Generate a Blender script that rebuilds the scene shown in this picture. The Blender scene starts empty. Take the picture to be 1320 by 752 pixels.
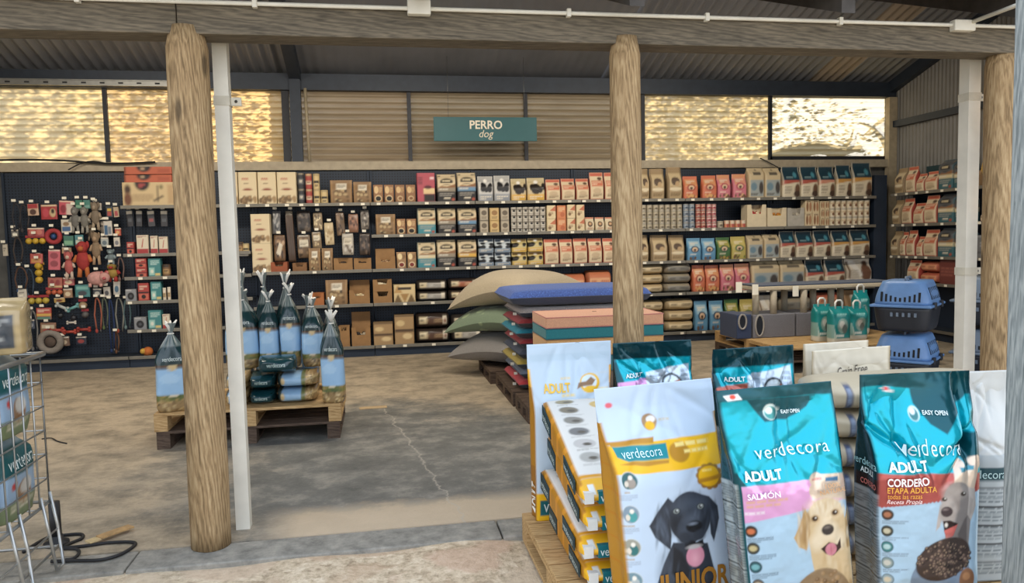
import bpy, bmesh, math, random
import numpy as np
from mathutils import Vector, Matrix
random.seed(7)
SC = bpy.context.scene
COL = SC.collection
PI = math.pi

# ------------------------------------------------------------------ camera
FPX, YAW, PITCH, ROLL, EYE = 970.0, math.radians(9.88), math.radians(4.06), math.radians(1.245), 1.6
_f = np.array([math.sin(YAW) * math.cos(PITCH), math.cos(YAW) * math.cos(PITCH), -math.sin(PITCH)])
_r = np.array([math.cos(YAW), -math.sin(YAW), 0.0])
_u = np.cross(_r, _f)
RT = _r * math.cos(ROLL) - _u * math.sin(ROLL)
UP = _u * math.cos(ROLL) + _r * math.sin(ROLL)
FW = _f
CAMP = np.array([0.0, 0.0, EYE])
cam_data = bpy.data.cameras.new('camera')
cam_data.sensor_width = 36.0
cam_data.lens = FPX / 1320.0 * 36.0
cam_data.clip_start = 0.05
cam = bpy.data.objects.new('camera', cam_data)
COL.objects.link(cam)
cam.matrix_world = Matrix(((RT[0], UP[0], -FW[0], 0), (RT[1], UP[1], -FW[1], 0), (RT[2], UP[2], -FW[2], EYE), (0, 0, 0, 1)))
SC.camera = cam


def ray(px, py):
    return RT * (px - 660) / FPX - UP * (py - 376) / FPX + FW


def onY(px, py, Y):
    d = ray(px, py)
    return CAMP + d * (Y / d[1])


def onX(px, py, X):
    d = ray(px, py)
    return CAMP + d * (X / d[0])


def onZ(px, py, Z):
    d = ray(px, py)
    return CAMP + d * ((Z - EYE) / d[2])


# ------------------------------------------------------------------ colours, materials
def lin(c):
    out = []
    for v in c[:3]:
        v = v / 255.0
        out.append(v / 12.92 if v <= 0.04045 else ((v + 0.055) / 1.055) ** 2.4)
    return tuple(out)


MATS = {}


def new_mat(name):
    m = bpy.data.materials.new(name)
    m.use_nodes = True
    nt = m.node_tree
    nt.nodes.clear()
    out = nt.nodes.new('ShaderNodeOutputMaterial')
    return m, nt, out


def N(nt, t, **kw):
    n = nt.nodes.new(t)
    for k, v in kw.items():
        if k == 'inp':
            for a, b in v.items():
                n.inputs[a].default_value = b
        else:
            setattr(n, k, v)
    return n


def ramp(nt, stops):
    r = nt.nodes.new('ShaderNodeValToRGB')
    el = r.color_ramp.elements
    while len(el) > 1:
        el.remove(el[-1])
    el[0].position = stops[0][0]
    el[0].color = (*stops[0][1], 1)
    for p, c in stops[1:]:
        e = el.new(p)
        e.color = (*c, 1)
    return r


def M(name, rgb, rough=0.6, metal=0.0, var=0.12, scale=12.0, bump=0.0, bscale=60.0, stretch=None, coat=0.0, spec=0.5):
    """plain surface whose colour drifts a little with a noise texture"""
    key = (name, tuple(rgb), rough, metal, var, scale, bump, stretch)
    if key in MATS:
        return MATS[key]
    m, nt, out = new_mat(name)
    b = N(nt, 'ShaderNodeBsdfPrincipled', inp={'Roughness': rough, 'Metallic': metal, 'Coat Weight': coat, 'Specular IOR Level': spec})
    tc = N(nt, 'ShaderNodeTexCoord')
    mp = N(nt, 'ShaderNodeMapping')
    if stretch:
        mp.inputs['Scale'].default_value = stretch
    nz = N(nt, 'ShaderNodeTexNoise', inp={'Scale': scale, 'Detail': 4.0})
    c = lin(rgb)
    rp = ramp(nt, [(0.3, tuple(x * (1 - var) for x in c)), (0.7, tuple(min(1, x * (1 + var)) for x in c))])
    nt.links.new(tc.outputs['Object'], mp.inputs[0])
    nt.links.new(mp.outputs[0], nz.inputs['Vector'])
    nt.links.new(nz.outputs['Fac'], rp.inputs[0])
    nt.links.new(rp.outputs[0], b.inputs['Base Color'])
    if bump:
        n2 = N(nt, 'ShaderNodeTexNoise', inp={'Scale': bscale, 'Detail': 3.0})
        nt.links.new(mp.outputs[0], n2.inputs['Vector'])
        bp = N(nt, 'ShaderNodeBump', inp={'Strength': bump, 'Distance': 0.01})
        nt.links.new(n2.outputs['Fac'], bp.inputs['Height'])
        nt.links.new(bp.outputs[0], b.inputs['Normal'])
    nt.links.new(b.outputs[0], out.inputs[0])
    MATS[key] = m
    return m


def print_mat(name, rough, coat=0.0, metal=0.0, bump=0.0, bscale=25.0, spec=0.5):
    """printed surface: the ink comes from the mesh's own colour layer"""
    if name in MATS:
        return MATS[name]
    m, nt, out = new_mat(name)
    b = N(nt, 'ShaderNodeBsdfPrincipled', inp={'Roughness': rough, 'Coat Weight': coat, 'Metallic': metal, 'Specular IOR Level': spec})
    at = N(nt, 'ShaderNodeAttribute', attribute_name='ink')
    nt.links.new(at.outputs['Color'], b.inputs['Base Color'])
    if bump:
        tc = N(nt, 'ShaderNodeTexCoord')
        n2 = N(nt, 'ShaderNodeTexNoise', inp={'Scale': bscale, 'Detail': 2.0})
        nt.links.new(tc.outputs['Object'], n2.inputs['Vector'])
        bp = N(nt, 'ShaderNodeBump', inp={'Strength': bump, 'Distance': 0.02})
        nt.links.new(n2.outputs['Fac'], bp.inputs['Height'])
        nt.links.new(bp.outputs[0], b.inputs['Normal'])
    nt.links.new(b.outputs[0], out.inputs[0])
    MATS[name] = m
    return m


PAPER = print_mat('printed_card', 0.6)
GLOSS = print_mat('printed_plastic', 0.38, coat=0.1, bump=0.25, bscale=9.0)
SATIN = print_mat('printed_woven_plastic', 0.45, bump=0.3, bscale=7.0)
FOIL = print_mat('printed_foil', 0.22, metal=0.5, coat=0.15, bump=0.55, bscale=11.0)


# ------------------------------------------------------------------ meshes
def link(name, me, parent=None, loc=None, rot=None):
    o = bpy.data.objects.new(name, me)
    COL.objects.link(o)
    if parent is not None:
        o.parent = parent
    if loc is not None:
        o.location = loc
    if rot is not None:
        o.rotation_euler = rot
    return o


def mesh_from(name, verts, faces, mat, smooth=False, ink=None, mats=None, mi=None):
    me = bpy.data.meshes.new(name)
    me.from_pydata([tuple(map(float, v)) for v in verts], [], [tuple(int(i) for i in f) for f in faces])
    for m in (mats or [mat]):
        me.materials.append(m)
    if mi is not None:
        me.polygons.foreach_set('material_index', np.asarray(mi, dtype=np.int32))
    if smooth:
        me.polygons.foreach_set('use_smooth', np.ones(len(me.polygons), dtype=bool))
    if ink is not None:
        at = me.color_attributes.new('ink', 'FLOAT_COLOR', 'POINT')
        buf = np.ones((len(verts), 4), dtype=np.float32)
        buf[:, :3] = ink
        at.data.foreach_set('color', buf.ravel())
    me.update()
    return me


class MB:
    """collects shapes of ONE part"""

    def __init__(self):
        self.v, self.f, self.s = [], [], []

    def add(self, vs, fs, smooth=False):
        b = len(self.v)
        self.v.extend(tuple(map(float, p)) for p in vs)
        self.f.extend(tuple(b + i for i in f) for f in fs)
        self.s.extend([smooth] * len(fs))
        return self

    def box(self, x0, x1, y0, y1, z0, z1, ch=0.0, mtx=None):
        if ch <= 0:
            vs = [(x, y, z) for z in (z0, z1) for y in (y0, y1) for x in (x0, x1)]
            fs = [(0, 2, 3, 1), (4, 5, 7, 6), (0, 1, 5, 4), (2, 6, 7, 3), (0, 4, 6, 2), (1, 3, 7, 5)]
        else:
            bm = bmesh.new()
            bmesh.ops.create_cube(bm, size=1)
            for v in bm.verts:
                v.co = Vector(((x0 + x1) / 2 + v.co.x * (x1 - x0), (y0 + y1) / 2 + v.co.y * (y1 - y0), (z0 + z1) / 2 + v.co.z * (z1 - z0)))
            bmesh.ops.bevel(bm, geom=bm.edges[:], offset=ch, segments=2, affect='EDGES', profile=0.5)
            bm.verts.index_update()
            vs = [v.co.copy() for v in bm.verts]
            fs = [[v.index for v in f.verts] for f in bm.faces]
            bm.free()
        if mtx is not None:
            vs = [mtx @ Vector(v) for v in vs]
        return self.add(vs, fs)

    def tube(self, pts, r, n=10, closed=False, cap=True):
        pts = [Vector(p) for p in pts]
        k = len(pts)
        rs = r if hasattr(r, '__len__') else [r] * k
        vs, fs = [], []
        up = None
        for i, p in enumerate(pts):
            a = pts[(i - 1) % k] if (closed or i > 0) else p
            b = pts[(i + 1) % k] if (closed or i < k - 1) else p
            t = (b - a).normalized()
            if up is None:
                up = Vector((0, 0, 1)) if abs(t.z) < 0.9 else Vector((1, 0, 0))
            side = t.cross(up)
            if side.length < 1e-6:
                side = t.orthogonal()
            side.normalize()
            up = side.cross(t).normalized()
            for j in range(n):
                an = 2 * PI * j / n
                vs.append(p + (side * math.cos(an) + up * math.sin(an)) * rs[i])
        for i in range(k if closed else k - 1):
            for j in range(n):
                a, b = i * n + j, i * n + (j + 1) % n
                c, d = ((i + 1) % k) * n + (j + 1) % n, ((i + 1) % k) * n + j
                fs.append((a, b, c, d))
        if cap and not closed:
            fs.append(tuple(range(n))[::-1])
            fs.append(tuple((k - 1) * n + j for j in range(n)))
        return self.add(vs, fs, True)

    def lathe(self, prof, n=20, c=(0, 0, 0), sx=1, sy=1):
        vs, fs = [], []
        k = len(prof)
        for r, z in prof:
            for j in range(n):
                a = 2 * PI * j / n
                vs.append((c[0] + r * sx * math.cos(a), c[1] + r * sy * math.sin(a), c[2] + z))
        for i in range(k - 1):
            for j in range(n):
                fs.append((i * n + j, i * n + (j + 1) % n, (i + 1) * n + (j + 1) % n, (i + 1) * n + j))
        fs.append(tuple(range(n))[::-1])
        fs.append(tuple((k - 1) * n + j for j in range(n)))
        return self.add(vs, fs, True)

    def ball(self, c, rx, ry=None, rz=None, nu=14, nv=9, mtx=None):
        ry = ry or rx
        rz = rz or rx
        prof = [(math.sin(PI * (i + 0.02) / (nv + 0.04)) if 0 < i < nv else 0.02, -math.cos(PI * i / nv)) for i in range(nv + 1)]
        vs, fs = [], []
        for r, z in prof:
            for j in range(nu):
                a = 2 * PI * j / nu
                p = Vector((r * rx * math.cos(a), r * ry * math.sin(a), z * rz))
                if mtx is not None:
                    p = mtx @ p
                vs.append(p + Vector(c))
        for i in range(nv):
            for j in range(nu):
                fs.append((i * nu + j, i * nu + (j + 1) % nu, (i + 1) * nu + (j + 1) % nu, (i + 1) * nu + j))
        fs.append(tuple(range(nu))[::-1])
        fs.append(tuple(nv * nu + j for j in range(nu)))
        return self.add(vs, fs, True)

    def prism(self, poly, y0, y1):
        """outline in x,z pushed from y0 to y1"""
        n = len(poly)
        vs = [(x, y0, z) for x, z in poly] + [(x, y1, z) for x, z in poly]
        fs = [tuple(range(n)), tuple(range(n, 2 * n))[::-1]] + [(i + n, (i + 1) % n + n, (i + 1) % n, i) for i in range(n)]
        return self.add(vs, fs)

    def mesh(self, name, mat):
        me = bpy.data.meshes.new(name)
        me.from_pydata(self.v, [], self.f)
        me.materials.append(mat)
        me.polygons.foreach_set('use_smooth', np.array(self.s, dtype=bool))
        bm = bmesh.new()
        bm.from_mesh(me)
        bmesh.ops.recalc_face_normals(bm, faces=bm.faces[:])
        bm.to_mesh(me)
        bm.free()
        me.update()
        return me

    def build(self, name, mat, parent=None, loc=None, rot=None):
        return link(name, self.mesh(name, mat), parent, loc, rot)


def tag(o, label=None, cat=None, group=None, kind=None):
    if label:
        o['label'] = label
    if cat:
        o['category'] = cat
    if group:
        o['group'] = group
    if kind:
        o['kind'] = kind
    return o


def thing(name, label, cat, loc=(0, 0, 0), rot=(0, 0, 0), group=None):
    o = bpy.data.objects.new(name, None)
    o.empty_display_size = 0.05
    COL.objects.link(o)
    o.location = loc
    o.rotation_euler = rot
    return tag(o, label, cat, group)


def copy_tree(o, parent=None):
    c = o.copy()
    COL.objects.link(c)
    if parent is not None:
        c.parent = parent
    for ch in list(o.children):
        copy_tree(ch, c)
    return c


def sstep(a, b, x):
    t = np.clip((x - a) / (b - a), 0, 1)
    return t * t * (3 - 2 * t)


# ------------------------------------------------------------------ printed artwork
class Art:
    """ink over (u, v) in 0..1; shapes have soft edges about one cell wide"""

    def __init__(self, u, v, base, asp=1.0, soft=0.012):
        self.u, self.v, self.asp, self.soft = u, v, asp, soft
        self.c = np.tile(np.array(lin(base)), (len(u), 1))

    def _put(self, a, col):
        a = np.clip(a, 0, 1)[:, None]
        self.c = self.c * (1 - a) + np.array(lin(col)) * a
        return self

    def rect(self, u0, u1, v0, v1, col, al=1.0):
        s = self.soft
        d = np.minimum(np.minimum(self.u - u0, u1 - self.u), np.minimum(self.v - v0, v1 - self.v) * self.asp)
        return self._put((d / s + 0.5) * al, col)

    def ell(self, cu, cv, ru, rv, col, al=1.0, rot=0.0, soft=None):
        du, dv = (self.u - cu), (self.v - cv) * self.asp
        rv = rv * self.asp
        if rot:
            c, s_ = math.cos(rot), math.sin(rot)
            du, dv = du * c + dv * s_, -du * s_ + dv * c
        q = np.sqrt((du / ru) ** 2 + (dv / rv) ** 2)
        return self._put(((1 - q) * min(ru, rv) / (soft or self.soft) + 0.5) * al, col)

    def poly(self, pts, col, al=1.0):
        ins = np.zeros(len(self.u), bool)
        dist = np.full(len(self.u), 9.0)
        n = len(pts)
        pv = self.v * self.asp
        for i in range(n):
            (x0, y0), (x1, y1) = pts[i], pts[(i + 1) % n]
            y0, y1 = y0 * self.asp, y1 * self.asp
            cond = ((y0 > pv) != (y1 > pv))
            with np.errstate(divide='ignore', invalid='ignore'):
                xi = (x1 - x0) * (pv - y0) / ((y1 - y0) if y1 != y0 else 1e-9) + x0
            ins ^= cond & (self.u < xi)
            L2 = (x1 - x0) ** 2 + (y1 - y0) ** 2 + 1e-12
            t = np.clip(((self.u - x0) * (x1 - x0) + (pv - y0) * (y1 - y0)) / L2, 0, 1)
            dist = np.minimum(dist, np.hypot(self.u - x0 - t * (x1 - x0), pv - y0 - t * (y1 - y0)))
        return self._put((np.where(ins, dist, -dist) / self.soft + 0.5) * al, col)

    def words(self, u0, u1, v0, v1, n, col, seed=1, al=0.8, fill=0.62):
        """lines of small print too fine to read"""
        rg = random.Random(seed)
        h = (v1 - v0) / n
        for i in range(n):
            y1 = v1 - i * h
            x = u0
            end = u1 if i < n - 1 else u0 + (u1 - u0) * rg.uniform(0.5, 1)
            while x < end - 1e-3:
                w = min((u1 - u0) * rg.uniform(0.12, 0.3), end - x)
                self.rect(x, x + w * 0.86, y1 - h * fill, y1, col, al)
                x += w
        return self

    def grain(self, amt=0.1, fu=30, fv=30, seed=1):
        rg = np.random.RandomState(seed)
        s = np.zeros(len(self.u))
        for _ in range(5):
            a, b, p = rg.uniform(-fu, fu), rg.uniform(-fv, fv), rg.uniform(0, 6.28)
            s += np.sin(a * self.u + b * self.v + p)
        self.c *= np.clip(1 + amt * s[:, None] / 2.2, 0.3, 2)
        return self


def pebbles(a, cu, cv, ru, rv, cols, n, seed, top_only=False):
    """a heap of kibble: many small blobs inside an ellipse"""
    rg = random.Random(seed)
    for _ in range(n):
        t = rg.uniform(0, 2 * PI)
        q = math.sqrt(rg.uniform(0, 1))
        x, y = cu + ru * q * math.cos(t), cv + rv * q * math.sin(t)
        s = ru * rg.uniform(0.05, 0.085)
        a.ell(x, y, s, s / a.asp * 0.85, rg.choice(cols))
        a.ell(x - s * 0.2, y + s * 0.25 / a.asp, s * 0.45, s * 0.4 / a.asp, (190, 165, 140), 0.5)
    return a


# ------------------------------------------------------------------ packs (bags, boxes, sacks)
def pack(name, W, H, D, art, nx=18, nz=26, e=6.0, style='bag', mat=None, seed=1, crump=0.0, ns=5, waist=0.0):
    """closed printed pack standing on z=0, front towards -y. returns (mesh, surf) where surf(u, v, off) is a point of the front"""
    rg = np.random.RandomState(seed)
    waves = [(rg.uniform(-1, 1) * 9, rg.uniform(-1, 1) * 14, rg.uniform(0, 6.3), rg.uniform(.4, 1)) for _ in range(7)]

    def prof(v):
        v = np.asarray(v, float)
        w = np.ones_like(v)
        d = np.ones_like(v)
        if style == 'bag':
            d = 0.02 + 0.98 * (1 - sstep(0.52, 0.93, v)) * (0.86 + 0.14 * sstep(0.0, 0.25, v))
            w = 1 - waist * np.sin(PI * np.clip((v - .05) / .9, 0, 1)) - 0.04 * (1 - sstep(0, .07, v))
        elif style == 'fat':
            d = 0.03 + 0.97 * (1 - sstep(0.78, 0.97, v)) * (0.9 + 0.1 * sstep(0.0, 0.2, v))
            w = 1 - waist * np.sin(PI * np.clip((v - .05) / .9, 0, 1)) - 0.05 * (1 - sstep(0, .06, v))
        elif style == 'gable':
            d = 1 - 0.9 * sstep(0.76, 1.0, v) * 1.0
        elif style == 'pillow':
            q = np.abs(2 * v - 1) ** 3.2
            d = np.clip(1 - q, 0.06, 1) ** 0.5
            w = 1 - 0.08 * np.abs(2 * v - 1) ** 4
        return w, d

    def warp(x, y, v):
        """x, y on the unit square outline -> local x, y"""
        k = (np.abs(x) ** e + np.abs(y) ** e) ** (-1.0 / e)
        w, d = prof(v)
        X = x * k * W / 2 * w
        Y = y * k * D / 2 * d
        if crump:
            s = np.zeros_like(X)
            u = (x + 1) / 2
            for a, b, p, m in waves:
                s = s + m * np.sin(a * u + b * v + p)
            fade = (1 - np.clip(np.abs(2 * v - 1), 0, 1) ** 6)
            Y = Y + crump * s * 0.33 * (0.4 + 0.6 * sstep(.4, .8, v)) * fade
        return X, Y

    ring = []
    for i in range(nx + 1):
        ring.append((-1 + 2 * i / nx, -1.0))
    for i in range(1, ns):
        ring.append((1.0, -1 + 2 * i / ns))
    nb = max(4, nx // 3)
    for i in range(nb + 1):
        ring.append((1 - 2 * i / nb, 1.0))
    for i in range(1, ns):
        ring.append((-1.0, 1 - 2 * i / ns))
    ring = np.array(ring)
    n = len(ring)
    vv = np.linspace(0, 1, nz + 1)
    V = np.repeat(vv, n)
    XX = np.tile(ring[:, 0], nz + 1)
    YY = np.tile(ring[:, 1], nz + 1)
    X, Y = warp(XX, YY, V)
    Z = V * H
    if style == 'pillow':
        Z = Z
    verts = np.stack([X, Y, Z], 1)
    faces = []
    for j in range(nz):
        for i in range(n):
            a, b = j * n + i, j * n + (i + 1) % n
            faces.append((a, b, b + n, a + n))
    faces.append(tuple(range(n))[::-1])
    faces.append(tuple(nz * n + i for i in range(n)))
    U = np.where(YY > 0.999, 1 - (XX + 1) / 2, (XX + 1) / 2)
    side = (np.abs(YY) < 0.999)
    ink = art(U, V, H / W, side)
    me = mesh_from(name, verts, faces, mat or PAPER, smooth=(style != 'box'), ink=ink)

    def surf(u, v, off=0.0015):
        x, y = warp(np.asarray(2 * u - 1.0), np.asarray(-1.0 + 0 * u), v)
        return np.stack([x, y - off, np.asarray(v) * H], -1)

    return me, surf


# lettering wrapped on a surface -------------------------------------------------
def text_geo(s, size=1.0, shear=0.0, bold=0.0, sx=1.0, spacing=1.0):
    cu = bpy.data.curves.new('lettering', 'FONT')
    cu.body = s
    cu.size = size
    cu.shear = shear
    cu.offset = bold
    cu.space_character = spacing
    cu.resolution_u = 3
    o = bpy.data.objects.new('lettering', cu)
    COL.objects.link(o)
    dg = bpy.context.evaluated_depsgraph_get()
    me = bpy.data.meshes.new_from_object(o.evaluated_get(dg))
    vs = np.array([v.co[:] for v in me.vertices])
    fs = [tuple(p.vertices) for p in me.polygons]
    bpy.data.objects.remove(o)
    bpy.data.curves.remove(cu)
    bpy.data.meshes.remove(me)
    vs[:, 0] *= sx
    return vs, fs


def letter(s, surf, box, col, parent, name='lettering', shear=0.0, bold=0.0, off=0.002, skew=0.0, spacing=1.0, rough=0.5):
    """fit text s into box (u0, u1, v0, v1) of a surface"""
    vs, fs = text_geo(s, 1.0, shear, bold, 1.0, spacing)
    mn, mx = vs.min(0), vs.max(0)
    u0, u1, v0, v1 = box
    U = u0 + (vs[:, 0] - mn[0]) / (mx[0] - mn[0]) * (u1 - u0)
    V = v0 + (vs[:, 1] - mn[1]) / (mx[1] - mn[1]) * (v1 - v0) + skew * (U - u0)
    P = surf(U, V, off)
    me = mesh_from(name, P, fs, M('ink', col, rough, var=0.03))
    return link(name, me, parent)
# =================================================================== THE SHELL
YB = 11.12          # plane of the translucent sheets
XR = 8.27           # right wall
XL = -6.2
YK0, YK1 = 3.9, 4.155   # kerb


def roof_z(y):
    return 3.97 + 0.3 * (11.15 - y) if y > 8.6 else 4.735 - 0.38 * (8.6 - y)


# floor ----------------------------------------------------------------
m, nt, out = new_mat('worn_concrete')
b = N(nt, 'ShaderNodeBsdfPrincipled', inp={'Roughness': 0.62, 'Specular IOR Level': 0.35})
tc = N(nt, 'ShaderNodeTexCoord')
mp = N(nt, 'ShaderNodeMapping', inp={'Scale': (0.85, 1.0, 1.0)})
n1 = N(nt, 'ShaderNodeTexNoise', inp={'Scale': 0.75, 'Detail': 6.0, 'Roughness': 0.62, 'Distortion': 0.6})
n2 = N(nt, 'ShaderNodeTexNoise', inp={'Scale': 3.6, 'Detail': 9.0, 'Roughness': 0.74})
n3 = N(nt, 'ShaderNodeTexNoise', inp={'Scale': 45.0, 'Detail': 4.0})
sep = N(nt, 'ShaderNodeSeparateXYZ')
nt.links.new(tc.outputs['Object'], sep.inputs[0])
nt.links.new(tc.outputs['Object'], mp.inputs[0])
for n_ in (n1, n2, n3):
    nt.links.new(mp.outputs[0], n_.inputs['Vector'])


def math_node(nt, op, a, b=None, c=None, clamp=False):
    n = N(nt, 'ShaderNodeMath', operation=op, use_clamp=clamp)
    for i, x in enumerate((a, b, c)):
        if x is None:
            continue
        if isinstance(x, (int, float)):
            n.inputs[i].default_value = x
        else:
            nt.links.new(x, n.inputs[i])
    return n.outputs[0]


def mix_col(nt, fac, a, b):
    n = N(nt, 'ShaderNodeMix', data_type='RGBA')
    if isinstance(fac, (int, float)):
        n.inputs[0].default_value = fac
    else:
        nt.links.new(fac, n.inputs[0])
    for i, x in ((6, a), (7, b)):
        if isinstance(x, tuple):
            n.inputs[i].default_value = (*x, 1)
        else:
            nt.links.new(x, n.inputs[i])
    return n.outputs[2]


# large dark stain in the middle of the slab, its edge broken by noise
dx = math_node(nt, 'DIVIDE', math_node(nt, 'SUBTRACT', sep.outputs[0], 0.0), 1.55)
dy = math_node(nt, 'DIVIDE', math_node(nt, 'SUBTRACT', sep.outputs[1], 5.6), 1.75)
rr = math_node(nt, 'ADD', math_node(nt, 'MULTIPLY', dx, dx), math_node(nt, 'MULTIPLY', dy, dy))
rr = math_node(nt, 'ADD', rr, math_node(nt, 'MULTIPLY', math_node(nt, 'SUBTRACT', n1.outputs['Fac'], 0.5), 2.4))
rr = math_node(nt, 'ADD', rr, math_node(nt, 'MULTIPLY', math_node(nt, 'SUBTRACT', n2.outputs['Fac'], 0.5), 1.3))
stain = math_node(nt, 'SMOOTH_MIN', 1.0, math_node(nt, 'MAXIMUM', math_node(nt, 'MULTIPLY', math_node(nt, 'SUBTRACT', 1.35, rr), 1.1), 0.0), 0.2)
base = ramp(nt, [(0.30, lin((112, 104, 90))), (0.45, lin((152, 140, 120))), (0.58, lin((182, 166, 142))), (0.74, lin((134, 126, 114)))])
nt.links.new(n2.outputs['Fac'], base.inputs[0])
dark = ramp(nt, [(0.3, lin((88, 88, 84))), (0.5, lin((116, 115, 109))), (0.64, lin((150, 146, 136)))])
nt.links.new(n2.outputs['Fac'], dark.inputs[0])
col = mix_col(nt, stain, base.outputs[0], dark.outputs[0])
# pale worn strip along the kerb
ys = math_node(nt, 'ADD', sep.outputs[1], math_node(nt, 'MULTIPLY', math_node(nt, 'SUBTRACT', n2.outputs['Fac'], 0.5), 0.5))
strip = math_node(nt, 'MULTIPLY', math_node(nt, 'SUBTRACT', 4.62, ys), 6.0, clamp=True)
xs = math_node(nt, 'MULTIPLY', math_node(nt, 'ADD', sep.outputs[0], 0.75), 4.0, clamp=True)
strip = math_node(nt, 'MULTIPLY', strip, math_node(nt, 'MULTIPLY', xs, 0.8))
col = mix_col(nt, strip, col, lin((206, 186, 158)))
cx_ = math_node(nt, 'MULTIPLY_ADD', math_node(nt, 'SUBTRACT', sep.outputs[1], 4.66), -0.145, 0.36)
cx_ = math_node(nt, 'ADD', cx_, math_node(nt, 'MULTIPLY', math_node(nt, 'SUBTRACT', n2.outputs['Fac'], 0.5), 0.22))
cd_ = math_node(nt, 'ABSOLUTE', math_node(nt, 'SUBTRACT', sep.outputs[0], cx_))
crk = math_node(nt, 'MULTIPLY', math_node(nt, 'SUBTRACT', 1.0, math_node(nt, 'MULTIPLY', cd_, 90.0)), 0.7, clamp=True)
crk = math_node(nt, 'MULTIPLY', crk, math_node(nt, 'LESS_THAN', sep.outputs[1], 7.2))
col = mix_col(nt, crk, col, lin((186, 178, 164)))
spk = ramp(nt, [(0.64, (0, 0, 0)), (0.7, (1, 1, 1))])
nt.links.new(n3.outputs['Fac'], spk.inputs[0])
col = mix_col(nt, math_node(nt, 'MULTIPLY', spk.outputs[0], 0.22), col, lin((190, 180, 165)))
bp = N(nt, 'ShaderNodeBump', inp={'Strength': 0.35, 'Distance': 0.01})
nt.links.new(n3.outputs['Fac'], bp.inputs['Height'])
nt.links.new(col, b.inputs['Base Color'])
nt.links.new(bp.outputs[0], b.inputs['Normal'])
nt.links.new(b.outputs[0], out.inputs[0])
FLOOR = m
tag(MB().box(XL, XR, YK1, 11.3, -0.2, 0).build('floor', FLOOR), 'worn concrete floor slab of the open shed', kind='structure')

# kerb: dark slabs with joints -------------------------------------------
m, nt, out = new_mat('slate_kerb')
b = N(nt, 'ShaderNodeBsdfPrincipled', inp={'Roughness': 0.75})
tc = N(nt, 'ShaderNodeTexCoord')
n2 = N(nt, 'ShaderNodeTexNoise', inp={'Scale': 9.0, 'Detail': 7.0, 'Roughness': 0.7})
nt.links.new(tc.outputs['Object'], n2.inputs['Vector'])
r_ = ramp(nt, [(0.3, lin((104, 102, 96))), (0.5, lin((140, 137, 128))), (0.72, lin((170, 164, 152)))])
nt.links.new(n2.outputs['Fac'], r_.inputs[0])
bp = N(nt, 'ShaderNodeBump', inp={'Strength': 0.5, 'Distance': 0.01})
nt.links.new(n2.outputs['Fac'], bp.inputs['Height'])
nt.links.new(r_.outputs[0], b.inputs['Base Color'])
nt.links.new(bp.outputs[0], b.inputs['Normal'])
nt.links.new(b.outputs[0], out.inputs[0])
KERB = m
kb = MB()
xs_ = [XL, -3.4, -1.30, 0.6, 2.5, 4.4, 6.4, XR]
for a, c in zip(xs_[:-1], xs_[1:]):
    kb.box(a + .004, c - .004, YK0, YK1 - .006, -0.2, -0.002, ch=.008)
tag(kb.build('trim_1', KERB), 'grey stone kerb along the front edge of the slab', kind='structure')

# ground outside ---------------------------------------------------------
m, nt, out = new_mat('stony_ground')
b = N(nt, 'ShaderNodeBsdfPrincipled', inp={'Roughness': 0.85})
tc = N(nt, 'ShaderNodeTexCoord')
nw = N(nt, 'ShaderNodeTexNoise', inp={'Scale': 3.0, 'Detail': 5.0})
nt.links.new(tc.outputs['Object'], nw.inputs['Vector'])
vm = N(nt, 'ShaderNodeVectorMath', operation='MULTIPLY_ADD')
nt.links.new(nw.outputs['Color'], vm.inputs[0])
vm.inputs[1].default_value = (0.5, 0.5, 0)
nt.links.new(tc.outputs['Object'], vm.inputs[2])
vo = N(nt, 'ShaderNodeTexVoronoi', feature='DISTANCE_TO_EDGE', inp={'Scale': 2.1})
vc = N(nt, 'ShaderNodeTexVoronoi', feature='F1', inp={'Scale': 2.1})
n2 = N(nt, 'ShaderNodeTexNoise', inp={'Scale': 22.0, 'Detail': 8.0, 'Roughness': 0.7})
for v_ in (vo, vc):
    nt.links.new(vm.outputs[0], v_.inputs['Vector'])
nt.links.new(tc.outputs['Object'], n2.inputs['Vector'])
grit = ramp(nt, [(0.32, lin((158, 138, 112))), (0.5, lin((212, 192, 162))), (0.66, lin((236, 220, 194)))])
nt.links.new(n2.outputs['Fac'], grit.inputs[0])
hs = N(nt, 'ShaderNodeSeparateColor')
nt.links.new(vc.outputs['Color'], hs.inputs[0])
stone = ramp(nt, [(0.0, lin((196, 168, 138))), (0.5, lin((206, 172, 146))), (1.0, lin((224, 204, 176)))])
nt.links.new(hs.outputs[0], stone.inputs[0])
st = ramp(nt, [(0.07, (0, 0, 0)), (0.15, (1, 1, 1))])
nt.links.new(vo.outputs['Distance'], st.inputs[0])
col = mix_col(nt, math_node(nt, 'MULTIPLY', st.outputs[0], 0.62), grit.outputs[0], stone.outputs[0])
hh = math_node(nt, 'ADD', math_node(nt, 'MULTIPLY', st.outputs[0], 0.6), n2.outputs['Fac'])
bp = N(nt, 'ShaderNodeBump', inp={'Strength': 0.9, 'Distance': 0.02})
nt.links.new(hh, bp.inputs['Height'])
nt.links.new(col, b.inputs['Base Color'])
nt.links.new(bp.outputs[0], b.inputs['Normal'])
nt.links.new(b.outputs[0], out.inputs[0])
GROUND = m
gx, gy = np.linspace(-9, 12, 211), np.linspace(-6, YK0 + .02, 101)
rg = np.random.RandomState(3)
GXX, GYY = np.meshgrid(gx, gy)
hz = np.zeros_like(GXX)
for _ in range(14):
    a_, b_, p_ = rg.uniform(-9, 9), rg.uniform(-9, 9), rg.uniform(0, 6)
    hz += np.sin(a_ * GXX + b_ * GYY + p_)
hz = -0.032 + 0.004 * hz
nx_ = len(gx)
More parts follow.
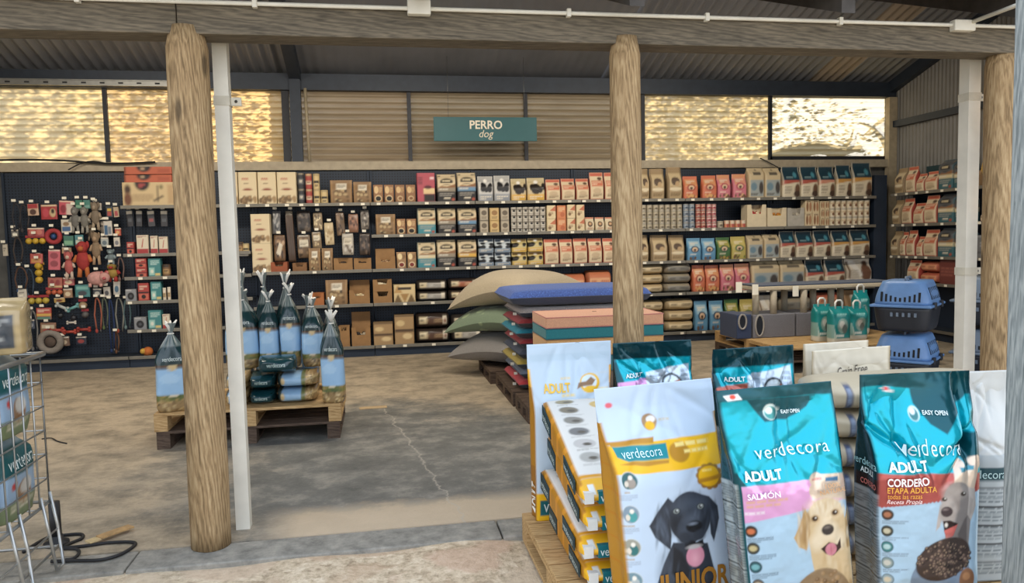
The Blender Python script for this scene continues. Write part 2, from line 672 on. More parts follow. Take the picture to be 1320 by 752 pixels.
fs = [(j * nx_ + i, j * nx_ + i + 1, (j + 1) * nx_ + i + 1, (j + 1) * nx_ + i) for j in range(len(gy) - 1) for i in range(nx_ - 1)]
g = link('ground', mesh_from('ground', np.stack([GXX.ravel(), GYY.ravel(), hz.ravel()], 1), fs, GROUND, True))
tag(g, 'uneven stony ground outside the shed', kind='structure')
mb = MB()
mb.box(-30, 30, 11.3, 45, -0.4, -0.12)
tag(mb.build('ground_behind', M('dry_earth', (120, 108, 80), 0.9)), 'dry ground behind the shed', kind='structure')

# back wall ---------------------------------------------------------------
STEEL = M('dark_blue_steel', (46, 54, 66), 0.5, 0.2)
GREYW = M('grey_wall', (92, 92, 90), 0.8)
tag(MB().box(XL, XR, YB + .02, YB + .14, 0, 2.62).build('wall_back', GREYW), 'grey lower back wall', kind='structure')
tag(MB().box(XL, XR, YB - .12, YB + .16, 2.615, 2.735, ch=.004).build('trim_2', M('beige_sill', (172, 160, 138), 0.6)), 'beige sill band under the translucent windows', kind='structure')
tag(MB().box(XL, XR, YB - .08, YB + .12, 3.735, 3.96).build('trim_3', STEEL), 'dark steel eaves purlin over the windows', kind='structure')
GALV = M('galvanised', (150, 150, 146), 0.4, 0.6)
mb = MB()
mb.box(XL, -2.55, YB - .13, YB - .085, 3.745, 3.825)
mb.box(XL, -2.55, YB - .15, YB - .13, 3.745, 3.755)
mb.box(XL, -2.55, YB - .15, YB - .13, 3.815, 3.825)
strut = tag(mb.build('trim_4', GALV), 'galvanised perforated strut under the eaves', kind='structure')
mb = MB()
for i in range(15):
    mb.box(-5.9 + i * .23, -5.84 + i * .23, YB - .1345, YB - .131, 3.775, 3.795)
mb.build('slot', M('slot_dark', (40, 42, 46), 0.8), strut)


# translucent corrugated sheets
def sheet_mat(name, tint, trans, clear, glow=0.0):
    m, nt, out = new_mat(name)
    tl = N(nt, 'ShaderNodeBsdfTranslucent')
    df = N(nt, 'ShaderNodeBsdfDiffuse')
    tr = N(nt, 'ShaderNodeBsdfTransparent')
    tc = N(nt, 'ShaderNodeTexCoord')
    mp = N(nt, 'ShaderNodeMapping', inp={'Scale': (0.7, 1.0, 9.0)})
    nz = N(nt, 'ShaderNodeTexNoise', inp={'Scale': 2.2, 'Detail': 5.0})
    nt.links.new(tc.outputs['Object'], mp.inputs[0])
    nt.links.new(mp.outputs[0], nz.inputs['Vector'])
    c = lin(tint)
    r = ramp(nt, [(0.25, tuple(x * .84 for x in c)), (0.5, c), (0.75, tuple(min(1, x * 1.12) for x in c))])
    nt.links.new(nz.outputs['Fac'], r.inputs[0])
    nt.links.new(r.outputs[0], tl.inputs[0])
    nt.links.new(r.outputs[0], df.inputs[0])
    tr.inputs[0].default_value = (1, 0.93, 0.8, 1)
    m1 = N(nt, 'ShaderNodeMixShader', inp={0: trans})
    nt.links.new(df.outputs[0], m1.inputs[1])
    nt.links.new(tl.outputs[0], m1.inputs[2])
    m2 = N(nt, 'ShaderNodeMixShader', inp={0: clear})
    nt.links.new(m1.outputs[0], m2.inputs[1])
    nt.links.new(tr.outputs[0], m2.inputs[2])
    nt.links.new(m2.outputs[0], out.inputs[0])
    return m


def sheet(x0, x1, z0, z1, y, mat, pitch=.085, amp=.021, seg=8):
    k = int((z1 - z0) / pitch * seg)
    vs = []
    for i in range(k + 1):
        z = z0 + (z1 - z0) * i / k
        yy = y + amp * math.sin(2 * PI * (z - z0) / pitch)
        vs += [(x0, yy, z), (x1, yy, z)]
    fs = [(2 * i, 2 * i + 1, 2 * i + 3, 2 * i + 2) for i in range(k)]
    return mesh_from('window_sheet', vs, fs, mat, True)


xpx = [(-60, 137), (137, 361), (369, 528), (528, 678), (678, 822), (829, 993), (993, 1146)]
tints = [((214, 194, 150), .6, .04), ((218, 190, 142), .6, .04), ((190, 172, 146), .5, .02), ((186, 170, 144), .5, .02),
         ((186, 170, 144), .5, .02), ((218, 198, 154), .6, .06), ((214, 200, 164), .55, .34)]  # middle three are greyer and darker: their shade is put into the tint
FRAME = M('mullion_dark', (44, 46, 52), 0.5, 0.3)
WX = [XL] + [onY(a, 165, YB)[0] for a, _ in xpx[1:]] + [onY(1146, 165, YB)[0]]
for i in range(7):
    x0, x1 = WX[i], WX[i + 1]
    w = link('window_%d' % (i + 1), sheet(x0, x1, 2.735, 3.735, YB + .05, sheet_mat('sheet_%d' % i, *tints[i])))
    tag(w, 'translucent corrugated sheet window of the back wall, number %d from the left' % (i + 1), kind='structure')
    mb = MB()
    wd = .05 if i == 2 else .028
    mb.box(x0 - wd, x0 + wd, YB - .01, YB + .03, 2.735, 3.735)
    if i == 6:
        mb.box(x1 - .05, x1 + .02, YB - .01, YB + .03, 2.735, 3.735)
        mb.box(x0, x1, YB - .01, YB + .03, 2.735, 2.80)
    mb.build('frame', FRAME, w)
tag(MB().box(WX[7], XR, YB - .02, YB + .12, 2.73, 3.74).build('wall_corner', M('beige_corner', (150, 142, 124), .7)), kind='structure')
# thin pole in front of the third window
p0, p1 = onY(393, 118, YB - .2), onY(399, 212, YB - .2)
mb = MB().tube([(p1[0], YB - .16, 2.735), (p0[0], YB - .16, 3.74)], .022, 8)
tag(mb.build('trim_5', M('pole_beige', (160, 148, 124), .6)), 'thin pole beside the third window', kind='structure')

# right wall of upright corrugated sheet ---------------------------------------
k = int((11.2 - 4.6) / .076 * 6)
vs = []
for i in range(k + 1):
    y = 4.6 + (11.2 - 4.6) * i / k
    xx = XR + .011 * math.sin(2 * PI * y / .076)
    vs += [(xx, y, 0), (xx, y, roof_z(y) + .02)]
fs = [(2 * i, 2 * i + 1, 2 * i + 3, 2 * i + 2) for i in range(k)]
SHEETG = M('grey_sheet', (128, 126, 122), 0.55, 0.25, var=.1, scale=3)
tag(link('wall_right', mesh_from('wall_right', vs, fs, SHEETG, True)), 'grey corrugated steel side wall', kind='structure')
g0, g1 = onX(1155, 159, XR), onX(1240, 141, XR)
tag(MB().box(XR - .1, XR - .02, 4.6, YB - .03, 3.24, 3.34).build('trim_6', STEEL), 'dark steel rail across the side wall', kind='structure')
tag(MB().box(XR - .16, XR - .02, YB - .14, YB - .04, 0, 3.72).build('trim_7', M('corner_post', (176, 162, 136), .7)), 'pale corner post', kind='structure')
mb = MB()
mb.box(XL - .1, XL, 4.6, 11.2, 0, 5)
tag(mb.build('wall_left', SHEETG), 'grey steel wall closing the shed on its far side', kind='structure')

# roof ------------------------------------------------------------------------
ROOFM = M('roof_sheet', (122, 125, 132), 0.5, 0.3, var=.1, scale=2)
ROOFL = M('roof_sheet_pale', (150, 138, 124), 0.6, 0.1, var=.1, scale=2)


def roof(x0, x1, name, mat, label, amp=.022):
    pitch = .145
    k = max(2, int((x1 - x0) / pitch * 8))
    ys = [3.72, 8.6, 11.3]
    vs = []
    for i in range(k + 1):
        x = x0 + (x1 - x0) * i / k
        for y in ys:
            vs.append((x, y, roof_z(y) + .03 + amp * math.sin(2 * PI * x / pitch)))
    fs = [(3 * i + j, 3 * i + j + 1, 3 * i + 4 + j, 3 * i + 3 + j) for i in range(k) for j in (0, 1)]
    tag(link(name, mesh_from(name, vs, fs, mat, False)), label, kind='structure')


xa = onY(1062, 90, 10.7)[0]
xb = onY(1105, 90, 10.7)[0]
xc, xd = onY(378, 80, 10.7)[0], onY(787, 80, 10.7)[0]
roof(XL, xc, 'ceiling', ROOFM, 'corrugated steel roof seen from below')
roof(xc, xd, 'ceiling_middle', ROOFM, 'roof over the sign, flattened to imitate its shading', amp=.004)  # waves flattened here to stand in for shading moiré
roof(xd, xa, 'ceiling_side', ROOFM, 'corrugated steel roof right of the middle post')
roof(xa, xb, 'ceiling_pale_strip', ROOFL, 'paler roof sheet near the side wall')
roof(xb, XR + .1, 'ceiling_end', ROOFM, 'corrugated steel roof at the side wall')
x_ = xc
tag(MB().box(x_ - .12, x_ + .04, 8.7, YB - .1, 3.93, 3.95).build('trim_8', STEEL), kind='structure')
bpy.data.objects.remove(bpy.data.objects['trim_8'])
mb = MB()
for s in (0, 1):
    y0_, y1_ = 9.0, 11.1
    vs = [(x_ - .1, y0_, roof_z(y0_) - .14), (x_ + .06, y0_, roof_z(y0_) - .14), (x_ - .1, y0_, roof_z(y0_) - .0), (x_ + .06, y0_, roof_z(y0_) - .0),
          (x_ - .1, y1_, roof_z(y1_) - .14), (x_ + .06, y1_, roof_z(y1_) - .14), (x_ - .1, y1_, roof_z(y1_) - .0), (x_ + .06, y1_, roof_z(y1_) - .0)]
    if s == 0:
        mb.add(vs, [(0, 2, 3, 1), (4, 5, 7, 6), (0, 1, 5, 4), (2, 6, 7, 3), (0, 4, 6, 2), (1, 3, 7, 5)])
tag(mb.build('trim_8', STEEL), 'steel rafter under the roof', kind='structure')
mb = MB()
mb.box(x_ - .1, x_ + .05, YB - .12, YB - .02, 2.735, 3.93)
tag(mb.build('trim_9', STEEL), 'steel post between lit and shaded windows', kind='structure')
mb = MB()
y0_, y1_ = 8.7, 11.15
vs = []
for y in (y0_, y1_):
    for dz in (-.2, -.02):
        for dx in (-.12, -.02):
            vs.append((XR + dx, y, roof_z(y) + dz))
mb.add(vs, [(0, 1, 3, 2), (4, 6, 7, 5), (0, 4, 5, 1), (2, 3, 7, 6), (0, 2, 6, 4), (1, 5, 7, 3)])
tag(mb.build('trim_10', STEEL), 'dark steel rafter along the side wall', kind='structure')

# timber beam and posts ---------------------------------------------------------


def wood(name, c0, c1, c2, stretch=(14, 14, 1.2), rough=.75, knots=True, grain=26.0):
    m, nt, out = new_mat(name)
    b = N(nt, 'ShaderNodeBsdfPrincipled', inp={'Roughness': rough, 'Specular IOR Level': .3})
    tc = N(nt, 'ShaderNodeTexCoord')
    mp = N(nt, 'ShaderNodeMapping', inp={'Scale': stretch})
    big = N(nt, 'ShaderNodeTexNoise', inp={'Scale': 1.0, 'Detail': 3.0, 'Distortion': 1.2})
    wv = N(nt, 'ShaderNodeTexNoise', inp={'Scale': 3.2, 'Detail': 8.0, 'Roughness': .68, 'Distortion': 2.2})
    nt.links.new(tc.outputs['Object'], mp.inputs[0])
    nt.links.new(mp.outputs[0], big.inputs['Vector'])
    nt.links.new(mp.outputs[0], wv.inputs['Vector'])
    ga = N(nt, 'ShaderNodeTexWave', wave_type='BANDS', bands_direction='DIAGONAL', inp={'Scale': grain, 'Distortion': 9.0, 'Detail': 3.0, 'Detail Scale': 1.1, 'Detail Roughness': .6})
    mg = N(nt, 'ShaderNodeMapping', inp={'Scale': tuple(1.0 if q > 5 else .13 for q in stretch)})
    nt.links.new(tc.outputs['Object'], mg.inputs[0])
    nt.links.new(mg.outputs[0], ga.inputs['Vector'])
    s = math_node(nt, 'ADD', math_node(nt, 'MULTIPLY', big.outputs['Fac'], .26), math_node(nt, 'MULTIPLY', wv.outputs['Fac'], .60))
    s = math_node(nt, 'ADD', s, math_node(nt, 'MULTIPLY', ga.outputs['Fac'], .14))
    r = ramp(nt, [(0.32, lin(c0)), (0.5, lin(c1)), (0.68, lin(c2))])
    nt.links.new(s, r.inputs[0])
    col = r.outputs[0]
    if knots:
        vo = N(nt, 'ShaderNodeTexVoronoi', feature='F1', inp={'Scale': 1.0})
        mp2 = N(nt, 'ShaderNodeMapping', inp={'Scale': tuple(5.5 if q > 5 else 1.6 for q in stretch)})
        nt.links.new(tc.outputs['Object'], mp2.inputs[0])
        nt.links.new(mp2.outputs[0], vo.inputs['Vector'])
        kr = ramp(nt, [(0.06, (1, 1, 1)), (0.13, (0, 0, 0))])
        nt.links.new(vo.outputs['Distance'], kr.inputs[0])
        col = mix_col(nt, math_node(nt, 'MULTIPLY', kr.outputs[0], .75), col, lin(tuple(q * .55 for q in c0)))
    bp = N(nt, 'ShaderNodeBump', inp={'Strength': .5, 'Distance': .008})
    nt.links.new(s, bp.inputs['Height'])
    nt.links.new(col, b.inputs['Base Color'])
    nt.links.new(bp.outputs[0], b.inputs['Normal'])
    nt.links.new(b.outputs[0], out.inputs[0])
    return m


BEAMW = wood('beam_timber', (72, 67, 58), (104, 96, 82), (130, 119, 101), stretch=(1.1, 12, 12))
POSTW = wood('post_timber', (104, 84, 58), (156, 130, 94), (186, 162, 124))
GREYWOOD = wood('weathered_timber', (98, 106, 106), (142, 148, 146), (172, 176, 172), stretch=(16, 16, 1.0))
xj = onY(228, 40, 4.06)[0]
tag(MB().box(XL, xj - .002, 4.06, 4.24, 2.655, 2.815, ch=.006).build('beam', BEAMW), 'timber front beam left of the joint over the round post', kind='structure')
tag(MB().box(xj + .002, 9.4, 4.06, 4.24, 2.655, 2.815, ch=.006).build('beam_long', BEAMW), 'long timber front beam right of the joint', kind='structure')


def post(name, top, bot, r0, r1, label, mat):
    """round pole, slightly irregular, rounded at its top"""
    n, k = 28, 26
    top, bot = Vector(top), Vector(bot)
    rg = random.Random(name)
    ph = [rg.uniform(0, 6) for _ in range(4)]
    vs, fs = [], []
    for i in range(k + 1):
        t = i / k
        c = bot.lerp(top, t)
        r = r1 + (r0 - r1) * t
        if t > .985:
            r *= .8
        for j in range(n):
            a = 2 * PI * j / n
            q = r * (1 + .018 * math.sin(3 * a + ph[0] + t * 2) + .014 * math.sin(5 * a + ph[1] - t * 5) + .012 * math.sin(t * 17 + ph[2]))
            vs.append((c.x + q * math.cos(a) - bot.x, c.y + q * math.sin(a) - bot.y, c.z - bot.z))
    for i in range(k):
        for j in range(n):
            fs.append((i * n + j, i * n + (j + 1) % n, (i + 1) * n + (j + 1) % n, (i + 1) * n + j))
    fs.append(tuple(range(n))[::-1])
    fs.append(tuple(k * n + j for j in range(n)))
    o = link(name, mesh_from(name, vs, fs, mat, True), None, bot)
    tag(o, label, kind='structure')
    return o


t_ = onY(238.5, 60, 4.08)
b_ = onZ(274, 700, 0)
post('pillar', (t_[0], 4.12, 2.70), (b_[0], 4.14, 0), .101, .101, 'thick round timber post at the front left', POSTW)
t_ = onY(806.5, 60, 4.08)
post('pillar_middle', (t_[0], 4.10, 2.70), (t_[0] + .005, 4.10, 0), .086, .086, 'round timber post in the middle of the front', POSTW)
t_ = onY(1297, 110, 4.1)
b_ = onY(1292, 450, 4.1)
post('pillar_right', (t_[0], 4.14, 2.70), (b_[0], 4.14, 0), .092, .088, 'round timber post near the side wall', POSTW)
# squared grey post close to the camera
t_, b_ = onY(1321, 100, 2.3), onY(1308, 650, 2.3)
gp = MB()
gp.box(-.0, .13, 0, .13, 0, 2.6, ch=.008)
o = gp.build('pillar_grey', GREYWOOD, None, (onY(1298, 400, 2.43)[0], 2.3, -.04))
tag(o, 'weathered grey squared timber post closest to the viewer', kind='structure')

# rafters of the lower roof, just above the beam
RAFT = M('rafter_dark', (70, 66, 62), .8, var=.2)
for i, x in enumerate((-3.2, -1.0, .25, 1.35, 2.55, 3.7, 5.0, 6.6)):
    vs = []
    for y in (3.8, 8.4):
        for dz in (-.13, -.005):
            for dx in (-.04, .04):
                vs.append((x + dx, y, roof_z(y) + dz))
    mb = MB().add(vs, [(0, 1, 3, 2), (4, 6, 7, 5), (0, 4, 5, 1), (2, 3, 7, 6), (0, 2, 6, 4), (1, 5, 7, 3)])
    tag(mb.build('trim_%d' % (11 + i), RAFT), 'dark timber rafter over the front beam', kind='structure')

# white square downpipes -----------------------------------------------------------
WHITE = M('white_enamel', (226, 222, 208), .45, var=.1, scale=5)


def downpipe(top, bot, w, zb, label):
    t = thing('downpipe', label, 'downpipe', bot)
    t0 = Vector(top) - Vector(bot)
    mb = MB()
    vs = []
    for c, h in ((Vector((0, 0, 0)), 0), (t0, 1)):
        for dx, dy in ((-1, -1), (1, -1), (1, 1), (-1, 1)):
            vs.append((c.x + dx * w / 2, c.y + dy * w / 2, c.z))
    mb.add(vs, [(0, 3, 2, 1), (4, 5, 6, 7), (0, 1, 5, 4), (1, 2, 6, 5), (2, 3, 7, 6), (3, 0, 4, 7)])
    mb.build('pipe', WHITE, t)
    for z in zb:
        c = t0 * (z / t0.z)
        mb = MB()
        e = w / 2 + .004
        mb.box(c.x - e, c.x + e, c.y - e, c.y + e, z - .025, z + .025)
        br = mb.build('bracket', M('bracket_cream', (206, 200, 182), .5), t)
        mb = MB()
        mb.box(c.x + e + .001, c.x + e + .055, c.y - .012, c.y - .002, z - .022, z + .022)
        tab = mb.build('tab', M('bracket_cream', (206, 200, 182), .5), br)
        mb = MB().tube([(c.x + e + .028, c.y - .016, z), (c.x + e + .028, c.y - .011, z)], .008, 10)
        mb.build('screw', M('screw_dark', (60, 56, 48), .5), br)
    return t


tp, bt = onY(283, 60, 4.32), onZ(314, 682, 0)
downpipe((tp[0], 4.34, 2.72), (bt[0], 4.36, 0), .075, [2.37], 'white square downpipe beside the thick round timber post')
tp, bt = onY(1251, 80, 4.34), onY(1244, 480, 4.34)
downpipe((tp[0], 4.34, 2.72), (bt[0] - .01, 4.34, 0), .085, [1.32, 2.44], 'white square downpipe standing before the side wall shelves')

# white conduit on the beam -------------------------------------------------------
cd = thing('mounted_conduit', 'white cable conduit clipped along the top of the timber front beam', 'conduit', (0, 4.04, 2.80))
MB().tube([(XL + .2, 0, .005), (9.3, 0, .005)], .011, 10).build('tube', WHITE, cd)
for px in (101, 329, 733, 911, 1083):
    x = onY(px, 20, 4.04)[0]
    MB().box(x - .012, x + .012, -.016, .018, -.016, .028, ch=.003).build('clip', WHITE, cd)
x = onY(540, 12, 4.04)[0]
jb = MB().box(x - .06, x + .06, -.03, .02, -.03, .045, ch=.006).build('junction_box', WHITE, cd)
MB().tube([(x, -.005, .04), (x + .01, .0, .2)], .013, 10).build('stub_tube', WHITE, jb)
x = onY(1240, 32, 4.04)[0]
jb = MB().box(x - .07, x + .07, -.03, .02, -.032, .032, ch=.006).build('junction_box', WHITE, cd)
MB().tube([(x + .05, -.01, .02), (x + .08, -.9, .035)], .012, 10).build('branch_tube', WHITE, cd)
# =================================================================== SHELVING
NAVY = M('shelf_navy', (34, 46, 62), 0.55, 0.2, var=.15, scale=4)
LIP = M('shelf_lip', (122, 118, 108), 0.45, 0.3, var=.1)
UNDER = M('shelf_under', (46, 54, 64), 0.6, 0.2)
TAGW = M('tag_white', (232, 226, 208), 0.6, var=.04)
YF, YP = 10.55, 11.02          # front lip and back panel
PITCHZ = {1: 2.11, 2: 1.668, 3: 1.195, 4: 0.722, 5: 0.135}


def peg_panel_mat():
    m, nt, out = new_mat('perforated_panel')
    b = N(nt, 'ShaderNodeBsdfPrincipled', inp={'Roughness': .55, 'Metallic': .2})
    tc = N(nt, 'ShaderNodeTexCoord')
    sc = N(nt, 'ShaderNodeVectorMath', operation='SCALE')
    sc.inputs['Scale'].default_value = 26.0
    fr = N(nt, 'ShaderNodeVectorMath', operation='FRACTION')
    sb = N(nt, 'ShaderNodeVectorMath', operation='SUBTRACT')
    sb.inputs[1].default_value = (.5, .5, .5)
    ml = N(nt, 'ShaderNodeVectorMath', operation='MULTIPLY')
    ml.inputs[1].default_value = (1, 0, 1)
    ln = N(nt, 'ShaderNodeVectorMath', operation='LENGTH')
    nt.links.new(tc.outputs['Object'], sc.inputs[0])
    nt.links.new(sc.outputs[0], fr.inputs[0])
    nt.links.new(fr.outputs[0], sb.inputs[0])
    nt.links.new(sb.outputs[0], ml.inputs[0])
    nt.links.new(ml.outputs[0], ln.inputs[0])
    r = ramp(nt, [(.2, lin((12, 16, 24))), (.26, lin((38, 48, 62)))])
    nt.links.new(ln.outputs['Value'], r.inputs[0])
    nt.links.new(r.outputs[0], b.inputs['Base Color'])
    nt.links.new(b.outputs[0], out.inputs[0])
    return m


PEG = peg_panel_mat()
TAGMESH = MB().box(-.026, .026, -.002, .002, -.016, .016).mesh('price_tag', TAGW)
BAYS = {}


def gondola(key, x0, x1, shelves, label, top=2.6, base_lip=True):
    """one shelving bay along the back wall; origin on the floor at its front middle"""
    cx = (x0 + x1) / 2
    w = x1 - x0 - .008
    t = thing('gondola_shelf', label, 'shelf unit', (cx, YF, 0), group='shelving bays along the back wall')
    MB().box(-w / 2, w / 2, YP - YF, YP - YF + .03, 0.02, top).build('back_panel', PEG, t)
    MB().box(-w / 2, w / 2, .03, YP - YF, 0.0, PITCHZ[5] - .03).build('base', NAVY, t)
    for s in (-1, 1):
        MB().box(s * w / 2 - (.03 if s > 0 else 0), s * w / 2 + (.03 if s < 0 else 0), YP - YF - .03, YP - YF - .002, .02, top).build('upright', NAVY, t)
    BAYS[key] = {'t': t, 'x0': x0, 'x1': x1, 'cx': cx, 'sh': {}}
    for z in shelves:
        d = .47 if z > .3 else .5
        mb = MB().box(-w / 2, w / 2, -.012, .0, z - .022, z + .022, ch=.003)
        s = mb.build('shelf', LIP, t)
        MB().box(-w / 2, w / 2, .001, YP - YF - .032, z - .012, z + .008).build('tray', UNDER, s)
        for q in (-1, 1):
            MB().box(q * (w / 2 - .05) - .004, q * (w / 2 - .05) + .004, .40, YP - YF - .034, z - .06, z - .013).build('bracket', UNDER, s)
        BAYS[key]['sh'][round(z, 3)] = s
    return t


def price_tag(key, z, X):
    s = BAYS[key]['sh'].get(round(z, 3))
    if s is None:
        return
    o = link('price_tag', TAGMESH, s)
    o.location = (X - BAYS[key]['cx'], -.0145, z - .002)


Z5 = [PITCHZ[i] for i in (1, 2, 3, 4, 5)]
gondola('b3', -1.70, -0.11, [Z5[0], Z5[2], Z5[3], Z5[4]], 'dark shelving bay with hanging chews just beyond the white downpipe')
gondola('b4', -0.11, 1.34, Z5, 'dark shelving bay with cream and black cartons under the left half of the sign')
gondola('b5', 1.34, 2.88, Z5, 'dark shelving bay behind the stack of cushions')
gondola('b6', 2.88, 4.46, Z5, 'dark shelving bay crossed by the middle timber post')
gondola('b7', 4.46, 6.04, Z5, 'dark shelving bay with pink and orange bags right of the middle post')
gondola('b8', 6.04, 7.58, Z5, 'dark shelving bay with teal topped bags next to the side wall')
zb2 = [PITCHZ[1]] + [onY(180, y, YF)[2] for y in (329, 359, 390, 427)] + [.135]
gondola('b2', -3.30, -1.70, zb2, 'dark shelving bay with toy boxes behind the thick round post')
gondola('b1', -4.88, -3.30, [.135], 'dark pegboard bay hung with dog toys and leads')
# end panel of the run
tag(MB().box(7.585, 7.80, YF + .05, YP + .03, 0, 2.45).build('end_panel', NAVY), 'narrow dark panel closing the shelf run in the corner', 'panel')

# side wall shelving: fronts face -x --------------------------------------------
XS = 7.80
zs_ = {1: onX(1190, 248, XS)[2], 2: onX(1190, 289.5, XS)[2], 3: onX(1190, 332, XS)[2], 4: onX(1190, 366, XS)[2]}
SIDEZ = zs_
ySa, ySb = 8.62, 10.50
t = thing('wall_shelf_unit', 'dark shelving along the side wall behind the right white downpipe', 'shelf unit', (XS, (ySa + ySb) / 2, 0))
SIDE_T = t
L_ = (ySb - ySa) / 2
MB().box(.42, .445, -L_, L_, .02, 2.42).build('back_panel', PEG, t)
MB().box(.03, .42, -L_, L_, 0, .1).build('base', NAVY, t)
for q in (-1, 1):
    MB().box(.38, .419, q * L_ - (.03 if q > 0 else 0), q * L_ + (.03 if q < 0 else 0), .02, 2.42).build('upright', NAVY, t)
SIDE_SH = {}
for k_, z in list(zs_.items()) + [(5, .135)]:
    s = MB().box(-.012, 0, -L_, L_, z - .022, z + .022, ch=.003).build('shelf', LIP, t)
    MB().box(.001, .41, -L_, L_, z - .012, z + .008).build('tray', UNDER, s)
    SIDE_SH[k_] = s

# ------------------------------------------------------------------ kinds of goods
CR, KR, DK = (222, 200, 158), (150, 114, 72), (44, 40, 38)
KINDS = {}


def K(key, desc, cat, name, base, ops, D=.16, e=7, style='bag', mat=None, side=None, nx=18, nz=26, waist=0.0, crump=0.012):
    KINDS[key] = dict(desc=desc, cat=cat, name=name, base=base, ops=ops, D=D, e=e, style=style, mat=mat or PAPER, side=side, nx=nx, nz=nz, waist=waist, crump=crump, meshes={})


def art_from(base, ops, side=None):
    def f(u, v, asp, smask):
        a = Art(u, v, base, asp, soft=.05)
        for o in ops:
            k = o[0]
            if k == 'r':
                a.rect(*o[1:])
            elif k == 'e':
                a.ell(*o[1:])
            elif k == 'w':
                a.words(*o[1:])
            elif k == 'p':
                a.poly(*o[1:])
            elif k == 'g':
                a.grain(*o[1:])
        if side is not None:
            a.c[smask] = np.array(lin(side))
        g = a.c @ np.array([.3, .55, .15])
        return a.c * .76 + g[:, None] * np.array([.19, .175, .15])
    return f


def speck(u0, u1, v0, v1, cols, n, seed, s=.06):
    rg = random.Random(seed)
    return [('e', rg.uniform(u0, u1), rg.uniform(v0, v1), s * rg.uniform(.7, 1.3), s * rg.uniform(.5, 1), rg.choice(cols)) for _ in range(n)]


K('kraft_label', 'brown bag with white label', 'treat bag', 'treat_bag', (146, 112, 72),
  speck(.2, .85, .1, .6, [(70, 54, 40), (196, 170, 120), (110, 84, 52)], 22, 3, .07) + [('r', .28, .74, .6, .86, (228, 220, 200)), ('w', .33, .7, .66, .8, 3, (120, 110, 96), 3), ('r', 0, .08, 0, 1, (168, 128, 80)), ('r', .92, 1, 0, 1, (168, 128, 80))], D=.14)
K('kraft_black', 'small bag with black oval', 'treat bag', 'treat_bag', (156, 108, 66),
  [('e', .3, .72, .24, .2, (226, 192, 136)), ('w', .58, .92, .55, .86, 4, (214, 180, 130), 5), ('e', .5, .25, .36, .18, (226, 200, 150)), ('e', .5, .25, .28, .13, (34, 30, 28)), ('r', 0, 1, 0, .05, (176, 84, 40))], D=.1)
K('kraft_brown', 'small bag with cream oval', 'treat bag', 'treat_bag', (150, 104, 64),
  [('e', .35, .72, .24, .18, (220, 184, 128)), ('w', .58, .92, .55, .86, 4, (206, 170, 118), 8), ('e', .5, .25, .3, .14, (206, 176, 128)), ('e', .52, .25, .2, .08, (140, 90, 52))], D=.1)
K('kraft_red', 'small bag with red oval', 'treat bag', 'treat_bag', (164, 124, 80),
  [('e', .34, .74, .24, .18, (228, 204, 150)), ('w', .6, .92, .55, .86, 4, (100, 74, 50), 9), ('e', .5, .25, .34, .17, (232, 210, 166)), ('e', .5, .25, .25, .12, (132, 36, 30)), ('r', 0, 1, 0, .05, (160, 50, 36))], D=.1)
K('pink_box', 'tall pink carton', 'carton', 'food_carton', (190, 72, 92),
  [('r', .35, 1, .3, .48, (230, 200, 140)), ('r', .38, 1, .03, .28, (46, 40, 40)), ('w', .05, .32, .6, .85, 4, (110, 40, 60), 4), ('e', .6, .52, .2, .06, (90, 30, 44)), ('r', .72, .95, .78, .86, (236, 200, 206))], D=.2, e=14, style='box')


def acana(key, desc, band, low, top=CR):
    K(key, desc, 'carton', 'food_carton', low,
      [('r', 0, 1, .5, 1, top), ('e', .5, .72, .34, .12, (40, 36, 34)), ('r', .1, .9, .62, .67, top), ('w', .28, .72, .68, .78, 1, (226, 206, 160), 2), ('p', [(0, .5), (.25, .58), (.5, .55), (1, .64), (1, .5)], (150, 98, 54)),
       ('r', 0, 1, .38, .5, band), ('w', .1, .9, .4, .48, 1, (220, 214, 200), 3), ('w', .12, .9, .2, .32, 2, (170, 164, 154), 6), ('r', .35, .7, .12, .17, (216, 206, 184)), ('e', .84, .1, .09, .05, (176, 70, 44)), ('r', .05, .2, .9, .94, (120, 110, 90)), ('r', .75, .95, .9, .94, (120, 110, 90))], D=.22, e=14, style='gable')


acana('carton_grey', 'black carton with grey band', (150, 138, 118), (38, 38, 40))
acana('carton_blue', 'black carton with blue band', (96, 150, 190), (36, 38, 44))
acana('carton_yellow', 'black carton with yellow band', (230, 176, 30), (34, 34, 38))
acana('carton_teal', 'cream and teal carton', (226, 208, 160), (40, 142, 158))
acana('carton_dark', 'grey cream and teal carton', (226, 206, 156), (40, 100, 110), (88, 92, 98))


def cow(key, desc, top, bottom, blot, base=(206, 206, 204)):
    K(key, desc, 'food bag', 'food_bag', base,
      [('r', 0, 1, .78, 1, top)] + speck(.05, .95, .35, .66, [blot], 7, key, .16) + [('r', 0, 1, 0, .3, bottom), ('w', .12, .88, .06, .22, 2, (240, 230, 210), 3), ('e', .5, .82, .12, .07, (240, 238, 232))], D=.15, mat=GLOSS)


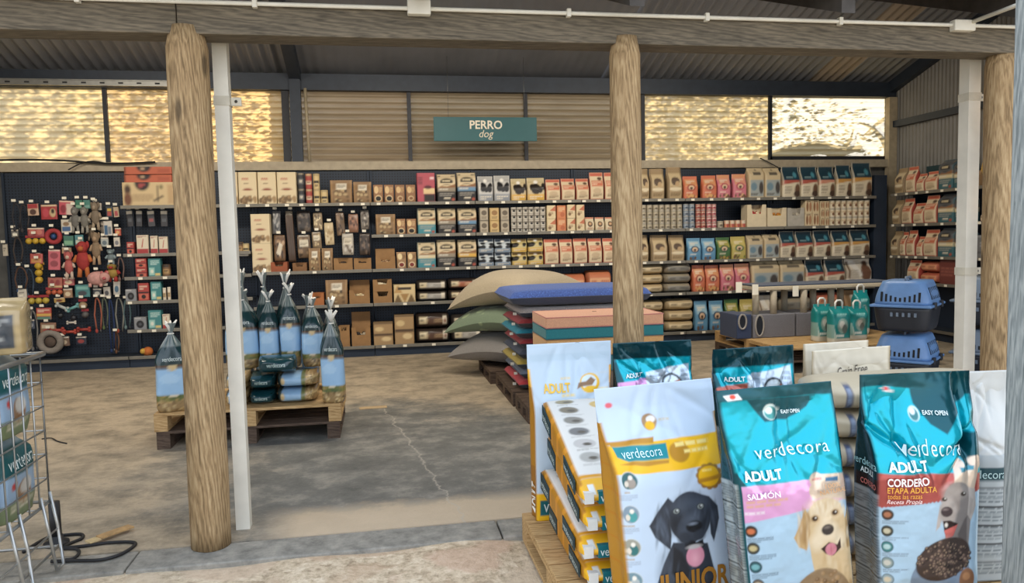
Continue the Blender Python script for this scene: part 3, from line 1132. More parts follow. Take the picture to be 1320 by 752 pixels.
cow('cow_silver', 'silver bag with black blotches', (170, 170, 168), (148, 156, 168), (34, 34, 38))
cow('cow_yellow', 'cream and yellow blotched bag', (196, 178, 130), (232, 178, 36), (40, 32, 26), (214, 194, 150))
cow('cow_blue', 'small blue blotched bag', (72, 88, 108), (126, 150, 176), (28, 30, 36), (196, 208, 216))
cow('cow_gold', 'small yellow blotched bag', (150, 120, 60), (226, 178, 40), (36, 30, 26), (210, 190, 120))
K('orange_cream', 'cream and orange kibble bag', 'food bag', 'food_bag', (226, 204, 164),
  [('r', 0, 1, .86, 1, (206, 88, 54)), ('r', .1, .95, .5, .7, (212, 104, 62)), ('e', .72, .78, .16, .06, (96, 66, 46)), ('w', .15, .85, .54, .66, 2, (240, 214, 180), 3), ('e', .5, .34, .3, .1, (206, 178, 140)), ('w', .2, .85, .12, .26, 3, (140, 110, 80), 6), ('r', 0, 1, 0, .05, (196, 70, 44))], D=.15, side=(190, 62, 48))
K('orange_small', 'small cream bag with dark ring', 'food bag', 'food_bag', (226, 208, 172),
  [('r', 0, 1, .9, 1, (206, 96, 60)), ('e', .5, .5, .28, .2, (92, 66, 48)), ('e', .5, .52, .16, .1, (210, 160, 110)), ('w', .2, .8, .1, .25, 2, (190, 100, 60), 6)], D=.12)
K('carton_orange', 'small orange carton', 'carton', 'food_carton', (222, 128, 70), [('w', .15, .85, .5, .85, 3, (240, 200, 150), 4), ('e', .6, .3, .25, .18, (200, 100, 50))], D=.14, e=14, style='box')
K('carton_cream', 'cream carton with orange corner', 'carton', 'food_carton', (228, 206, 160), [('p', [(.3, .6), (1, 1), (1, .55)], (206, 110, 70)), ('w', .15, .7, .2, .5, 3, (150, 112, 76), 4), ('e', .3, .3, .18, .12, (140, 104, 70))], D=.14, e=14, style='box')
K('tin_grey', 'small grey food tray', 'food tin', 'food_tin', (150, 140, 124), [('r', .08, .92, .08, .92, (186, 172, 148)), ('e', .5, .6, .3, .2, (110, 98, 84)), ('w', .2, .8, .12, .3, 2, (90, 80, 70), 4)], D=.12, e=9, style='box')
K('tin_gold', 'small golden food tray', 'food tin', 'food_tin', (196, 160, 92), [('r', .08, .92, .08, .92, (214, 180, 112)), ('e', .5, .6, .3, .2, (160, 116, 60)), ('w', .2, .8, .12, .3, 2, (110, 86, 50), 4)], D=.12, e=9, style='box')


def can(key, desc, base, band, dot, top=(176, 170, 156)):
    K(key, desc, 'can', 'food_can', base,
      [('r', 0, 1, .9, 1, top), ('r', 0, 1, 0, .08, top), ('r', 0, 1, .55, .75, band), ('e', .5, .4, .26, .18, dot), ('w', .25, .75, .12, .26, 2, (230, 224, 210), 3)], D=0, e=2.0, style='box', nx=14, nz=14)


can('can_cow', 'blotched white can', (206, 200, 188), (120, 112, 100), (40, 38, 38))
can('can_beige', 'beige and grey food can', (168, 156, 132), (196, 184, 156), (110, 100, 84))
can('can_blue', 'blue grey food can', (120, 138, 158), (158, 172, 184), (70, 84, 104))
can('can_red', 'red and silver food can', (178, 84, 74), (214, 178, 150), (150, 40, 44))
can('can_pink', 'pink and silver food can', (196, 110, 110), (224, 200, 190), (170, 50, 80))
can('can_white', 'cream can with brown spot', (222, 206, 174), (204, 178, 138), (134, 92, 60))
K('carton_small', 'small carton with brown ovals', 'carton', 'food_carton', (222, 200, 156), [('e', .3, .5, .16, .36, (150, 100, 60)), ('e', .72, .5, .16, .36, (180, 120, 76)), ('w', .2, .8, .8, .95, 1, (120, 90, 60), 2)], D=.14, e=14, style='box')
K('beige_dog', 'kraft bag with dog picture', 'food bag', 'food_bag', (188, 160, 114),
  [('r', 0, 1, .82, 1, (160, 132, 90)), ('r', .12, .88, .42, .8, (206, 182, 136)), ('e', .5, .56, .28, .13, (92, 70, 52)), ('e', .62, .48, .14, .08, (196, 160, 110)), ('e', .5, .32, .42, .06, (228, 212, 176)), ('w', .15, .85, .08, .26, 4, (130, 104, 70), 4), ('r', 0, .07, 0, 1, (104, 82, 56)), ('r', .93, 1, 0, 1, (104, 82, 56))], D=.18)


def ringbag(key, desc, base, mid, ring, low, top=None):
    K(key, desc, 'food bag', 'food_bag', base,
      [('r', 0, 1, .8, 1, top or base), ('r', .1, .9, .55, .86, mid), ('w', .2, .8, .66, .8, 2, (240, 226, 200), 3), ('e', .5, .5, .3, .15, ring), ('e', .5, .5, .2, .1, (226, 190, 150)), ('e', .5, .47, .1, .06, (90, 60, 44)), ('w', .15, .85, .24, .3, 1, (240, 220, 190), 4)] + speck(.1, .9, .04, .18, [low, (120, 84, 50)], 10, key, .07), D=.14, mat=GLOSS)


ringbag('bag_orange', 'bright orange kibble bag', (214, 106, 62), (226, 150, 90), (170, 62, 40), (230, 170, 90))
ringbag('bag_pink', 'pink kibble bag', (216, 112, 132), (230, 150, 120), (190, 60, 84), (230, 180, 120), (226, 150, 96))
ringbag('bag_blue', 'light blue kibble bag', (84, 150, 190), (150, 194, 214), (40, 70, 100), (60, 110, 150))
ringbag('bag_green', 'dark green kibble bag', (62, 110, 56), (176, 168, 70), (40, 80, 46), (190, 160, 60))
ringbag('bag_yellow', 'yellow green kibble bag', (190, 170, 70), (206, 186, 90), (60, 110, 60), (90, 120, 56))
K('beige_box', 'beige bag with blue picture', 'food bag', 'food_bag', (206, 184, 142),
  [('r', .06, .94, .05, .6, (158, 168, 168)), ('e', .3, .38, .2, .13, (104, 140, 158)), ('e', .78, .34, .14, .2, (70, 64, 62)), ('r', .25, .75, .76, .85, (84, 76, 66)), ('w', .1, .6, .08, .18, 2, (90, 84, 76), 2), ('e', .5, .93, .06, .03, (110, 96, 76))], D=.2, e=12, style='gable')


def tealtop(key, desc, strip):
    K(key, desc, 'food bag', 'food_bag', (222, 208, 178),
      [('r', 0, 1, .55, 1, (24, 62, 78)), ('e', .7, .72, .1, .09, (60, 150, 170)), ('w', .2, .6, .6, .66, 1, (150, 190, 196), 2), ('p', [(0, .42), (0, .56), (1, .56), (1, .5)], strip), ('e', .82, .24, .16, .2, (112, 78, 52)), ('e', .82, .12, .2, .1, (74, 52, 40)), ('w', .08, .5, .12, .36, 4, (150, 136, 116), 7)], D=.15, mat=GLOSS)


tealtop('teal_red', 'teal topped red strip bag', (186, 78, 58))
tealtop('teal_pink', 'teal topped salmon strip bag', (216, 140, 110))
tealtop('teal_yellow', 'teal topped yellow strip bag', (210, 150, 50))
K('dog_white', 'white bag with brown dog', 'food bag', 'food_bag', (224, 214, 194), [('e', .75, .5, .22, .3, (120, 80, 58)), ('e', .78, .82, .12, .1, (90, 60, 44)), ('p', [(0, .95), (.35, .95), (.6, .4), (.5, .35)], (236, 232, 222)), ('w', .08, .45, .2, .6, 5, (170, 160, 144), 3), ('r', 0, .12, .3, .9, (120, 92, 60))], D=.2, mat=GLOSS)


def sack(key, desc, base, label, text=(96, 78, 56), mat=None, extra=()):
    K(key, desc, 'sack', 'food_sack', base,
      [('r', .08, .95, .25, .72, label), ('w', .16, .5, .36, .6, 1, text, 3), ('w', .55, .9, .34, .62, 2, text, 5), ('r', 0, .05, 0, 1, tuple(int(x * .7) for x in base))] + list(extra), D=.36, e=5, style='pillow', mat=mat or PAPER, nx=22, nz=12)


sack('sack_beige', 'beige sack lying flat', (190, 164, 118), (214, 192, 148))
sack('sack_grey', 'grey beige sack lying flat', (160, 148, 124), (136, 134, 126), (80, 76, 70))
sack('sack_orange', 'orange sack lying flat', (206, 110, 60), (232, 168, 116), (190, 80, 40))
sack('sack_red', 'orange red sack lying flat', (196, 92, 60), (226, 150, 100), (150, 60, 40))
sack('sack_yellow', 'black and yellow sack', (44, 42, 44), (226, 176, 44), (60, 50, 30), GLOSS)
sack('sack_dark', 'dark brown sack', (56, 44, 38), (96, 66, 50), (180, 150, 110), GLOSS, [('r', .06, .32, .3, .75, (222, 204, 162)), ('w', .1, .3, .42, .62, 1, (50, 40, 36), 3), ('r', .8, .96, .25, .8, (226, 216, 194)), ('e', .88, .5, .05, .16, (150, 100, 80))])
sack('sack_silver', 'black and silver sack', (60, 54, 50), (176, 172, 164), (110, 104, 96), GLOSS, [('r', .06, .32, .3, .75, (222, 204, 162)), ('w', .1, .3, .42, .62, 1, (50, 40, 36), 3), ('r', .8, .96, .25, .8, (226, 216, 194))])
sack('sack_rust', 'black and rust sack', (56, 46, 42), (176, 100, 66), (230, 190, 150), GLOSS, [('r', .06, .32, .3, .75, (222, 204, 162)), ('w', .1, .3, .42, .62, 1, (50, 40, 36), 3), ('r', .8, .96, .25, .8, (226, 216, 194))])
K('cream_box', 'cream carton with red script', 'carton', 'treat_carton', (226, 206, 164), [('w', .22, .78, .74, .82, 1, (186, 60, 48), 3), ('w', .3, .7, .62, .66, 1, (120, 90, 66), 4), ('e', .5, .47, .24, .035, (150, 60, 44))] + speck(.08, .92, .06, .24, [(120, 92, 60), (170, 136, 90), (90, 66, 46)], 16, 5, .09), D=.2, e=14, style='box')
K('tri_box', 'triangle patterned cream carton', 'carton', 'treat_carton', (222, 196, 140), [('p', [(0, 0), (.2, .5), (.4, 0)], (120, 92, 50)), ('p', [(.3, .5), (.5, 0), (.7, .5)], (176, 132, 66)), ('p', [(.6, 0), (.8, .5), (1, 0)], (120, 92, 50)), ('p', [(0, .55), (.2, 1), (.4, .55)], (196, 150, 80)), ('r', .2, .8, .72, .86, (60, 46, 36))], D=.2, e=14, style='box')
K('wood_box', 'pale brown strip carton', 'carton', 'treat_carton', (176, 140, 90), [('r', 0, 1, .42, .52, (90, 66, 44)), ('e', .3, .72, .22, .1, (220, 190, 130)), ('e', .65, .28, .24, .1, (224, 196, 140)), ('r', 0, 1, .94, 1, (110, 84, 54))], D=.2, e=14, style='box')
K('jar_dark', 'narrow dark jar of treats', 'jar', 'treat_jar', (56, 58, 64), [('r', 0, 1, .86, 1, (150, 140, 120)), ('r', 0, 1, .3, .6, (110, 112, 116)), ('w', .2, .8, .36, .54, 2, (210, 200, 180), 2)], D=0, e=2, style='box', nx=12, nz=12)
K('jar_red', 'narrow red and cream jar', 'jar', 'treat_jar', (176, 60, 54), [('r', 0, 1, .84, 1, (206, 180, 130)), ('r', 0, 1, .3, .5, (226, 206, 170)), ('w', .2, .8, .34, .46, 1, (120, 60, 50), 2)], D=0, e=2, style='box', nx=12, nz=12)
K('jar_cream', 'narrow cream jar of treats', 'jar', 'treat_jar', (216, 190, 130), [('r', 0, 1, .84, 1, (170, 150, 110)), ('r', 0, 1, .36, .56, (60, 54, 48)), ('w', .2, .8, .1, .28, 2, (120, 100, 70), 2)], D=0, e=2, style='box', nx=12, nz=12)
K('toy_red', 'red toy carton', 'toy box', 'toy_carton', (178, 52, 48), [('r', .08, .92, .1, .4, (214, 96, 70)), ('e', .5, .25, .2, .12, (40, 34, 34)), ('w', .15, .85, .6, .85, 2, (230, 206, 180), 3), ('r', 0, 1, .45, .52, (40, 36, 40))], D=.12, e=14, style='box')
K('toy_teal', 'teal toy carton', 'toy box', 'toy_carton', (44, 136, 140), [('r', .08, .5, .1, .5, (150, 206, 196)), ('e', .3, .3, .12, .1, (220, 226, 210)), ('w', .2, .9, .62, .88, 3, (190, 226, 220), 3), ('r', .55, .95, .08, .2, (230, 200, 110))], D=.12, e=14, style='box')
K('toy_grey', 'grey carton with black circle', 'toy box', 'toy_carton', (138, 142, 148), [('e', .5, .45, .3, .3, (32, 32, 36)), ('e', .5, .45, .12, .12, (80, 82, 90)), ('w', .1, .9, .85, .95, 1, (210, 210, 210), 3)], D=.12, e=14, style='box')
K('toy_white', 'white and red card pack', 'toy box', 'toy_carton', (220, 208, 184), [('r', 0, 1, .0, .28, (180, 44, 52)), ('p', [(.4, .35), (.55, .8), (.62, .8), (.5, .35)], (186, 60, 54)), ('w', .1, .9, .84, .96, 2, (150, 60, 60), 3)], D=.05, e=10, style='box')
K('bottle_white', 'small white bottle', 'bottle', 'shampoo_bottle', (226, 216, 196), [('r', 0, 1, .8, 1, (200, 190, 170)), ('r', 0, 1, .25, .6, (190, 160, 110)), ('w', .2, .8, .3, .54, 2, (110, 90, 70), 2)], D=0, e=2, style='fat', nx=12, nz=14)
K('treat_brown', 'small brown treat tub', 'tub', 'treat_tub', (120, 86, 56), [('r', 0, 1, .8, 1, (60, 50, 44)), ('r', 0, 1, .25, .6, (190, 150, 90)), ('w', .2, .8, .3, .54, 2, (80, 60, 44), 2)], D=0, e=2, style='box', nx=12, nz=12)
K('red_box_side', 'dark red carton lying sideways', 'carton', 'food_carton', (120, 52, 44), [('w', .1, .9, .3, .7, 3, (160, 84, 70), 2), ('r', 0, 1, .9, 1, (90, 40, 36))], D=.25, e=14, style='box')
K('crate_grey', 'grey plastic storage box', 'box', 'storage_box', (112, 114, 118), [('r', 0, 1, .9, 1, (140, 142, 146)), ('r', .1, .9, .2, .3, (90, 92, 98)), ('w', .3, .7, .45, .7, 2, (170, 170, 172), 2)], D=.3, e=10, style='box')
K('treat_orange', 'tiny orange and white tin', 'food tin', 'food_tin', (214, 130, 84), [('r', .0, 1, .6, 1, (222, 206, 180)), ('e', .5, .35, .25, .25, (190, 70, 60))], D=0, e=2, style='box', nx=12, nz=8)

PLACED = []
ZONE = {}


def mesh_of(key, W, H):
    k = KINDS[key]
    asp = round(H / W * 2) / 2 or .5
    if asp not in k['meshes']:
        D = k['D'] or W
        me, _ = pack(k['name'], 1.0, asp, 1.0, art_from(k['base'], k['ops'], k['side']), nx=k['nx'], nz=k['nz'], e=k['e'], style=k['style'], mat=k['mat'],
                     seed=len(k['meshes']) + len(key) * 7, crump=0.05 if k['style'] in ('bag', 'pillow') else 0.0, waist=k['waist'])
        k['meshes'][asp] = me
    return k['meshes'][asp], asp


def put(key, x, y, z, W, H, rot=0.0, shelf='', row=0, D=None, tilt=0.0, order=None):
    k = KINDS[key]
    me, asp = mesh_of(key, W, H)
    o = link(k['name'], me)
    D = D or k['D'] or W
    o.scale = (W, D, H / asp)
    o.location = (x, y, z)
    o.rotation_euler = (tilt, 0, rot)
    o['category'] = k['cat']
    PLACED.append([o, k['desc'], shelf, order if order is not None else x, row, key])
    return o


def zbay(x):
    for k, b in BAYS.items():
        if b['x0'] - .01 <= x < b['x1']:
            return k


def row(n, items, shelf, zone):
    """items: (kind, px0, px1, py_top[, columns, layers]) read off one shelf; they stand on its board"""
    z = n if n > 6 or isinstance(n, float) else PITCHZ[n]
    zt = z + .009 + .0005
    last = None
    for it in items:
        key, a, b_, yt = it[:4]
        cols, lay = (it[4], it[5]) if len(it) > 4 else (1, 1)
        yl = 262
        zc = Vector(onY((a + b_) / 2, 300, YF + .03))
        X0, X1 = onY(a, yt + 10, YF + .03)[0], onY(b_, yt + 10, YF + .03)[0]
        Ht = onY((a + b_) / 2, yt, YF + .05)[2] - zt
        up_ = [q for q in BAYS.get(zbay((X0 + X1) / 2), {'sh': {}})['sh'] if q > z + .05]
        if up_:
            Ht = min(Ht, min(up_) - .03 - zt)
        w, h = (X1 - X0) / cols, Ht / lay
        k = KINDS[key]
        D = k['D'] or w
        for c in range(cols):
            for r in range(lay):
                x = X0 + w * (c + .5)
                put(key, x, YF + .03 + D / 2 + random.uniform(0, .012), zt + h * r + (.0008 if r else 0), w - .006, h - .0016, random.uniform(-.03, .03) if k['style'] == 'bag' and lay == 1 else 0,
                    shelf + ' ' + zone, (c, r, cols, lay))
        X = (X0 + X1) / 2
        if last is None or X - last > .17:
            q = zbay(X)
            if q:
                price_tag(q, z, X)
                last = X


SH = {1: 'top shelf', 2: 'second shelf', 3: 'middle shelf', 4: 'fourth shelf', 5: 'bottom shelf'}
ZL, ZR = 'left of middle post', 'right of middle post'
row(1, [('cream_box', 294, 306, 222), ('cream_box', 306, 331, 222), ('cream_box', 331, 356, 222), ('cream_box', 356, 382, 222),
        ('jar_dark', 383, 392, 223, 1, 2), ('jar_red', 393, 402, 224, 1, 2), ('jar_cream', 403, 412, 224, 1, 2), ('jar_cream', 413, 423, 245),
        ('kraft_label', 425, 454, 232), ('kraft_label', 455, 479, 234),
        ('kraft_black', 481, 494, 238), ('kraft_black', 495, 508, 238), ('kraft_brown', 509, 522, 238), ('kraft_brown', 523, 536, 238),
        ('pink_box', 537, 561, 223), ('carton_grey', 563, 588, 224), ('carton_blue', 589, 614, 222),
        ('cow_silver', 616, 636, 227), ('cow_silver', 637, 658, 226), ('cow_yellow', 659, 679, 230), ('cow_yellow', 680, 703, 229),
        ('orange_cream', 704, 723, 231), ('orange_cream', 724, 742, 230), ('orange_cream', 743, 760, 230), ('orange_cream', 761, 779, 222), ('orange_cream', 780, 796, 222)], SH[1], ZL)
row(2, [('kraft_label', 484, 510, 276), ('kraft_black', 511, 523, 282), ('kraft_black', 524, 537, 282), ('carton_teal', 538, 562, 268), ('carton_grey', 564, 588, 268), ('carton_blue', 590, 615, 268),
        ('tin_grey', 618, 630, 268, 1, 2), ('tin_gold', 631, 644, 268, 1, 2), ('tin_grey', 645, 657, 268, 1, 2), ('can_cow', 659, 704, 267, 6, 4),
        ('carton_cream', 705, 717, 265, 1, 2), ('carton_orange', 718, 730, 265, 1, 2), ('carton_cream', 731, 742, 264, 1, 2), ('carton_cream', 743, 754, 264, 1, 2),
        ('orange_small', 755, 767, 280), ('orange_small', 768, 780, 280), ('orange_small', 781, 793, 280)], SH[2], ZL)
row(3, [('kraft_red', 511, 524, 325), ('kraft_red', 525, 537, 325), ('carton_teal', 538, 562, 312), ('carton_grey', 563, 588, 309), ('carton_yellow', 590, 615, 309),
        ('cow_blue', 617, 637, 308, 1, 2), ('cow_blue', 638, 659, 308, 1, 2), ('cow_gold', 660, 680, 308, 1, 2), ('cow_gold', 681, 701, 307, 1, 2),
        ('orange_cream', 702, 721, 308), ('orange_cream', 722, 739, 308), ('orange_cream', 740, 758, 307), ('orange_cream', 759, 777, 307), ('orange_cream', 778, 794, 307)], SH[3], ZL)
row(4, [('tri_box', 507, 536, 367), ('sack_silver', 537, 577, 361, 1, 2), ('sack_rust', 578, 618, 359, 1, 2), ('sack_silver', 620, 656, 364),
        ('sack_yellow', 658, 700, 352), ('sack_orange', 701, 727, 357), ('sack_orange', 728, 756, 353), ('sack_orange', 757, 790, 349)], SH[4], ZL)
row(5, [('wood_box', 481, 507, 416), ('wood_box', 508, 534, 406), ('sack_dark', 536, 580, 404, 1, 2), ('sack_silver', 582, 622, 406, 1, 2)], SH[5], ZL)
row(1, [('beige_dog', 826, 838, 217), ('beige_dog', 839, 858, 217), ('beige_dog', 861, 881, 215), ('bag_orange', 882, 901, 227), ('bag_orange', 906, 925, 226), ('bag_pink', 926, 943, 225), ('bag_pink', 946, 964, 224),
        ('beige_box', 966, 986, 216), ('beige_box', 987, 1008, 216), ('teal_red', 1010, 1033, 214), ('teal_red', 1034, 1056, 214), ('teal_pink', 1057, 1078, 214), ('teal_yellow', 1080, 1100, 212), ('teal_yellow', 1101, 1126, 209)], SH[1], ZR)
row(2, [('can_beige', 819, 881, 264, 8, 4), ('can_blue', 882, 897, 263, 2, 4), ('can_red', 898, 911, 263, 2, 4), ('can_pink', 912, 925, 263, 2, 4), ('can_beige', 926, 934, 285),
        ('treat_orange', 935, 963, 284, 4, 1), ('carton_small', 1038, 1057, 258, 2, 2), ('carton_small', 1058, 1070, 259, 2, 3), ('can_white', 1071, 1123, 258, 7, 3)], SH[2], ZR)
row(3, [('beige_dog', 822, 837, 303), ('beige_dog', 840, 862, 303), ('beige_dog', 864, 884, 303), ('bag_blue', 887, 905, 307), ('bag_blue', 906, 924, 307), ('bag_green', 925, 943, 306), ('bag_yellow', 944, 963, 305),
        ('beige_box', 965, 985, 303), ('beige_box', 986, 1006, 302), ('teal_red', 1007, 1027, 298), ('teal_red', 1028, 1050, 298), ('teal_red', 1051, 1073, 297), ('teal_yellow', 1074, 1097, 297), ('teal_yellow', 1098, 1123, 296)], SH[3], ZR)
row(4, [('sack_beige', 818, 857, 339, 1, 3), ('sack_grey', 858, 893, 340, 1, 3), ('bag_orange', 894, 910, 342), ('bag_orange', 911, 929, 342), ('bag_pink', 930, 948, 341), ('bag_pink', 949, 968, 340),
        ('beige_box', 970, 1006, 333), ('beige_box', 1007, 1039, 332), ('teal_red', 1040, 1064, 333), ('teal_red', 1065, 1091, 332), ('dog_white', 1093, 1126, 329)], SH[4], ZR)
row(5, [('sack_beige', 828, 857, 388, 1, 3), ('sack_beige', 859, 896, 386, 1, 3), ('bag_blue', 897, 914, 388), ('bag_blue', 916, 934, 388), ('bag_green', 936, 954, 386), ('bag_yellow', 956, 974, 386),
        ('dog_white', 980, 1004, 381), ('sack_grey', 1008, 1050, 384, 1, 2), ('sack_red', 1052, 1088, 378, 1, 2), ('kraft_label', 1091, 1120, 374)], SH[5], ZR)
ZB = 'behind the thick post'
row(zb2[1], [('toy_red', 163, 173, 312), ('toy_white', 175, 191, 303), ('toy_white', 193, 203, 304), ('toy_white', 204, 216, 305), ('toy_teal', 262, 278, 306)], 'upper shelf', ZB)
row(zb2[2], [('toy_red', 174, 189, 333, 1, 2), ('toy_teal', 190, 207, 333), ('treat_brown', 208, 219, 341), ('toy_red', 264, 281, 334)], 'second low shelf', ZB)
row(zb2[3], [('toy_grey', 161, 176, 373), ('toy_red', 177, 192, 365), ('toy_teal', 193, 208, 363), ('bottle_white', 209, 214, 371), ('bottle_white', 215, 220, 370), ('toy_teal', 266, 281, 366)], 'third low shelf', ZB)
row(zb2[4], [('toy_grey', 172, 189, 409), ('toy_teal', 190, 208, 400), ('toy_white', 209, 219, 405), ('toy_grey', 262, 280, 406)], 'lowest shelf', ZB)


# side wall goods, front towards -x
def siderow(n, items, shelf):
    z = SIDEZ[n]
    for it in items:
        key, a, b_, yt = it[:4]
        lay = it[4] if len(it) > 4 else 1
        p0, p1 = onX(a, yt + 10, XS + .03), onX(b_, yt + 10, XS + .03)
        H = onX((a + b_) / 2, yt, XS + .05)[2] - z - .01
        y0, y1 = sorted((p0[1], p1[1]))
        k = KINDS[key]
        D = min(k['D'] or (y1 - y0), .34)
        for r in range(lay):
            put(key, XS + .03 + D / 2, (y0 + y1) / 2, z + .0095 + r * H / lay, (y1 - y0) - .008, H / lay - .002, -PI / 2, shelf, (0, r, 1, lay), D=D, order=-(y0 + y1) / 2)
        o = link('price_tag', TAGMESH, SIDE_SH[n], (-.0145, (y0 + y1) / 2 - (ySa + ySb) / 2, z - .002), (0, 0, -PI / 2))


siderow(1, [('beige_dog', 1152, 1165, 217), ('orange_cream', 1166, 1179, 215), ('orange_cream', 1180, 1190, 224), ('orange_cream', 1191, 1207, 221), ('carton_dark', 1209, 1228, 206), ('carton_dark', 1229, 1246, 205), ('kraft_label', 1249, 1259, 220)], 'top side wall shelf')
siderow(2, [('beige_dog', 1149, 1160, 258), ('orange_cream', 1161, 1174, 256), ('orange_cream', 1176, 1189, 262), ('orange_cream', 1190, 1206, 252), ('carton_dark', 1208, 1229, 250), ('carton_dark', 1230, 1246, 250), ('orange_small', 1263, 1270, 272), ('orange_small', 1271, 1279, 272)], 'second side wall shelf')
siderow(3, [('beige_dog', 1147, 1158, 298), ('orange_cream', 1159, 1166, 299), ('orange_cream', 1167, 1178, 297), ('orange_cream', 1180, 1188, 305), ('orange_cream', 1189, 1206, 296), ('carton_dark', 1208, 1229, 294), ('carton_dark', 1230, 1246, 294), ('crate_grey', 1256, 1280, 303)], 'third side wall shelf')
siderow(4, [('orange_cream', 1168, 1183, 335), ('sack_red', 1184, 1208, 337, 2), ('red_box_side', 1210, 1236, 335)], 'fourth side wall shelf')
tag(MB().box(XS + .3, XS + .33, 9.72, 10.12, SIDEZ[1] + .0095, SIDEZ[1] + .4, ch=.003).build('shelf_sign', M('teal_board', (28, 60, 66), .5)), 'blank dark teal board on the top side wall shelf', 'board')


def ordinal(i):
    w_ = ['first', 'second', 'third', 'fourth', 'fifth', 'sixth', 'seventh', 'eighth', 'ninth', 'tenth', 'eleventh', 'twelfth']
    return w_[i] if i < 12 else '%dth' % (i + 1)


NUM = ['none', 'one', 'two', 'three', 'four', 'five', 'six', 'seven', 'eight', 'nine', 'ten', 'eleven', 'twelve']


def finish_labels():
    by = {}
    for p in PLACED:
        by.setdefault((p[1], p[2]), []).append(p)
    cnt = {}
    for p in PLACED:
        cnt[p[1]] = cnt.get(p[1], 0) + 1
    for (desc, shelf), ps in by.items():
        cols = {}
        for p in ps:
            cols.setdefault(round(p[3], 2), []).append(p)
        xs = sorted(cols)
        for i, x in enumerate(xs):
            st = sorted(cols[x], key=lambda p: p[0].location.z)
            for j, p in enumerate(st):
                where = ''
                if len(xs) > 1:
                    where += ', %s of %s' % (ordinal(i), NUM[len(xs)])
                if len(st) > 1:
                    lvl = ['bottom', 'top'] if len(st) == 2 else ['bottom', 'middle', 'top'] if len(st) == 3 else ['lowest', 'lower', 'upper', 'topmost']
                    where += ' %s' % lvl[j] if len(xs) > 1 else ', %s one' % lvl[j]
                p[0]['label'] = '%s%s, %s' % (desc, where, shelf)
                if cnt[desc] > 1:
                    p[0]['group'] = desc.split(' with ')[0] + 's in the shelving'
# =================================================================== TRAYS, HANGING GOODS, TOYS
CARDB = M('cardboard', (150, 114, 74), .8, var=.1)
CARDL = M('cardboard_pale', (216, 200, 168), .8, var=.06)
WIRE = M('hook_wire', (120, 120, 118), .35, .8)


def px_box(a, b_, yt, yb, Y):
    """a pixel box laid on the plane y = Y -> x0, x1, z0, z1"""
    m_ = (a + b_) / 2
    return onY(a, (yt + yb) / 2, Y)[0], onY(b_, (yt + yb) / 2, Y)[0], onY(m_, yb, Y)[2], onY(m_, yt, Y)[2]


def tray(a, b_, yt, z, label, box=None, goods=((190, 160, 110),), lid=0.0, D=.2, front=.6, seed=1, Y=None, n=26, group='open cartons of loose treats'):
    x0, x1 = onY(a, yt + 10, YF + .03)[0], onY(b_, yt + 10, YF + .03)[0]
    h = onY((a + b_) / 2, yt, YF + .05)[2] - z - .01
    w = x1 - x0 - .008
    box = box or CARDB
    t = thing('treat_tray', label, 'tray', ((x0 + x1) / 2, (Y or YF + .03), z + .0095), group=group)
    q = .006
    mb = MB()
    mb.box(-w / 2, w / 2, 0, D, 0, q)
    mb.box(-w / 2, -w / 2 + q, 0, D, q, h)
    mb.box(w / 2 - q, w / 2, 0, D, q, h)
    mb.box(-w / 2 + q, w / 2 - q, D - q, D, q, h)
    # front with a dip
    s = w / 2 - q
    mb.prism([(-s, q), (s, q), (s, h), (s * .62, h), (s * .45, h * front), (-s * .45, h * front), (-s * .62, h), (-s, h)], 0, q)
    mb.build('carton', box, t)
    if lid:
        mb = MB().box(-w / 2, w / 2, D - q, D + .002, h, h + lid)
        mb.build('raised_lid', box, t)
    rg = random.Random(seed)
    mbs = [MB() for _ in goods]
    for i in range(n):
        c = (rg.uniform(-s * .78, s * .78), rg.uniform(.04, D - .045), h * front * rg.uniform(.75, 1.12))
        mbs[i % len(goods)].ball(c, w * rg.uniform(.07, .12), .022, h * .09, 8, 5)
    for mb, col in zip(mbs, goods):
        mb.box(-s + .012, s - .012, .016, D - .016, .01, h * front * .72)
        tag(mb.build('contents', M('loose_treat', col, .7, var=.25, scale=40), t), kind='stuff')
    return t


Z2, Z3, Z4, Z5_ = PITCHZ[2], PITCHZ[3], PITCHZ[4], PITCHZ[5]
tray(963, 988, 264, Z2, 'white tray of red and cream packs on the second shelf right of the middle post', CARDL, ((190, 50, 56), (226, 206, 170)), seed=3, n=34, lid=.0)
tray(989, 1014, 268, Z2, 'white tray of yellow and brown packs on the second shelf right of the middle post', CARDL, ((220, 168, 60), (200, 130, 60)), seed=4, n=34)
tray(1015, 1037, 268, Z2, 'grey white tray of pale packs on the second shelf beside small cartons', M('tray_grey', (176, 170, 158), .8), ((206, 196, 176), (150, 146, 140)), seed=5, n=34)
tray(349, 371, 338, Z3, 'low red brown carton on the middle shelf beside the cream script cartons', M('tray_red', (150, 84, 56), .8), ((90, 70, 50),), seed=6)
tray(377, 396, 339, Z3, 'low brown carton under the dark hanging chew sticks', M('tray_brown', (128, 92, 60), .8), ((96, 72, 50),), seed=7)
tray(430, 455, 333, Z3, 'brown carton of dark chews on the middle shelf, first of a pair', None, ((70, 54, 42),), seed=8)
tray(456, 479, 333, Z3, 'brown carton of dark chews on the middle shelf, second of a pair', None, ((74, 56, 42),), seed=9)
tray(484, 510, 331, Z3, 'brown display carton with pale chews on the middle shelf before small bags', None, ((226, 204, 160), (120, 80, 56)), lid=.11, seed=10)
tray(401, 418, 378, Z4, 'low orange brown carton on the fourth shelf beside a brown treat bag', M('tray_rust', (166, 104, 62), .8), ((120, 90, 60),), seed=11)
tray(450, 477, 374, Z4, 'brown carton of white bones with its lid up on the fourth shelf', None, ((224, 208, 174), (206, 186, 146)), lid=.13, seed=12, n=36)
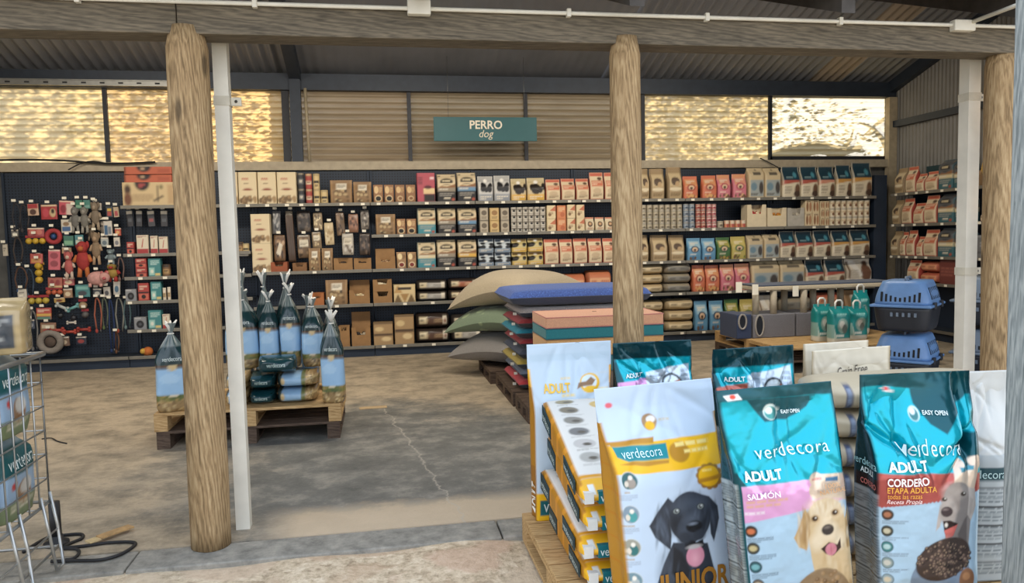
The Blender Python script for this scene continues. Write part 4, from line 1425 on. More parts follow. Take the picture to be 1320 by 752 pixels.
tray(481, 506, 376, Z4, 'lower of two brown cartons stacked on the fourth shelf', None, ((110, 86, 60),), seed=13)
t_ = tray(481, 506, 376, Z4, 'upper of two brown cartons stacked on the fourth shelf with white chews', None, ((226, 212, 180),), seed=14)
t_.location.z += onY(494, 376, YF + .05)[2] - Z4 - .008
tray(436, 451, 421, Z5_, 'small brown carton of tan chews on the bottom shelf', None, ((150, 118, 76), (120, 92, 60)), seed=15, front=.8)
tray(453, 478, 422, Z5_, 'brown carton of black and white chews with its lid up on the bottom shelf', None, ((54, 48, 44), (190, 176, 150)), lid=.2, seed=16, n=36)
row(3, [('cream_box', 322, 348, 276, 1, 2), ('kraft_label', 397, 413, 320), ('kraft_label', 414, 429, 320)], SH[3], ZL)
row(4, [('kraft_label', 419, 448, 361)], SH[4], ZL)
row(5, [('kraft_brown', 402, 418, 418), ('kraft_brown', 419, 434, 417)], SH[5], ZL)
# white cups on a small shelf behind the downpipe
zc = onY(310, 329, YF)[2]
cups_board = MB().box(-.10, .10, .0, .42, -.014, .014).build('shelf', LIP, BAYS['b2']['t'], (onY(311, 328, YF)[0] - BAYS['b2']['cx'] - .01, 0.002, zc))
zc2 = onY(310, 298, YF)[2]
for (a, b_, yt, zz, wh) in ((304, 311, 285, zc + .16, 'upper'), (311, 318, 288, zc + .16, 'upper'), (304, 311, 316, zc, 'lower'), (311, 318, 316, zc, 'lower')):
    pass
put('treat_brown', onY(308, 320, YF)[0], YF + .1, zc + .0145, .085, .16, 0, 'small shelf beside the white downpipe', (0, 0, 1, 1))
put('jar_cream', onY(315.5, 320, YF)[0], YF + .1, zc + .0145, .085, .14, 0, 'small shelf beside the white downpipe', (0, 0, 1, 1))


def hook(bay, x, z, y1, tagged=True):
    b = BAYS[bay]
    h = MB().tube([(x - b['cx'], YP - YF - .001, z), (x - b['cx'], y1 - YF - .03, z + .004), (x - b['cx'], y1 - YF - .045, z + .016)], .0035, 6).build('hook', WIRE, b['t'])
    if tagged:
        o = link('price_tag', TAGMESH, h, (x - b['cx'], y1 - YF - .052, z + .03))
    return h


HANG_N = 0


def hang_pack(bay, a, b_, yt, yb, base, ops, label, Y=10.72, name='treat_pouch', cat='treat pouch', D=.05, group=None, style='pillow', mat=None, e=5):
    x0, x1, z0, z1 = px_box(a, b_, yt, yb, Y)
    W, H = x1 - x0, z1 - z0
    me, _ = pack(name, W, H, D, art_from(base, ops), nx=16, nz=22, e=e, style=style, mat=mat or GLOSS, seed=int(a * 7 + yt), crump=.012 if style == 'pillow' else 0)
    o = link(name, me, None, ((x0 + x1) / 2, Y, z0), (random.uniform(-.03, .03), random.uniform(-.06, .06), random.uniform(-.1, .1)))
    tag(o, label, cat, group)
    hook(bay, (x0 + x1) / 2, z1 + .004, Y)
    return o


LBL = [('r', .15, .85, .5, .78, (224, 214, 190)), ('w', .22, .78, .56, .72, 3, (130, 118, 100), 3), ('r', .1, .9, .93, 1, (190, 186, 176))]


def mottled(cols, seed, n=18):
    return speck(.08, .92, .08, .85, cols, n, seed, .1)


HG = 'pouches of chews hanging on hooks'
hang_pack('b3', 350, 361, 272, 302, (110, 112, 116), mottled([(60, 60, 66), (170, 170, 168)], 1), 'silver grey pouch hanging beside the upper cream script carton', group=HG)
hang_pack('b3', 353, 368, 303, 337, (120, 88, 58), mottled([(70, 50, 38), (170, 130, 84)], 2) + [('p', [(.2, .3), (.5, .7), (.8, .62), (.55, .2)], (216, 206, 184))], 'brown pouch with a slanted white card hanging beside the lower cream script carton', Y=10.70, group=HG)
hang_pack('b3', 371, 381, 272, 338, (84, 62, 46), [('r', .2, .24, 0, .92, (50, 36, 28)), ('r', .46, .5, 0, .92, (50, 36, 28)), ('r', .72, .76, 0, .92, (50, 36, 28)), ('r', 0, 1, .94, 1, (180, 170, 150))], 'long narrow pouch of dark chew sticks on a hook', group=HG)
hang_pack('b3', 383, 401, 272, 300, (66, 58, 54), mottled([(40, 34, 32), (110, 96, 84)], 3), 'dark pouch hanging above a brown one with white label', group=HG)
hang_pack('b3', 384, 401, 303, 333, (112, 88, 64), mottled([(70, 54, 42), (150, 120, 84)], 4) + LBL, 'brown pouch with white label hanging under a dark one', Y=10.70, group=HG)
hang_pack('b3', 404, 416, 274, 297, (150, 130, 100), mottled([(226, 206, 160), (90, 76, 60)], 5), 'pouch of pale sticks in the upper row of hooks', group=HG)
hang_pack('b3', 403, 415, 299, 321, (140, 118, 88), mottled([(214, 190, 140), (120, 96, 66)], 6) + LBL, 'pouch of pale sticks with white label in the lower row of hooks', Y=10.70, group=HG)
hang_pack('b3', 419, 431, 287, 316, (206, 184, 140), mottled([(228, 212, 176), (176, 146, 100)], 7), 'narrow pouch of cream bones hanging by itself', group=HG)
hang_pack('b3', 434, 445, 274, 304, (116, 92, 70), mottled([(150, 120, 90), (70, 54, 44)], 8), 'brown see through pouch hanging in the upper row before the bay edge', group=HG)
hang_pack('b3', 441, 456, 301, 329, (176, 168, 154), mottled([(120, 104, 88), (206, 200, 190)], 9) + LBL, 'pale pouch with a large white label low on the hooks', Y=10.69, group=HG)
hang_pack('b3', 449, 462, 276, 300, (140, 98, 74), mottled([(176, 120, 90), (90, 60, 48)], 10), 'reddish brown pouch hanging over the large white label', group=HG)
hang_pack('b3', 465, 476, 271, 296, (128, 120, 112), mottled([(80, 72, 68), (180, 172, 160)], 11), 'grey pouch hanging beside the bay upright', group=HG)
hang_pack('b3', 463, 477, 301, 329, (72, 58, 50), mottled([(120, 100, 84), (44, 36, 32)], 12), 'dark brown pouch hanging beside the bay upright', Y=10.70, group=HG)

# ---- bay behind the thick post: flat cartons on top, cards on hooks
ztop = zb2[0]


def flat_carton(a, b_, yt, yb, base, ops, label, D=.3):
    x0, x1, z0, z1 = px_box(a, b_, yt, yb, YF + .04)
    me, _ = pack('toy_carton', x1 - x0, z1 - z0, D, art_from(base, ops), nx=40, nz=18, e=16, style='box', mat=PAPER)
    return tag(link('toy_carton', me, None, ((x0 + x1) / 2, YF + .04 + D / 2, z0)), label, 'toy box')


zq = onY(190, 262, YF)[2]
c1 = flat_carton(156, 224, 230.5, 261.5, (214, 186, 134), [('e', .12, .7, .06, .2, (70, 46, 36)), ('e', .12, .3, .075, .28, (120, 70, 44)), ('e', .4, .98, .14, .32, (40, 30, 36)), ('w', .34, .46, .78, .92, 2, (200, 70, 70), 3), ('w', .22, .6, .2, .5, 4, (170, 140, 100), 3), ('r', .68, .7, .2, .85, (60, 46, 40)), ('p', [(.6, .25), (.78, .45), (.8, .4), (.62, .2)], (60, 46, 40)), ('e', .76, .8, .03, .08, (110, 104, 60)), ('r', .88, 1, .1, .9, (196, 160, 110))], 'wide cream carton with a dog picture on the top shelf')
c1.location.z = ztop + .0095
for i, (yt, yb, nm) in enumerate(((220.5, 230, 'lower'), (210.5, 220, 'upper'))):
    c = flat_carton(158, 222, yt, yb, (198, 88, 48), [('r', 0, .05, 0, 1, (120, 60, 40)), ('e', .42, 1, .14, .7, (44, 34, 40)), ('w', .36, .48, .5, .85, 1, (210, 170, 130), 3), ('r', .7, .95, .2, .7, (180, 76, 42))], '%s of two flat orange cartons on the cream dog carton' % nm, D=.28)
    if i == 0:
        c.location.z = c1.location.z + c1.dimensions.z + .001
        zc_ = c.location.z
    else:
        c.location.z = zc_ + .105
CG = 'small cards hanging behind the thick post'
for a, b_, wd in ((164, 172, 'first'), (175, 183, 'second'), (191, 200, 'third'), (207, 216, 'fourth')):
    hang_pack('b2', a, b_, 272, 292, (52, 50, 54), [('r', 0, 1, .78, 1, (222, 212, 190)), ('r', .2, .8, .3, .5, (150, 60, 60) if wd == 'third' else (80, 84, 90))], '%s of four small dark cards hung under the cream dog carton' % wd, name='toy_card', cat='toy card', D=.02, style='box', group=CG, e=10)

# ------------------------------------------------------------------ dog toys on the pegboard
YT = 10.78
FELT = {}


def fm(rgb, rough=.8):
    rgb = tuple(int(v_ * .8 + sum(rgb) / 3 * .12) for v_ in rgb)
    return M('toy_' + '_'.join(map(str, rgb)), rgb, rough, var=.14, scale=25, bump=.3, bscale=120)


def at_toy(px, py, Y=YT):
    return Vector(onY(px, py, Y))


def pxs(n, Y=YT):
    return n * Y / FPX


def card(a, b_, yt, yb, base, ops, label, Y=YT):
    return hang_pack('b1' if a < 158 else 'b2', a, b_, yt, yb, base, ops, label, Y=Y, name='toy_card', cat='toy card', D=.03, style='box', e=8, group='carded toys on the pegboard')


RD, YL, TE = (178, 44, 52), (220, 176, 44), (40, 120, 112)
card(36, 50, 263, 278, (206, 170, 140), [('r', 0, 1, .6, 1, RD), ('e', .5, .3, .3, .25, (90, 60, 50))], 'small red and beige card near the edge of the pegboard')
card(53, 74, 264, 283, RD, [('e', .3, .45, .2, .3, (206, 60, 80)), ('e', .75, .45, .2, .3, (206, 180, 130)), ('e', .75, .55, .1, .16, (60, 46, 40)), ('r', 0, 1, .88, 1, (226, 200, 160))], 'wide red card with a dog picture in the top row')
card(76, 95, 259, 277, (206, 70, 90), [('r', .5, 1, 0, .8, (214, 196, 180)), ('e', .3, .4, .2, .3, (150, 30, 50)), ('r', 0, 1, .9, 1, (230, 200, 170))], 'pink red card with a pale half in the top row')
card(97, 106, 258, 269, (44, 124, 100), [('r', .1, .9, .1, .4, (130, 180, 150))], 'green card above the grey rope toys, first of two')
card(108, 117, 258, 269, (60, 132, 120), [('r', .1, .9, .1, .4, (110, 160, 150))], 'paler green card above the grey rope toys, second of two')
card(137, 146, 266, 280, (60, 70, 80), [('r', .2, .8, .1, .5, (190, 70, 60)), ('r', .2, .8, .55, .8, YL)], 'dark card with red and yellow print high on the pegboard')
card(147, 154, 267, 280, (200, 176, 140), [('r', .2, .8, .1, .6, (190, 60, 70))], 'small cream and red card high on the pegboard')
card(79, 93, 283, 300, (214, 206, 190), [('r', .1, .9, .1, .45, (70, 110, 160)), ('e', .5, .65, .3, .16, (150, 120, 90))], 'white card with a blue patch below the pink red one')
card(134, 145, 285, 304, (206, 200, 190), [('r', .1, .5, .05, .7, (50, 100, 140)), ('r', .55, .9, .1, .6, (120, 130, 140))], 'white and blue card in the second row')
card(36, 57, 294, 305, (172, 60, 62), [('e', .3, .5, .2, .3, (206, 110, 90)), ('e', .7, .5, .2, .3, (206, 110, 90)), ('r', 0, 1, .85, 1, (230, 210, 180))], 'red card above the first yellow balls')
card(82, 95, 304, 317, (38, 110, 90), [('r', .1, .9, .1, .5, (110, 170, 130))], 'green card above the pink striped plush')
card(97, 108, 303, 316, (50, 130, 136), [('r', .1, .9, .15, .5, (190, 200, 180))], 'teal card above the red octopus plush')
card(39, 55, 327, 340, (186, 70, 60), [('r', .1, .9, .1, .5, (206, 140, 70))], 'red and gold card above the three yellow balls')
card(62, 77, 322, 348, (208, 80, 96), [('e', .5, .7, .34, .16, (150, 36, 50)), ('e', .5, .3, .34, .16, (150, 36, 50)), ('r', 0, 1, .92, 1, (232, 214, 190))], 'tall pink card with two dark red rings')
card(47, 66, 397, 412, (196, 66, 52), [('r', 0, 1, .3, .5, YL), ('r', 0, 1, 0, .25, (70, 130, 110)), ('w', .1, .9, .6, .85, 2, (240, 220, 190), 3)], 'red yellow and green card low on the pegboard')
card(97, 116, 367, 383, (40, 126, 128), [('r', .1, .9, .6, .85, (110, 180, 170)), ('e', .5, .3, .3, .2, (60, 60, 66))], 'teal card above the hanging tan ball')
card(62, 80, 358, 371, (180, 90, 70), [('e', .3, .5, .16, .3, (150, 40, 44)), ('e', .7, .5, .16, .3, (150, 40, 44)), ('r', 0, 1, 0, .2, (210, 170, 110))], 'red brown card with two dark rings')
card(52, 72, 416, 431, (150, 104, 76), [('r', .1, .9, .5, .8, (206, 190, 160)), ('e', .5, .3, .3, .2, (180, 60, 50))], 'brown card at the lower edge of the toys')


def ball_pack(px, py, n, r, col, label, vertical=False, dx=0):
    c = at_toy(px, py)
    t = thing('ball_pack', label, 'dog toy', c, group='packs of toy balls')
    for i in range(n):
        o = ((i - (n - 1) / 2) * r * 2.02)
        p = (0, 0, -o) if vertical else (o, 0, 0)
        MB().ball(p, r).build('ball', fm(col, .5), t)
    top = (n - 1) * r + r if vertical else r
    MB().box(-r * (1.2 if vertical else n), r * (1.2 if vertical else n), -.004, .004, top + .003, top + .035).build('header_card', fm(RD, .6), t)
    hook('b1', c.x, c.z + top + .04, YT)
    return t


ball_pack(46, 311, 3, pxs(3.6), YL, 'row of three yellow balls under a red card')
ball_pack(50, 352, 3, pxs(4.1), YL, 'column of three yellow balls on the pegboard', True)
ball_pack(50, 388, 3, pxs(3.8), (206, 180, 60), 'row of three dull yellow balls low on the pegboard')
ball_pack(70, 377, 3, pxs(3.0), (208, 96, 60), 'row of three orange balls under a red brown card')
ball_pack(107, 394, 1, pxs(4.6), (170, 140, 104), 'single tan ball hanging under a teal card')
ball_pack(110, 406, 1, pxs(4.0), (96, 92, 90), 'single grey ball below the tan one')


def torus_mesh(R, r, n=22, k=10):
    return MB().tube([(R * math.cos(2 * PI * i / n), 0, R * math.sin(2 * PI * i / n)) for i in range(n)], r, k, closed=True)


c = at_toy(69, 305)
t = thing('ring_toy', 'red ring toy with a blue ball in its middle', 'dog toy', c)
torus_mesh(pxs(7), pxs(2.7)).build('ring', fm((186, 56, 60)), t)
MB().ball((0, 0, 0), pxs(3)).build('ball', fm((40, 80, 140), .4), t)
hook('b1', c.x, c.z + pxs(10.2), YT)
c = at_toy(65, 441)
t = thing('ring_toy', 'large grey ring toy at the lower edge of the pegboard', 'dog toy', c)
torus_mesh(pxs(11), pxs(4)).build('ring', fm((150, 140, 128)), t)
MB().ball((0, 0, 0), pxs(6.5), pxs(3), pxs(6.5)).build('cushion', fm((96, 78, 66)), t)
hook('b1', c.x, c.z + pxs(15.5), YT)


def plush(px, py, w, h, body, label, ears=None, legs=2, face=True, Y=YT, second=None):
    """hanging plush toy: body with head, ears, limbs and muzzle; px sizes are of the whole toy"""
    c = at_toy(px, py, Y)
    W, H = pxs(w, Y), pxs(h, Y)
    t = thing('plush_toy', label, 'dog toy', c, group='plush dog toys on the pegboard')
    m1 = fm(body)
    m2 = fm(second or tuple(min(255, int(x * 1.25)) for x in body))
    MB().ball((0, 0, -H * .02), W * .36, W * .26, H * .27).build('body', m1, t)
    hd = MB().ball((0, -.01, H * .33), W * .3, W * .27, H * .17).build('head', m1, t)
    MB().ball((0, -W * .28, H * .30), W * .15, W * .12, H * .07).build('muzzle', m2, hd)
    for s in (-1, 1):
        MB().ball((s * W * .27, 0, H * .40), W * .1, W * .07, H * .1).build('ear', fm(ears or body), hd)
        MB().ball((s * W * .1, -W * .26, H * .37), W * .035, W * .03, W * .035).build('eye', fm((30, 28, 28), .3), hd)
        MB().tube([(s * W * .3, 0, H * .12), (s * W * .46, -.02, -H * .06)], [W * .1, W * .11], 8).build('arm', m2, t)
        MB().tube([(s * W * .17, 0, -H * .2), (s * W * .22, -.01, -H * .47)], [W * .12, W * .13], 8).build('leg', m2, t)
    hook('b1', c.x, c.z + H * .52, Y)
    return t


plush(97, 284, 13, 32, (120, 118, 112), 'grey rope plush with pale face, first of two side by side')
plush(109, 284, 13, 32, (130, 126, 116), 'grey rope plush with pale face, second of two side by side')
plush(123, 279, 14, 34, (136, 120, 100), 'tan and grey plush with dangling legs')
plush(107, 335, 21, 44, (182, 50, 48), 'red octopus like plush with orange belly', second=(206, 110, 50))
plush(89, 343, 14, 34, (200, 96, 92), 'pink striped plush beside the red one', second=(216, 190, 170))
plush(124, 321, 14, 40, (150, 124, 96), 'long beige plush with a cream nose')
plush(145, 352, 18, 22, (176, 140, 60), 'yellow black and red plush bird', ears=(40, 38, 40), second=(180, 50, 46))
plush(143, 332, 12, 20, (120, 136, 140), 'small grey blue plush under the white and blue card')
# pink pig lying across
c = at_toy(126, 359, YT - .03)
t = thing('plush_toy', 'plump pink pig plush lying sideways on its hook', 'dog toy', c, group='plush dog toys on the pegboard')
PK = fm((222, 160, 150))
MB().ball((0, 0, 0), pxs(12), pxs(7), pxs(8.5)).build('body', PK, t)
h_ = MB().ball((pxs(9), -pxs(4), pxs(1)), pxs(6), pxs(5), pxs(6)).build('head', PK, t)
MB().ball((pxs(10), -pxs(9), 0), pxs(2.2), pxs(1.5), pxs(1.8)).build('snout', fm((206, 96, 100)), h_)
for s in (-1, 1):
    MB().ball((pxs(9 + 3 * s), -pxs(4), pxs(6.5)), pxs(1.8), pxs(1), pxs(2.2)).build('ear', fm((206, 110, 110)), h_)
    MB().tube([(s * pxs(6) - pxs(2), -pxs(2), -pxs(6)), (s * pxs(6) - pxs(2), -pxs(3), -pxs(10))], pxs(2), 8).build('leg', PK, t)
hook('b1', c.x, c.z + pxs(9), YT - .03)


def bone(px, py, w, col, label, rot=0.0, Y=YT):
    c = at_toy(px, py, Y)
    L = pxs(w, Y)
    t = thing('bone_toy', label, 'dog toy', c, (0, rot, 0), group='bone shaped toys')
    mb = MB().tube([(-L * .36, 0, 0), (L * .36, 0, 0)], L * .11, 10)
    mb.build('shaft', fm(col, .5), t)
    for s in (-1, 1):
        for q in (-1, 1):
            MB().ball((s * L * .39, 0, q * L * .1), L * .12, L * .12, L * .12).build('knob', fm(col, .5), t)
    hook('b1', c.x, c.z + L * .24, Y, False)


bone(73, 426, 17, (178, 60, 48), 'dark red bone toy, first of three in the low row')
bone(90, 428, 15, (190, 66, 48), 'orange red bone toy, second of three in the low row')
bone(108, 425, 16, (176, 54, 44), 'red bone toy, third of three in the low row')
bone(80, 396, 16, (190, 196, 190), 'white bone toy with dark grips, one of two side by side', .5)
bone(94, 397, 16, (110, 176, 176), 'pale teal bone toy beside a white one', -.4)
bone(92, 416, 11, (222, 214, 200), 'small white bone toy under the pale teal one')
for px, py, col, lb in ((78, 407, (34, 36, 42), 'black ball toy under the white bone toy'), (95, 410, (40, 42, 50), 'black ball toy under the pale teal bone toy')):
    c = at_toy(px, py)
    tag(MB().ball((0, 0, 0), pxs(3.6)).build('ball_toy', fm(col, .4), None, c), lb, 'dog toy', 'black ball toys')
    hook('b1', c.x, c.z + pxs(4), YT, False)


def lead(px, y0, y1, w, col, label, Y=YT, col2=None, r=.9):
    """a dog lead folded over its hook"""
    c = at_toy(px, y0, Y)
    L, W = pxs(y1 - y0, Y), pxs(w, Y)
    t = thing('dog_lead', label, 'dog lead', c, group='dog leads and ropes on the pegboard')
    pts = []
    for i in range(17):
        a = i / 16
        ang = PI * a
        pts.append((-W / 2 * math.cos(ang) * (1 if i % 16 else 1.1), .012 * math.sin(a * 9), -.004 - (1 - math.sin(ang)) * L * .5))
    pts = [(-W * .35, .0, -L)] + [(-W * .5, .01, -L * .7)] + pts + [(W * .5, -.01, -L * .7), (W * .3, 0, -L * .96)]
    MB().tube(pts, pxs(r, Y), 8).build('strap', fm(col), t)
    MB().ball((-W * .35, 0, -L), pxs(r * 1.8, Y), pxs(r * 1.5, Y), pxs(r * 3.0, Y)).build('grip', fm(col2 or col), t)
    MB().tube([(W * .3, 0, -L * .95), (W * .3, 0, -L * 1.04)], pxs(r * .7, Y), 8).build('clip', WIRE, t)
    hook('b1' if px < 158 else 'b2', c.x, c.z + .002, Y)


lead(125, 384, 424, 7, (176, 96, 72), 'red and tan rope lead hanging below the pig plush', col2=(186, 70, 60))
lead(134, 384, 420, 6, (110, 120, 100), 'green grey rope lead next to a red and tan one', YT + .03, (100, 120, 70))
lead(142, 386, 448, 5, (38, 60, 110), 'dark blue lead hanging lowest of all')
lead(153, 384, 424, 8, (150, 150, 140), 'grey rope lead with a red handle', col2=(190, 80, 56))
lead(163, 386, 420, 7, (96, 126, 130), 'blue green rope lead beside the shelf edge', col2=(120, 150, 150))
lead(150, 428, 452, 4, (130, 84, 56), 'short brown lead below the grey rope lead', YT + .02)
lead(155, 332, 358, 6, (140, 110, 100), 'short brown and grey rope toy by the yellow bird plush', YT + .02)
lead(20, 262, 292, 8, (52, 50, 56), 'black lead at the edge of the pegboard, upper row')
lead(30, 264, 294, 9, (64, 60, 62), 'dark grey lead beside the black one, upper row', YT + .03)
lead(22, 306, 336, 9, (70, 60, 56), 'dark brown lead over the white tag, second row')
lead(26, 344, 372, 12, (96, 66, 52), 'brown leather lead with blue strap beside it', col2=(60, 90, 130))
lead(37, 346, 378, 8, (60, 80, 104), 'blue grey lead next to the brown leather one', YT + .03)
lead(42, 400, 446, 7, (130, 128, 124), 'long pale grey lead hanging by the wire basket')
lead(30, 384, 440, 8, (40, 52, 74), 'long navy lead behind the wrapped package', YT + .02)
card(23, 35, 373, 385, (216, 210, 196), [('w', .2, .8, .3, .7, 2, (120, 116, 110), 3)], 'white card hung among the leads')
card(4, 10, 315, 330, (200, 190, 170), [('w', .2, .8, .3, .7, 2, (120, 116, 110), 3)], 'small white card at the very edge of the pegboard')
# EXTRA_TOYS: small things filling the gaps between the larger toys
for a, b_, yt, yb, base, c2, lb in (
        (15, 24, 296, 306, (120, 116, 110), (200, 196, 186), 'small grey card between the leads and the red cards'),
        (118, 131, 262, 271, (196, 190, 176), (110, 100, 90), 'pale card above the tan and grey plush'),
        (80, 92, 319, 327, (190, 150, 110), (120, 70, 60), 'tan card tucked over the pink striped plush'),
        (130, 140, 306, 318, (170, 176, 170), (90, 110, 120), 'grey green card beside the long beige plush'),
        (148, 156, 294, 304, (200, 80, 50), (230, 170, 90), 'orange red card at the edge of the shelves'),
        (147, 155, 306, 318, (206, 198, 184), (120, 120, 126), 'white and grey card under the orange red one'),
        (81, 96, 358, 368, (180, 70, 66), (226, 196, 150), 'red card under the pink striped plush'),
        (82, 94, 372, 384, (160, 120, 84), (220, 200, 160), 'brown card beside the teal card'),
        (120, 131, 372, 383, (70, 74, 80), (190, 186, 176), 'dark round backed card under the pig plush'),
        (134, 143, 370, 383, (206, 200, 190), (90, 90, 96), 'white card under the yellow bird plush'),
        (146, 155, 362, 380, (200, 196, 186), (60, 110, 140), 'white card with blue patch low beside the shelves'),
        (70, 84, 384, 390, (200, 160, 70), (120, 60, 50), 'thin yellow card above the white bone toy'),
        (36, 45, 412, 424, (80, 90, 110), (180, 184, 190), 'blue grey card by the long pale lead'),
        (76, 90, 434, 446, (120, 90, 70), (200, 180, 150), 'brown card at the lowest row of toys'),
        (98, 112, 434, 444, (44, 52, 70), (170, 60, 60), 'dark blue card at the lowest row of toys')):
    card(a, b_, yt, yb, base, [('e', .5, .4, .3, .24, c2), ('r', 0, 1, .84, 1, (226, 216, 196))], lb, Y=YT + .05)
plush(52, 340, 9, 16, (206, 150, 60), 'tiny golden plush beside the tall pink card', Y=YT + .05)
plush(134, 296, 11, 20, (150, 140, 128), 'small pale grey plush beside the white and blue card', Y=YT + .05)
plush(86, 300, 10, 18, (90, 110, 140), 'small blue plush under the white card with blue patch', Y=YT + .06)
plush(117, 300, 10, 20, (120, 104, 84), 'small brown plush beside the tan and grey one', Y=YT + .06)
# orange fruit shaped toy on the base
c = Vector(onY(190, 441, YF + .1))
c.z = .175
t = thing('plush_toy', 'orange and yellow plush ball on the base beside the big seed bag', 'dog toy', c)
MB().ball((0, 0, 0), .065).build('body', fm((214, 110, 40)), t)
MB().ball((-.05, -.03, .01), .04).build('patch', fm((222, 170, 60)), t)
c.z = 0.135 + .06
t.location = c
# =================================================================== PALLETS AND WHAT STANDS ON THEM
PALW = wood('pallet_pine', (148, 116, 74), (186, 152, 104), (208, 178, 130), stretch=(2.2, 14, 14), knots=False)
PALD = wood('pallet_dark', (60, 48, 40), (86, 70, 58), (106, 90, 76), stretch=(2.2, 14, 14), knots=False)


def pallet(x0, x1, y0, y1, z0, label, mat, rot=0.0, h=.144):
    cx, cy = (x0 + x1) / 2, (y0 + y1) / 2
    w, d = x1 - x0, y1 - y0
    t = thing('pallet', label, 'pallet', (cx, cy, z0), (0, 0, rot), 'wooden pallets')
    n = max(5, int(d / .16))
    bw = d / n
    for i in range(n):
        ya = -d / 2 + i * bw
        MB().box(-w / 2, w / 2, ya + .008, ya + bw - .008, h - .022, h, ch=.003).build('deck_board', mat, t)
    for i in range(3):
        xa = (-w / 2, -.05, w / 2 - .1)[i]
        MB().box(xa, xa + .1, -d / 2 + .01, d / 2 - .01, h - .044, h - .0225).build('cross_board', mat, t)
        for j in range(3):
            yb = (-d / 2 + .01, -.06, d / 2 - .13)[j]
            MB().box(xa, xa + .1, yb, yb + .12, .022, h - .0445).build('block', mat, t)
        MB().box(xa, xa + .1, -d / 2 + .01, d / 2 - .01, 0, .0215).build('bottom_board', mat, t)
    return t


# ---- pallet of seed bags
LX0, LX1, LY0, LY1 = -1.775, -.37, 6.2, 7.15
pallet(LX0, LX1, LY0, LY1, 0, 'dark lower pallet under the blue labelled seed bags', PALD)
pallet(LX0 - .01, LX1 + .015, LY0 - .01, LY1, .1445, 'pale upper pallet carrying the blue labelled seed bags', PALW)
ZP = .1445 + .144

FILM = print_mat('printed_clear_film', .22, coat=.3, bump=.35, bscale=9.0)


def seed_art(seed, dark=False):
    def f(u, v, asp, sm):
        a = Art(u, v, (52, 70, 72), asp, soft=.03)
        a.rect(-1, 2, -.1, .14, (150, 124, 84))
        rg = random.Random(seed)
        for _ in range(60):
            a.ell(rg.uniform(0, 1), rg.uniform(0, .15), .03, .012, rg.choice([(110, 84, 54), (190, 160, 104), (216, 192, 140), (84, 66, 48)]))
        a.rect(-1, 2, .13, .21, (104, 110, 62))
        for _ in range(14):
            a.ell(rg.uniform(0, 1), rg.uniform(.13, .22), .07, .02, rg.choice([(134, 128, 70), (84, 100, 64), (160, 136, 84)]))
        a.rect(-1, 2, .2, .50, (156, 194, 226))
        a.ell(.4, .38, .3, .06, (172, 206, 232))
        a.rect(.35, .65, .165, .2, (214, 200, 170))
        a.rect(-1, 2, .50, .56, (92, 66, 46))
        a.ell(.5, .52, .16, .05, (210, 186, 140))
        a.rect(-1, 2, .54, .74, (22, 52, 56))
        a.rect(-1, 2, .74, 2, (120, 130, 128))
        for k_ in range(8):
            a.ell(k_ / 8 + .05, .84, .03, .1, (40, 70, 74) if k_ % 2 else (176, 182, 180))
        return a.c
    return f


TIE = M('white_tie', (232, 230, 222), .6)


def tied_bag(W, H, D, seed, label, loc, rot, name='seed_bag'):
    """see-through bag gathered into a tied neck"""
    rg = random.Random(seed)
    n, kz = 36, 44
    vs, us, vv_, sm = [], [], [], []
    for j in range(kz + 1):
        v = j / kz
        if v < .06:
            s = .88 + .12 * math.sin(v / .06 * PI / 2)
        elif v < .58:
            s = 1.0
        elif v < .88:
            q = (v - .58) / .30
            s = 1 - .86 * q ** 1.35
        elif v < .91:
            s = .14
        else:
            s = .14 + .2 * ((v - .91) / .09)
        e = 4.0 if v < .5 else 4.0 - 2 * min(1, (v - .5) / .3)
        for i in range(n):
            a = 2 * PI * i / n - PI / 2
            x, y = math.cos(a), math.sin(a)
            k_ = (abs(x) ** e + abs(y) ** e) ** (-1 / e)
            fold = 1 + (.16 * math.sin(a * 5 + seed) + .1 * math.sin(a * 9 + seed * 2)) * max(0, v - .5) * 1.6
            bul = 1 + .03 * math.sin(3 * a + 9 * v + seed)
            lean = .03 * math.sin(seed) * max(0, v - .5)
            vs.append((x * k_ * W / 2 * s * fold * bul + lean, y * k_ * D / 2 * s * fold * bul, v * H))
            X = x * k_
            us.append((X + 1) / 2)
            vv_.append(v)
    fs = []
    for j in range(kz):
        for i in range(n):
            fs.append((j * n + i, j * n + (i + 1) % n, (j + 1) * n + (i + 1) % n, (j + 1) * n + i))
    fs.append(tuple(range(n))[::-1])
    ink = seed_art(seed)(np.array(us), np.array(vv_), H / W, None)
    t = thing(name, label, 'seed bag', loc, (0, 0, rot), 'tied seed bags on the pallet')
    link('film_bag', mesh_from('film_bag', vs, fs, FILM, True, ink), t)
    MB().tube([(math.cos(q) * W * .085 + .0, math.sin(q) * D * .085, H * .88) for q in np.linspace(0, 2 * PI, 11)[:-1]], .006, 6, closed=True).build('tie', TIE, t)
    mb = MB()
    for q in range(5):
        an = rg.uniform(0, 6.28)
        mb.tube([(0, 0, H * .9), (math.cos(an) * .02, math.sin(an) * .02, H * .97), (math.cos(an) * .05, math.sin(an) * .05, H * (1.0 + rg.uniform(0, .04)))], [.008, .014, .006], 6)
    mb.build('gathered_end', TIE, t)

    def sf(U, V, off=.002):
        x = 2 * U - 1
        y = -np.ones_like(x)
        k_ = (np.abs(x) ** 4 + 1) ** (-.25)
        q = np.where(V < .58, 1.0, 1 - .86 * (np.clip((V - .58) / .30, 0, 1)) ** 1.35)
        return np.stack([x * k_ * W / 2 * q, y * k_ * D / 2 * q * 1.035 - off, V * H], -1)

    letter('verdecora', sf, (.2, .8, .58, .63), (214, 226, 220), t, off=.008)
    return t


